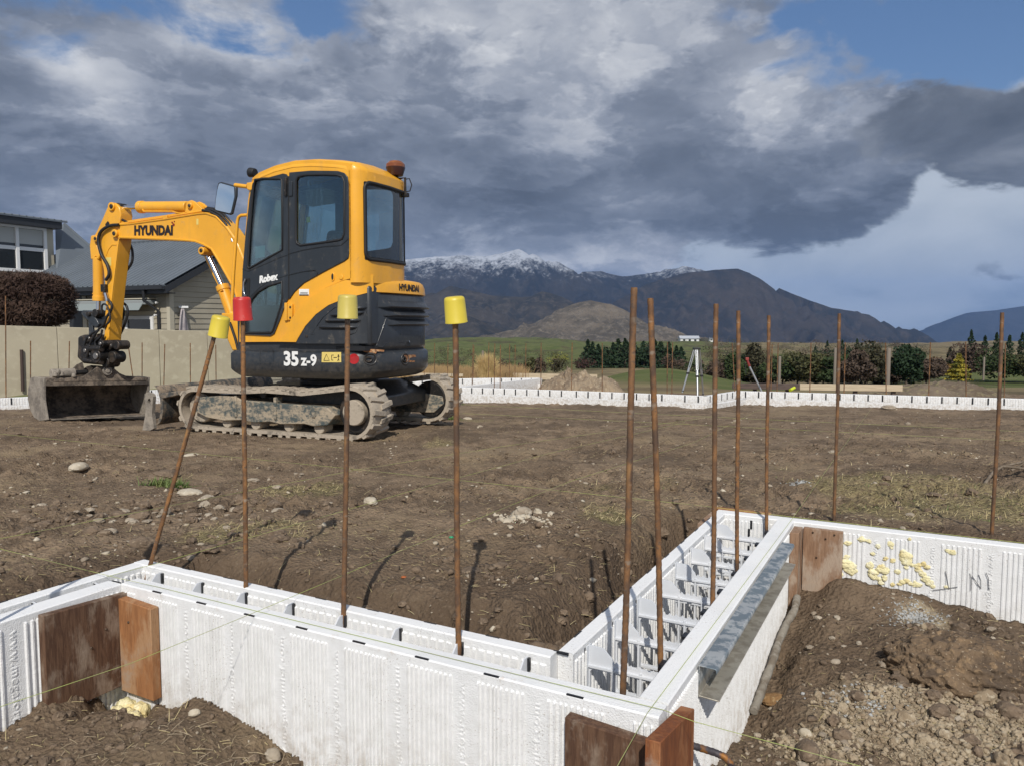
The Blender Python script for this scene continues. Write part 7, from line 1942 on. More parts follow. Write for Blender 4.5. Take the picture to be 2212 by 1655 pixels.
# big trees right of the tripod
BIG = [(1632, 738, 828, 60, 82, 'tall', L_SHR, 'dark bushy tree behind the red-topped prop'), (1590, 752, 828, 44, 80, 'round', L_EVG, 'dark evergreen between the tripod and the red-topped prop'),
       (1690, 765, 828, 90, 78, 'round', L_EVG, 'broad mid-green evergreen left of the tall dark conifer clump'), (1745, 762, 828, 92, 76, 'round', L_OLV, 'broad olive tree behind the dark plank'),
       (1800, 778, 828, 70, 74, 'round', L_EVG, 'rounded evergreen behind the join of the plank rail'), (1870, 742, 828, 96, 72, 'tall', L_SHR, 'large brownish evergreen behind the pale plank'),
       (1850, 768, 828, 60, 70, 'round', L_BRN, 'brown twiggy tree in front of the large brownish evergreen'), (1957, 738, 828, 88, 74, 'tall', L_CON, 'tall dark evergreen standing alone in the row, right of the pale plank'),
       (2000, 770, 828, 62, 76, 'round', L_BRN, 'brown bushy tree right of the tall dark evergreen'), (2070, 774, 818, 40, 80, 'cone', L_YEL, 'yellow blossoming tree at the right'),
       (2095, 740, 818, 90, 92, 'tall', L_BRN, 'large brown tree behind the yellow one'), (2160, 752, 818, 100, 88, 'round', L_EVG, 'round evergreen at the right edge'),
       (2215, 758, 818, 90, 86, 'round', L_OLV, 'olive tree cut by the right edge'), (2030, 772, 812, 40, 110, 'round', L_TAN, 'tawny tree between the brown bushy tree and the yellow one'),
       (2050, 760, 815, 22, 120, 'cone', L_CON, 'slim dark conifer left of the yellow tree')]
BIG += [(1612, 752, 828, 60, 86, 'tall', L_CON, 'dark tree rising right behind the tripod head'), (1662, 762, 828, 56, 84, 'round', L_SHR, 'dark scrubby tree between the red-topped prop and the broad evergreen'),
        (1722, 774, 828, 62, 80, 'round', L_CON, 'low dark evergreen behind the dark plank, left of the olive tree'), (1778, 770, 828, 60, 82, 'tall', L_EVG, 'evergreen filling the gap right of the olive tree'),
        (1835, 752, 828, 60, 86, 'tall', L_CON, 'tall dark evergreen left of the large brownish one'), (1905, 770, 828, 60, 84, 'round', L_SHR, 'dark scrubby tree right of the large brownish evergreen'), (1925, 784, 828, 46, 80, 'round', L_BRN, 'low brown bush-like tree left of the lone dark evergreen')]
for px, yt, yb, w, d, k, mt, lab in BIG: tree(px, yt - 6, yb, w * 1.12, d, k, mt, lab, None, 3000, leaf=.18)
for i, (x, y, w) in enumerate(((1772, 742, 26), (1786, 738, 26), (1802, 743, 28), (1818, 736, 28), (1834, 740, 28), (1850, 734, 30), (1866, 737, 28), (1884, 742, 26), (1898, 741, 26), (1760, 750, 26))): tree(x, y, 790, w, 170, 'cone' if i % 2 else 'round', L_CON, 'dark conifer in the block behind the olive and brown trees', 'dark conifers in the block behind', 420)
for i, (x, y, w) in enumerate(((2095, 716, 34), (2125, 728, 34), (2150, 722, 34), (2178, 727, 36), (2205, 722, 36), (2235, 728, 34))): tree(x, y, 800, w, 130, 'cone', L_CON, 'tall dark conifer on the skyline at the right edge', 'tall dark conifers at the right edge', 700)
for i, (x, y, w) in enumerate(((1905, 744, 30), (1930, 742, 26), (1885, 746, 30))): tree(x, y, 752, w, 700, 'round', L_CON, 'small far tree under the foot of the right mountain', 'far trees under the right mountain', 120, trunk=False)
for i in range(46):
    px = rg0.uniform(1445, 1985); yb = rg0.uniform(800, 829)
    tree(px, yb - rg0.uniform(18, 42), yb, rg0.uniform(26, 52), 84 + rg0.uniform(-4, 22), 'round', [L_BRN, L_EVG, L_SHR, L_OLV, L_SHR][i % 5], 'low bush in the understorey of the tree belt behind the plank rail', 'understorey bushes of the tree belt', 300, 'bush', False, .17, 'bush')
for i in range(120):
    px = rg0.uniform(1480, 2010); yb = 748 + 40 * rg0.random() ** 1.3; dpt = float(np.interp(yb, [746, 752, 762, 777, 800], [950, 620, 330, 200, 115])); w = rg0.uniform(12, 30) * (1 + (yb - 748) / 60)
    tree(px, yb - w * .7, yb + 1, w, dpt, 'round', [L_SHR, L_BRN, L_OLV, L_BRN, L_SHR][i % 5], 'low dark scrub bush on the brown hummocks behind the tree belt', 'scrub bushes on the brown hummocks', 130, 'bush', False, None, 'bush')
# far white houses
M_WHITEW = MAT('white_house_wall', (.70, .70, .68), .7); M_GREYR = MAT('grey_far_roof', (.16, .17, .18), .6)
def far_house(px, py, wpx, depth, label, roof=M_GREYR):
    p = ony(px, py, depth); w = wpx / FPX * depth; h = w * .22; d = w * .5; z0 = p[2] - h * .6
    r = tag(empty('farmhouse', (p[0], depth, z0)), label, 'farmhouse')
    MB().box((-w / 2, 0, -2), (w / 2, d, h)).build('wall', M_WHITEW, r)
    MB().prism([(-d * .1, h + .01), (d * .5, h * 1.7), (d * 1.1, h + .01)], lambda u, v, e_: (e_, u, v), -w * .54, w * .54).build('roof', roof, r)
    for k in (-.3, .0, .3): MB().box((k * w - .06 * w, -.06, h * .25), (k * w + .06 * w, -.01, h * .8)).build('window', M_BLK, r)
far_house(1215, 738, 16, 800, 'far white farmhouse on the pasture skyline'); far_house(1490, 736, 40, 1000, 'long low farmhouse with pale roof below the shelter belt', MAT('pale_roof', (.42, .44, .47), .5)); far_house(1542, 735, 18, 1000, 'small far building right of the long low farmhouse')
far_house(899, 781, 14, 220, 'small tan building on the hillside beside the counterweight')
# tussock and tawny grass strip behind the farthest wall
def tuft(px, py, w, h, n, seed, mat, name, label, Y, spread=.9, wid=.006, stuff=False):
    rg = np.random.default_rng(seed); c = ony(px, py, Y); s = FPX / Y
    an = rg.uniform(0, 2 * pi, n); rr_ = np.abs(rg.normal(0, .22, n)) * w / s / 2
    x = rr_ * np.cos(an) + (rg.uniform(-.5, .5, n) * w / s if stuff else 0); y = rr_ * np.sin(an) + (rg.uniform(-1, 1.5, n) if stuff else 0)
    L = h / s * rg.uniform(.55, 1.08, n); out = rg.normal(0, .28, n) * spread
    ex = x + np.cos(an) * L * np.abs(out) * .9 + rg.normal(0, .05, n) * L; ey = y + np.sin(an) * L * np.abs(out) * .9
    rows = []
    for t in (0, .4, .75, 1):
        k = t ** 1.6; cx = x + (ex - x) * k; cy = y + (ey - y) * k; cz = L * (t - .18 * t * t * np.abs(out) * 2); wv = wid * (1 - .85 * t)
        rows += [np.stack([cx - wv, cy, cz], -1), np.stack([cx + wv, cy, cz], -1)]
    V = np.stack(rows, 1).reshape(-1, 3); b0 = np.arange(n) * 8
    Fq = np.concatenate([np.stack([b0 + 2 * i, b0 + 2 * i + 1, b0 + 2 * i + 3, b0 + 2 * i + 2], -1) for i in range(3)])
    o = npmesh(name, V, Fq, mat); o.location = c; return o
M_TUS = MAT('tussock_straw', (.50, .36, .16), .8, var=[(4, 3, (.40, .27, .11), .42, .6)]); M_TAW = MAT('tawny_grass', (.36, .235, .105), .85, var=[(1.5, 4, (.27, .18, .085), .42, .6)])
tag(tuft(1052, 822, 60, 60, 900, 1, M_TUS, 'tussock', '', 20.6, 1.3), 'golden tussock grass clump behind the farthest wall', 'tussock')
for i, (x, w) in enumerate(((930, 130), (990, 120), (880, 120), (1085, 90))): tag(tuft(x, 822 - i, w, 30, 2600, 10 + i, M_TAW, 'tawny_grass', '', 21 + i * .8, 1.2, .007, True), 'tawny dry grass behind the farthest wall', kind='stuff')
# fence posts in the paddock
M_POST = MAT('grey_post', (.19, .16, .13), .9)
for i, (px, yt, yb, w, Y, g_) in enumerate(((912, 743, 812, 6, 26, 0), (1043, 758, 815, 5, 26, 0), (1683, 770, 829, 6, 30, 1), (1802, 752, 830, 6, 30, 1), (1917, 752, 831, 9, 30, 1), (2124, 772, 812, 4, 46, 1))):
    B = ony(px, yb + 10, Y); T = ony(px, yt, Y); r = w / FPX * Y / 2
    o = MB().lathe([(0, r), (T[2] - B[2] - .03, r * .95), (T[2] - B[2], r * .7)], lambda x, y, h: (x, y, h), 10).build('fence_post', M_POST, None, smooth=40); o.location = (B[0], Y, B[2])
    tag(o, ['dark fence post in the tawny grass right of the excavator tail', 'dark fence post left of the yellow-green willow', 'slim grey post behind the dark plank', 'grey post in front of the evergreens', 'thick weathered post behind the pale plank end', 'thin post by the yellow tree'][i], 'fence post')
# spoil heaps
def heap(px0, px1, ytop, ybase, Y, seed, mat, label, dy=2.0):
    a = ony(px0, ybase, Y); b = ony(px1, ybase, Y); W_ = b[0] - a[0]; H = (ony((px0 + px1) / 2, ytop, Y)[2] - a[2]) * 1.35
    nx, ny = 150, 60; U, V_ = np.meshgrid(np.linspace(-1.05, 1.05, nx), np.linspace(-1.05, 1.05, ny), indexing='ij')
    env = np.clip(1 - (U ** 2 + V_ ** 2), 0, 1) ** .8
    n = fbm(U * 2.2 + seed, V_ * 1.2 + seed, 5, .6); n2 = fbm(U * 9 + seed, V_ * 6, 4, .6, True)
    Z = H * env * (.80 + .8 * n) + H * .12 * n2 * (env > .02) - .25 * (env <= .02)
    X = (a[0] + b[0]) / 2 + U * W_ / 2; Yy = Y + V_ * dy
    o = npmesh('soil_heap', np.stack([X, Yy, Z + a[2] - .12], -1).reshape(-1, 3), gridfaces(nx, ny), mat, smooth=True)
    return tag(o, label, 'soil heap')
M_HEAP = MAT('tan_spoil', (.31, .235, .155), .95, var=[(1.6, 6, (.22, .16, .105), .42, .6), (9, 5, (.40, .32, .22), .5, .68)], bump=[('n', 7, .9, .06)])
M_HEAP2 = MAT('brown_spoil', (.185, .14, .095), .95, var=[(1.2, 6, (.13, .095, .062), .42, .6), (7, 5, (.24, .20, .11), .5, .68)], bump=[('n', 7, .9, .06)])
heap(1145, 1360, 808, 856, 18.6, 3, M_HEAP, 'tan heap of rubbly spoil behind the middle far wall'); heap(1180, 1275, 803, 852, 19.6, 6, M_HEAP, 'smaller taller tan spoil heap behind the rubbly one')
heap(1840, 2230, 829, 868, 18.2, 9, M_HEAP2, 'long low brown soil heap behind the right far wall', 2.5)
# plank rail on posts
M_PLD = MAT('dark_plank', (.105, .075, .062), .8, var=[(6, 5, (.07, .05, .042), .42, .6, (.3, 3, 6))]); M_PLL = MAT('pale_plank', (.52, .43, .30), .75, var=[(6, 5, (.44, .35, .24), .42, .6, (.3, 3, 6))])
def plank(x0, y0, x1, y1, h, Y0, Y1, mat, label, posts=()):
    A = ony(x0, y0, Y0); B = ony(x1, y1, Y1); hh = h / FPX * Y0; e_ = (B - A); L = np.linalg.norm(e_); e_ = e_ / L; n = np.array([-e_[1], e_[0], 0])
    o = MB().prism([(0, -hh / 2), (L, -hh / 2), (L, hh / 2), (0, hh / 2)], lambda u, v, d: tuple(e_ * u + n * d + np.array([0, 0, v])), 0, .05).build('plank', mat, None, bevel=.004); o.location = A
    tag(o, label, 'plank')
    for u in posts: MB().box((u - .04, .052, -hh / 2 - .6), (u + .04, .13, hh / 2 - .02), lambda x, y, z: tuple(e_ * x + n * y + np.array([0, 0, z]))).build('post', M_PLD, o)
plank(1582, 834, 1728, 836, 13, 17.4, 17.1, M_PLD, 'dark brown plank set on edge left of the pale plank', (.5, 1.2)); plank(1728, 836, 1950, 839, 14, 17.1, 16.8, M_PLL, 'pale new plank set on edge right of the dark one', (1.2, 2.0))
plank(1108, 813, 1290, 816, 13, 22.5, 22.2, M_PLL, 'pale timber board on edge behind the tan spoil heap', (.3,)); plank(880, 809, 1000, 811, 6, 19.5, 19.5, M_PLL, 'thin timber board behind the farthest wall by the tawny grass', (.3,))
o = MB().tube([tuple(ony(1707, 843, 16.6)), tuple(ony(1716, 838, 16.7))], .035, 8).build('marker_tube', MAT('lime_plastic', (.55, .62, .03), .4), None, smooth=60); tag(o, 'short lime-yellow tube lying on the dark plank near its pale neighbour', 'tube')
# surveyor's tripod behind the far wall
M_ALU = MAT('aluminium', (.52, .53, .54), .40, .8); M_TRB = MAT('black_fitting', (.02, .02, .022), .5)
def tripod():
    Y = 15.6; P = lambda px, py, dy=0: np.array(ony(px, py, Y + dy)); o0 = P(1504, 862); r = tag(empty('tripod', tuple(o0)), 'aluminium survey tripod with a black head behind the far wall', 'tripod')
    q = lambda px, py, dy=0: tuple(P(px, py, dy) - o0)
    MB().prism([q(1498, 752)[0::2], q(1512, 752)[0::2], q(1513, 756)[0::2], q(1497, 756)[0::2]], lambda u, v, d: (u, d, v), -.07, .07).build('head', M_TRB, r, bevel=.008)
    for top, mid, foot, d0, d1 in (((1500, 757), (1489, 795), (1474, 848), -.05, -.10), ((1505, 757), (1506, 800), (1507, 862), -.08, -.45), ((1510, 757), (1515, 800), (1519, 855), .02, .35)):
        T, Mi, Fo = np.array(q(*top, d0)), np.array(q(*mid, (d0 + d1) / 2)), np.array(q(*foot, d1))
        lg = MB()
        for s in (-.016, .016): lg.cyl(tuple(T + [s, 0, 0]), tuple(Mi + (Fo - Mi) * .25 + [s, 0, 0]), .010, None, 8)
        L = lg.build('leg', M_ALU, r, smooth=60)
        MB().cyl(tuple(Mi), tuple(Fo), .018, None, 10).build('slider', M_ALU, L, smooth=60)
        k = Mi + (Fo - Mi) * .22; MB().box(tuple(k - [.030, .03, .015]), tuple(k + [.030, .03, .022])).build('clamp', M_TRB, L, bevel=.004)
        MB().cyl(tuple(Fo + (Mi - Fo) * .08), tuple(Fo), .024, .008, 8).build('foot', M_TRB, L)
tripod()
def prop():
    Y = 15.8; o0 = np.array(ony(1645, 845, Y)); r = tag(empty('prop', tuple(o0)), 'grey prop with a red head leaning left behind the far wall', 'prop')
    q = lambda px, py: tuple(np.array(ony(px, py, Y)) - o0)
    MB().cyl(q(1618, 790), q(1647, 850), .020, None, 10).build('tube', MAT('grey_tube', (.42, .43, .44), .45, .5), r, smooth=60)
    MB().cyl(q(1614, 778), q(1619, 792), .026, None, 10).build('collar', MAT('dull_red', (.24, .035, .03), .5), r, smooth=60)
    MB().box(tuple(np.array(q(1614, 778)) - [.035, .03, .01]), tuple(np.array(q(1614, 775)) + [.03, .03, .02])).build('head', MAT('dull_red2', (.28, .05, .04), .5), r, bevel=.006)
    MB().tube([q(1610, 785), q(1611, 808)], .008, 6).build('handle', M_TRB, r)
prop()

# ------------------------------------------------------------------ the air between
def haze():
    m = bpy.data.materials.new('haze'); m.use_nodes = True; N = NT(m.node_tree); N.n.clear()
    o = N.new('ShaderNodeOutputMaterial'); v = N.new('ShaderNodeVolumePrincipled')
    v.inputs['Color'].default_value = (.32, .54, 1.0, 1); v.inputs['Density'].default_value = 4.8e-5; v.inputs['Anisotropy'].default_value = 0.0
    N.l.new(v.outputs[0], o.inputs['Volume'])
    h = MB().box((-11000, -60, -330), (11000, 13500, 760)).build('haze', m, None)
    tag(h, kind='stuff')
haze()
# ------------------------------------------------------------------ garden wall, hedge and house at the left
M_WALLB = MAT('beige_render', (.40, .36, .265), .9, var=[(.8, 5, (.36, .32, .235), .42, .6), (6, 5, (.43, .39, .29), .5, .68)], bump=[('n', 40, .2, .004)])
def garden_wall():
    Y0, Y1 = 17.2, 20.6
    A = ony(-140, 700, Y0 - .5); B = ony(545, 718.5, Y1); n = np.array([-(B - A)[1], (B - A)[0], 0]); n /= np.linalg.norm(n)
    L = np.linalg.norm((B - A)[:2]); ex = (B - A) / L
    r = tag(empty('garden_wall', tuple(A)), 'long beige rendered garden wall behind the bucket, below the hedge and house', 'wall')
    zt = lambda u: (B[2] - A[2]) * u / L
    joints = [0, L * .335, L * .66, L * .83, L]
    for a, b in zip(joints[:-1], joints[1:]):
        MB().prism([(a + .004, -1.9), (b - .004, -1.9), (b - .004, zt(b)), (a + .004, zt(a))], lambda u, v, d: tuple(np.array([ex[0] * u, ex[1] * u, v]) + n * d), 0, .18).build('panel', M_WALLB, r, bevel=.01)
    MB().prism([(L * .10, -1.9), (L * .13, -1.9), (L * .13, zt(L * .1) - .42), (L * .10, zt(L * .1) - .42)], lambda u, v, d: tuple(np.array([ex[0] * u, ex[1] * u, v]) + n * d), -.05, 0).build('slot_cover', M_WALLB, r) if False else None
    q0 = onplane(46, 756, A, n) - A; q1 = onplane(49, 845, A, n) - A
    MB().cyl(tuple(q0 - n * .05), tuple(q1 - n * .05), .035, None, 8).build('drain_pipe', MAT('dark_brown_pipe', (.055, .035, .028), .6), r)
    # mossy strip of grass at its foot
    return A, ex, n
GWA, GWX, GWN = garden_wall()
M_MOSS = MAT('verge_grass', (.12, .14, .05), .95, var=[(3, 4, (.17, .15, .07), .42, .6)])
b = MB(); nX = 40
rows = []
for d, z in ((-1.6, -.80), (-.9, -.66), (-.3, -.62), (.05, -.61)):
    rows.append([tuple(np.array([GWA[0], GWA[1], 0]) + GWX * np.array([1, 1, 0]) * (u * 7.0 / nX * 1.3) + GWN * d + np.array([0, 0, z + .03 * sin(u * 2.1 + d)])) for u in range(nX + 1)])
tag(b.grid(rows).build('verge', M_MOSS, None, smooth=60), kind='structure')

K0 = np.array([-9.9, 22.0, 0.0]) * 1.0
HA = np.array([-.9, .436, 0]); HB = np.array([.436, .9, 0])
def K(px, py): return None
corner = ony(365, 612, 22.0); K0 = np.array([corner[0], 22.0, 0.0])
M_CLAD = bpy.data.materials.new('weatherboard'); M_CLAD = MAT('weatherboard', (.36, .325, .25), .75, var=[(1.5, 4, (.33, .295, .225), .42, .6)])
M_TRIM = MAT('cream_trim', (.47, .43, .335), .7); M_ROOF = MAT('blue_grey_iron', (.150, .172, .195), .42, .15, var=[(.8, 4, (.135, .155, .175), .42, .6)])
M_FASC = MAT('charcoal_fascia', (.022, .024, .028), .5); M_WHF = MAT('white_joinery', (.74, .74, .73), .45)
M_PANE = MAT('dark_pane', (.018, .022, .026), .06, 0.0, spec=.6); M_BLIND = MAT('pale_blind', (.42, .43, .41), .7)
house = tag(empty('house', tuple(K0)), 'cream weatherboard house with blue-grey iron roofs behind the garden wall', 'house')
def hp(a, b, z): return tuple(HA * a + HB * b + np.array([0, 0, z]))
def pa(px, py, off=0.0):          # on the eave-side wall plane -> (a, z)
    p = onplane(px, py, K0 + HB * off, HB) - K0; return float(p @ HA), float(p[2])
def pb(px, py, off=0.0):          # on the gable plane -> (b, z)
    p = onplane(px, py, K0 + HA * off, HA) - K0; return float(p @ HB), float(p[2])
ev = pb(359, 609); rg_ = pb(531, 519); bR, zR = rg_; zE = pa(362, 616)[1]
sl = (zR - ev[1]) / (bR - ev[0]); zE = ev[1] + sl * (0 - ev[0]) - .14
# gable wall of lapped boards
bz = np.arange(-1.6, zR, .155)
g = MB(); nB = int(bR * 2 / .2)
def zroof(b): return zE + sl * (b if b < bR else 2 * bR - b)
for z0 in bz:
    z1 = z0 + .155
    b0 = 0.0 if z1 <= zE else (z1 - zE) / sl
    b1 = 2 * bR - b0
    if b0 >= bR: break
    bb0 = max(0.0, (z0 - zE) / sl)
    g.prism([(bb0 + .02, z0), (2 * bR - bb0 - .02, z0), (b1 - .02, z1 - .002), (b0 + .02, z1 - .002)], lambda u, v, d: hp(d - (.018 if abs(v - z0) < 1e-6 else 0) * (d < 0), u, v), -.004, .10)
g.build('gable_cladding', M_CLAD, house)
LW = 8.4
w = MB()
for z0 in np.arange(-1.6, zE - .05, .155):
    w.prism([(.02, z0), (LW, z0), (LW, z0 + .153), (.02, z0 + .153)], lambda u, v, d: hp(u, d - (.018 if abs(v - z0) < 1e-6 else 0) * (d < 0), v), -.004, .10)
w.build('side_cladding', M_CLAD, house)
MB().prism([(.0, -1.6), (.12, -1.6), (.12, zE), (.0, zE)], lambda u, v, d: hp(d, u, v), -.03, .10).build('corner_board', M_TRIM, house)
MB().prism([(-.03, -1.6), (.10, -1.6), (.10, zE), (-.03, zE)], lambda u, v, d: hp(u, d, v), -.03, -.001).build('corner_board', M_TRIM, house)
# lower roof with ribbed iron, overhanging
def roof_plane(P00, P10, P11, P01, name, mat, parent, ribs=24, th=.05):
    """P00-P10 along the eave, P01-P11 along the ridge"""
    P00, P10, P11, P01 = [np.array(p) for p in (P00, P10, P11, P01)]
    nrm = np.cross(P10 - P00, P01 - P00); nrm /= np.linalg.norm(nrm); nrm *= np.sign(nrm[2])
    r0, r1 = [], []
    for i in range(ribs + 1):
        for k, h in ((0, .03), (.10, .03), (.16, 0), (.94, 0)):
            t = min(1, (i + k) / ribs); r0.append(tuple(P00 + (P10 - P00) * t + nrm * h)); r1.append(tuple(P01 + (P11 - P01) * t + nrm * h))
            if t >= 1: break
    b = MB(); b.grid([r0, r1]); b.grid([[tuple(P00 - nrm * th), tuple(P10 - nrm * th)], [tuple(P01 - nrm * th), tuple(P11 - nrm * th)]])
    b.grid([[tuple(P00), tuple(P10)], [tuple(P00 - nrm * th), tuple(P10 - nrm * th)]]); b.grid([[tuple(P10), tuple(P11)], [tuple(P10 - nrm * th), tuple(P11 - nrm * th)]])
    return b.build(name, mat, parent)
OH = .38; OG = -.30
be = -OH; ze = zE + sl * be + .17; zr = zR + .14
rf = roof_plane(hp(OG, be, ze), hp(LW, be, ze), hp(LW, bR, zr), hp(OG, bR, zr), 'roof', M_ROOF, house, 40)
roof_plane(hp(OG, 2 * bR + OH, ze), hp(LW, 2 * bR + OH, ze), hp(LW, bR, zr), hp(OG, bR, zr), 'roof', M_ROOF, house, 40)
MB().prism([(be, ze - .05), (bR, zr - .05), (bR, zr - .25), (be, ze - .24)], lambda u, v, d: hp(d, u, v), OG - .02, OG + .02).build('bargeboard', M_FASC, house)
MB().prism([(be, ze - .07), (bR, zr - .07), (bR, zr - .11), (be, ze - .11)], lambda u, v, d: hp(d, u, v), OG + .02, .0).build('soffit', M_FASC, house)
MB().box((OG + .02, be - .02, ze - .24), (LW, be + .02, ze - .06), hp).build('fascia', M_FASC, house)
MB().box((OG + .02, be + .02, ze - .24), (LW, -.03, ze - .21), hp).build('soffit', M_FASC, house)
gut = [(be - .13, ze - .02), (be - .13, ze - .13), (be - .02, ze - .13), (be - .02, ze - .11), (be - .115, ze - .11), (be - .115, ze - .02)]
MB().prism(gut, lambda u, v, d: hp(d, u, v), OG, LW).build('gutter', M_FASC, house)
MB().tube([hp(OG, bR, zr + .03), hp(LW, bR, zr + .03)], .06, 8).build('ridge_cap', M_ROOF, house)
# downpipe near the corner
ad = pa(346, 640)[0]
dp = [hp(ad + .14, be - .06, ze - .12), hp(ad + .14, be - .06, ze - .42), hp(ad, -.08, ze - .72), hp(ad, -.08, -1.6)]
MB().tube(dp, .045, 8).build('downpipe', M_FASC, house, smooth=50)
# awning and window on the eave side
aL, aR = pa(168, 660)[0], pa(340, 652)[0]; zw = pa(340, 655)[1]
aw = MB().box((aR, -.42, zw - .06), (aL, .0, zw + .07), hp).build('awning', MAT('grey_awning', (.26, .28, .28), .7), house, bevel=.02)
MB().prism([(-.42, zw - .02), (-.56, zw - .22), (-.54, zw - .22), (-.40, zw - .03)], lambda u, v, d: hp(d, u, v), aR + .1, aL - .02).build('valance', MAT('grey_fabric', (.22, .25, .25), .85), aw)
MB().box((aR, -.30, zw + .10), (aL - .3, -.0, zw + .13), hp).build('cassette', M_TRIM, aw)
def window(parent, a0, a1, z0, z1, fr, name='window', mull=(), blind=0.0, f=.07, depth=.05):
    """fr(u, d, z): d outward"""
    wd = MB()
    wd.box((a0 - f, 0, z0 - f), (a0, depth, z1 + f), fr); wd.box((a1, 0, z0 - f), (a1 + f, depth, z1 + f), fr)
    wd.box((a0, 0, z1), (a1, depth - .003, z1 + f), fr); wd.box((a0, 0, z0 - f), (a1, depth - .003, z0), fr)
    W_ = wd.build(name, M_WHF, parent)
    for m in mull: MB().box((m - f * .5, 0.0, z0), (m + f * .5, depth - .006, z1), fr).build('mullion', M_WHF, W_)
    MB().box((a0, .004, z0), (a1, .012, z1), fr).build('pane', M_PANE, W_)
    if blind: MB().box((a0 + .01, .013, z1 - (z1 - z0) * blind), (a1 - .01, .018, z1 - .01), fr).build('blind', M_BLIND, W_)
    return W_
w0, w1 = pa(334, 690)[0], pa(276, 690)[0]; zt_w = pa(334, 686)[1]
window(house, w0 + .10, w1 - .05, zt_w - 1.2, zt_w - .06, lambda u, d, z: hp(u, -d - .02, z), f=.10)
MB().box((w0 - .06, -.06, zt_w + .06), (w1 + .1, -.02, zt_w + .17), hp).build('head_board', M_TRIM, house)
MB().box((pa(183, 650)[0] - .12, -.05, -1.6), (pa(183, 650)[0] + .06, -.005, zE - .05), hp).build('pilaster', M_TRIM, house)
MB().box((pa(178, 650)[0], -.03, -1.6), (pa(150, 650)[0], -.005, zE - .2), hp).build('dark_door', M_FASC, house)
for px, py in ((349, 655), (346, 682)):
    c = hp(pa(px, py)[0], -.12, pa(px, py)[1]); MB().cyl(c, tuple(np.array(c) + HB * -.08), .025, .03, 10).build('lamp', M_WHF, house)
# upper block with its dormer window
D0 = ony(108, 600, 26.2); D0[2] = 0
def pd(px, py, off=0.0):
    p = onplane(px, py, D0 + HA * off, HA) - K0; return float((p + K0 - D0) @ HB), float(p[2])
oD = D0 - K0
def hd(a, b, z): return tuple(oD + HA * a + HB * b + np.array([0, 0, z]))
up = tag(empty('upper_storey', tuple(K0)), None, None); bpy.data.objects.remove(up)
bl, _ = pd(-60, 560); br, _ = pd(117, 560); zb0 = pd(117, 604)[1]; ztp = pd(115, 496)[1]
MB().box((.0, bl, zb0 - .12), (1.6, br, ztp), hd).build('dormer_wall', M_TRIM, house)
wl0, wr0 = pd(-50, 540)[0], pd(93, 540)[0]; wz0 = pd(90, 585)[1]; wz1 = pd(90, 499)[1]; wm = pd(36, 540)[0]
window(house, wl0, wr0, wz0, wz1, lambda u, d, z: hd(-d, u, z), mull=(wm, pd(-22, 540)[0]), blind=.38, f=.10, depth=.08)
for a_, c_ in ((wl0 + .05, wm - .05), (wm + .05, wr0)): MB().box((-.030, a_, wz1 - (wz1 - wz0) * .54), (-.020, c_, wz1 - (wz1 - wz0) * .45), hd).build('sash_rail', M_WHF, house)
# dormer roof: low slope rising to the back, dark fascia
f0, f1 = pd(-60, 470), pd(125, 488); zf = ztp
MB().box((-.40, bl - .3, zf - .02), (-.36, br + .06, zf + .22), hd).build('fascia', M_FASC, house)
MB().box((-.36, bl - .3, zf - .02), (1.6, br + .06, zf + .01), hd).build('soffit', M_FASC, house)
roof_plane(hd(-.46, bl - .4, zf + .25), hd(-.46, br + .22, zf + .25), hd(2.6, br + .22, zf + .62), hd(2.6, bl - .4, zf + .62), 'roof', M_ROOF, house, 14)
# big side roof sloping down to the valley
V1 = np.array(ony(208, 545, 27.6)); T1 = np.array(ony(138, 484, 27.2)); V2 = np.array(ony(121, 604, 25.6)); T2 = np.array(ony(119.5, 497, 26.9))
Tb = np.array(ony(-80, 470, 27.0))
b = MB()
b.add([tuple(p - K0) for p in (V2, V1, T1, T2)], [(0, 1, 2, 3)])
dn = np.array([0, 0, -.08]); b.add([tuple(p - K0 + dn) for p in (V2, V1, T1, T2)], [(0, 1, 2, 3)])
b.add([tuple(V1 - K0), tuple(T1 - K0), tuple(T1 - K0 + dn), tuple(V1 - K0 + dn)], [(0, 1, 2, 3)])
b.build('roof', M_ROOF, house)
MB().tube([tuple(V1 - K0 + [0, 0, .03]), tuple(V2 - K0 + [0, 0, .03])], .055, 6).build('valley_flashing', M_FASC, house)
MB().tube([tuple(V1 - K0), tuple(T1 - K0)], .045, 6).build('ridge_cap', M_ROOF, house)
# towel on the corner and its hook
c0 = K0 + HA * -.06 + HB * .35
tw = MB(); rows = []
zt0, zt1 = pb(386, 668)[1], pb(386, 735)[1]
for k in range(9):
    t = k / 8; wv = .05 + .16 * t ** .6
    rows.append([tuple(c0 + HB * (j / 6 - .5) * 2 * wv + HA * (-.05 - .03 * sin(j * 2.0 + t)) + np.array([0, 0, zt0 + (zt1 - zt0) * t - .1 * (j == 0) * t])) for j in range(7)])
o = tw.grid(rows).build('towel', MAT('grey_towel', (.42, .38, .38), .9, var=[(6, 4, (.34, .30, .31), .42, .6)]), None, smooth=80); sm_ = o.modifiers.new('thick', 'SOLIDIFY'); sm_.thickness = .012
tag(o, 'grey towel hanging at the corner of the weatherboard house', 'towel')
hk = MB().box((-.10, -.03, -.03), (.16, .03, .03)).build('bracket', M_WHF, None, bevel=.005); hk.location = tuple(c0 + HA * -.04 + np.array([0, 0, zt0 + .05])); hk.rotation_euler = (0, 0, .4)
tag(hk, 'white wall bracket the grey towel hangs from', 'bracket')

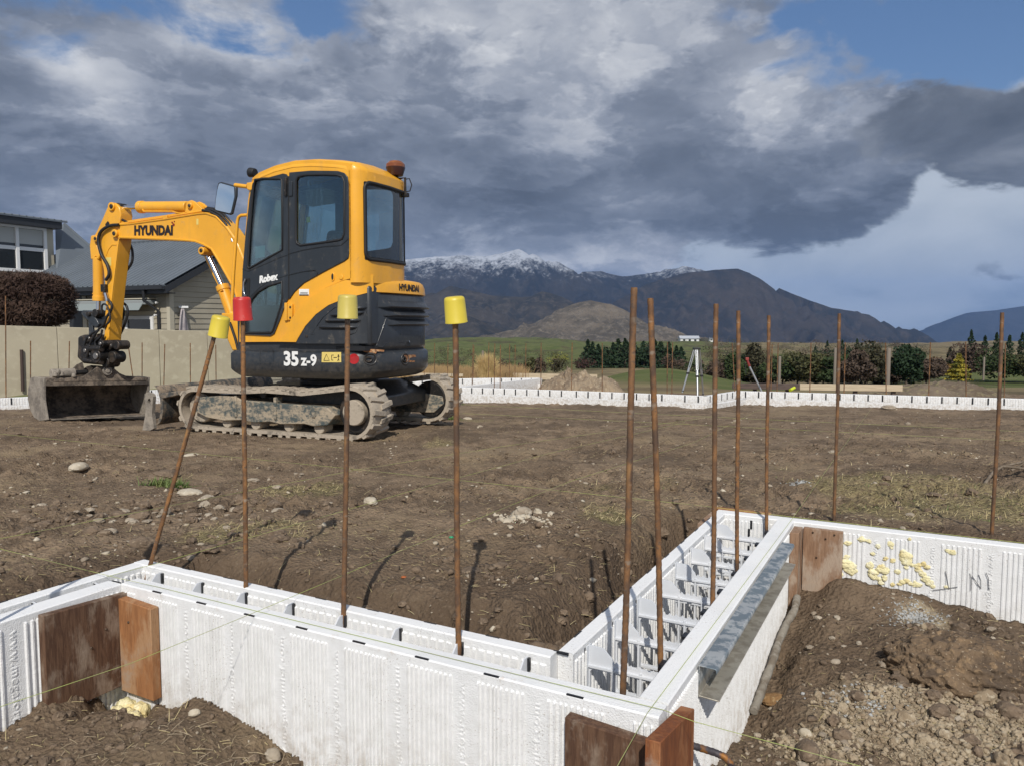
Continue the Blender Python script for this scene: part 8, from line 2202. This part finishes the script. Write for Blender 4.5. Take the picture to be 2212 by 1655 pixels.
# clipped brown hedge bush
def hedge():
    rg = np.random.default_rng(77); Y = 19.6
    c = np.array(ony(48, 650, Y)); rx = 104 / FPX * Y; rz = 57 / FPX * Y; ry = .8
    r = tag(empty('hedge', (c[0], Y, 0)), 'rounded clipped brown beech hedge behind the garden wall', 'hedge')
    n = 15000; d = rg.normal(0, 1, (n, 3)); d /= np.linalg.norm(d, axis=1)[:, None]
    p = np.sign(d) * np.abs(d) ** .72; lump = 1 + .07 * fbm(d[:, 0] * 4 + 3, d[:, 2] * 4 + d[:, 1] * 3, 3)
    p = p * (lump * rg.uniform(.80, 1.03, n))[:, None] * np.array([rx, ry, rz * 1.06])
    L = rg.uniform(.06, .20, n); dirn = d * .6 + rg.normal(0, .8, (n, 3)); dirn /= np.linalg.norm(dirn, axis=1)[:, None]
    t = np.cross(dirn, rg.normal(0, 1, (n, 3))); t /= np.linalg.norm(t, axis=1)[:, None]; wv = .008
    q0 = p - dirn * L[:, None] * .5; q1 = p + dirn * L[:, None] * .5
    V = np.stack([q0 - t * wv, q0 + t * wv, q1 + t * wv * .5, q1 - t * wv * .5], 1).reshape(-1, 3)
    o = npmesh('twigs', V, np.arange(n * 4).reshape(-1, 4), leaf_mat('brown_beech_twigs', (.075, .048, .036), (.135, .088, .066), (.060, .038, .030)), r); o.location = (0, 0, c[2])
    n = 5000; d = rg.normal(0, 1, (n, 3)); d /= np.linalg.norm(d, axis=1)[:, None]; p = np.sign(d) * np.abs(d) ** .72 * rg.uniform(.6, .98, (n, 1)) * np.array([rx, ry, rz * 1.04])
    nn = d + rg.normal(0, .6, (n, 3)); nn /= np.linalg.norm(nn, axis=1)[:, None]; t = np.cross(nn, rg.normal(0, 1, (n, 3))); t /= np.linalg.norm(t, axis=1)[:, None]; bt = np.cross(nn, t); s_ = rg.uniform(.04, .08, (n, 1))
    V = np.stack([p + t * s_, p + bt * s_ * .7, p - t * s_, p - bt * s_ * .7], 1).reshape(-1, 3)
    o = npmesh('foliage', V, np.arange(n * 4).reshape(-1, 4), leaf_mat('brown_beech_leaves', (.060, .036, .027), (.095, .058, .042), (.050, .030, .024)), r); o.location = (0, 0, c[2])
hedge()
# yard behind the wall
b = MB().grid([[(-40, 17.5, -1.0), (-4.6, 21.2, -1.0)], [(-60, 60, -1.0), (-22.0, 60, -1.2)]])
tag(b.build('yard', MAT('yard_gravel', (.26, .24, .20), .9), None), kind='structure')
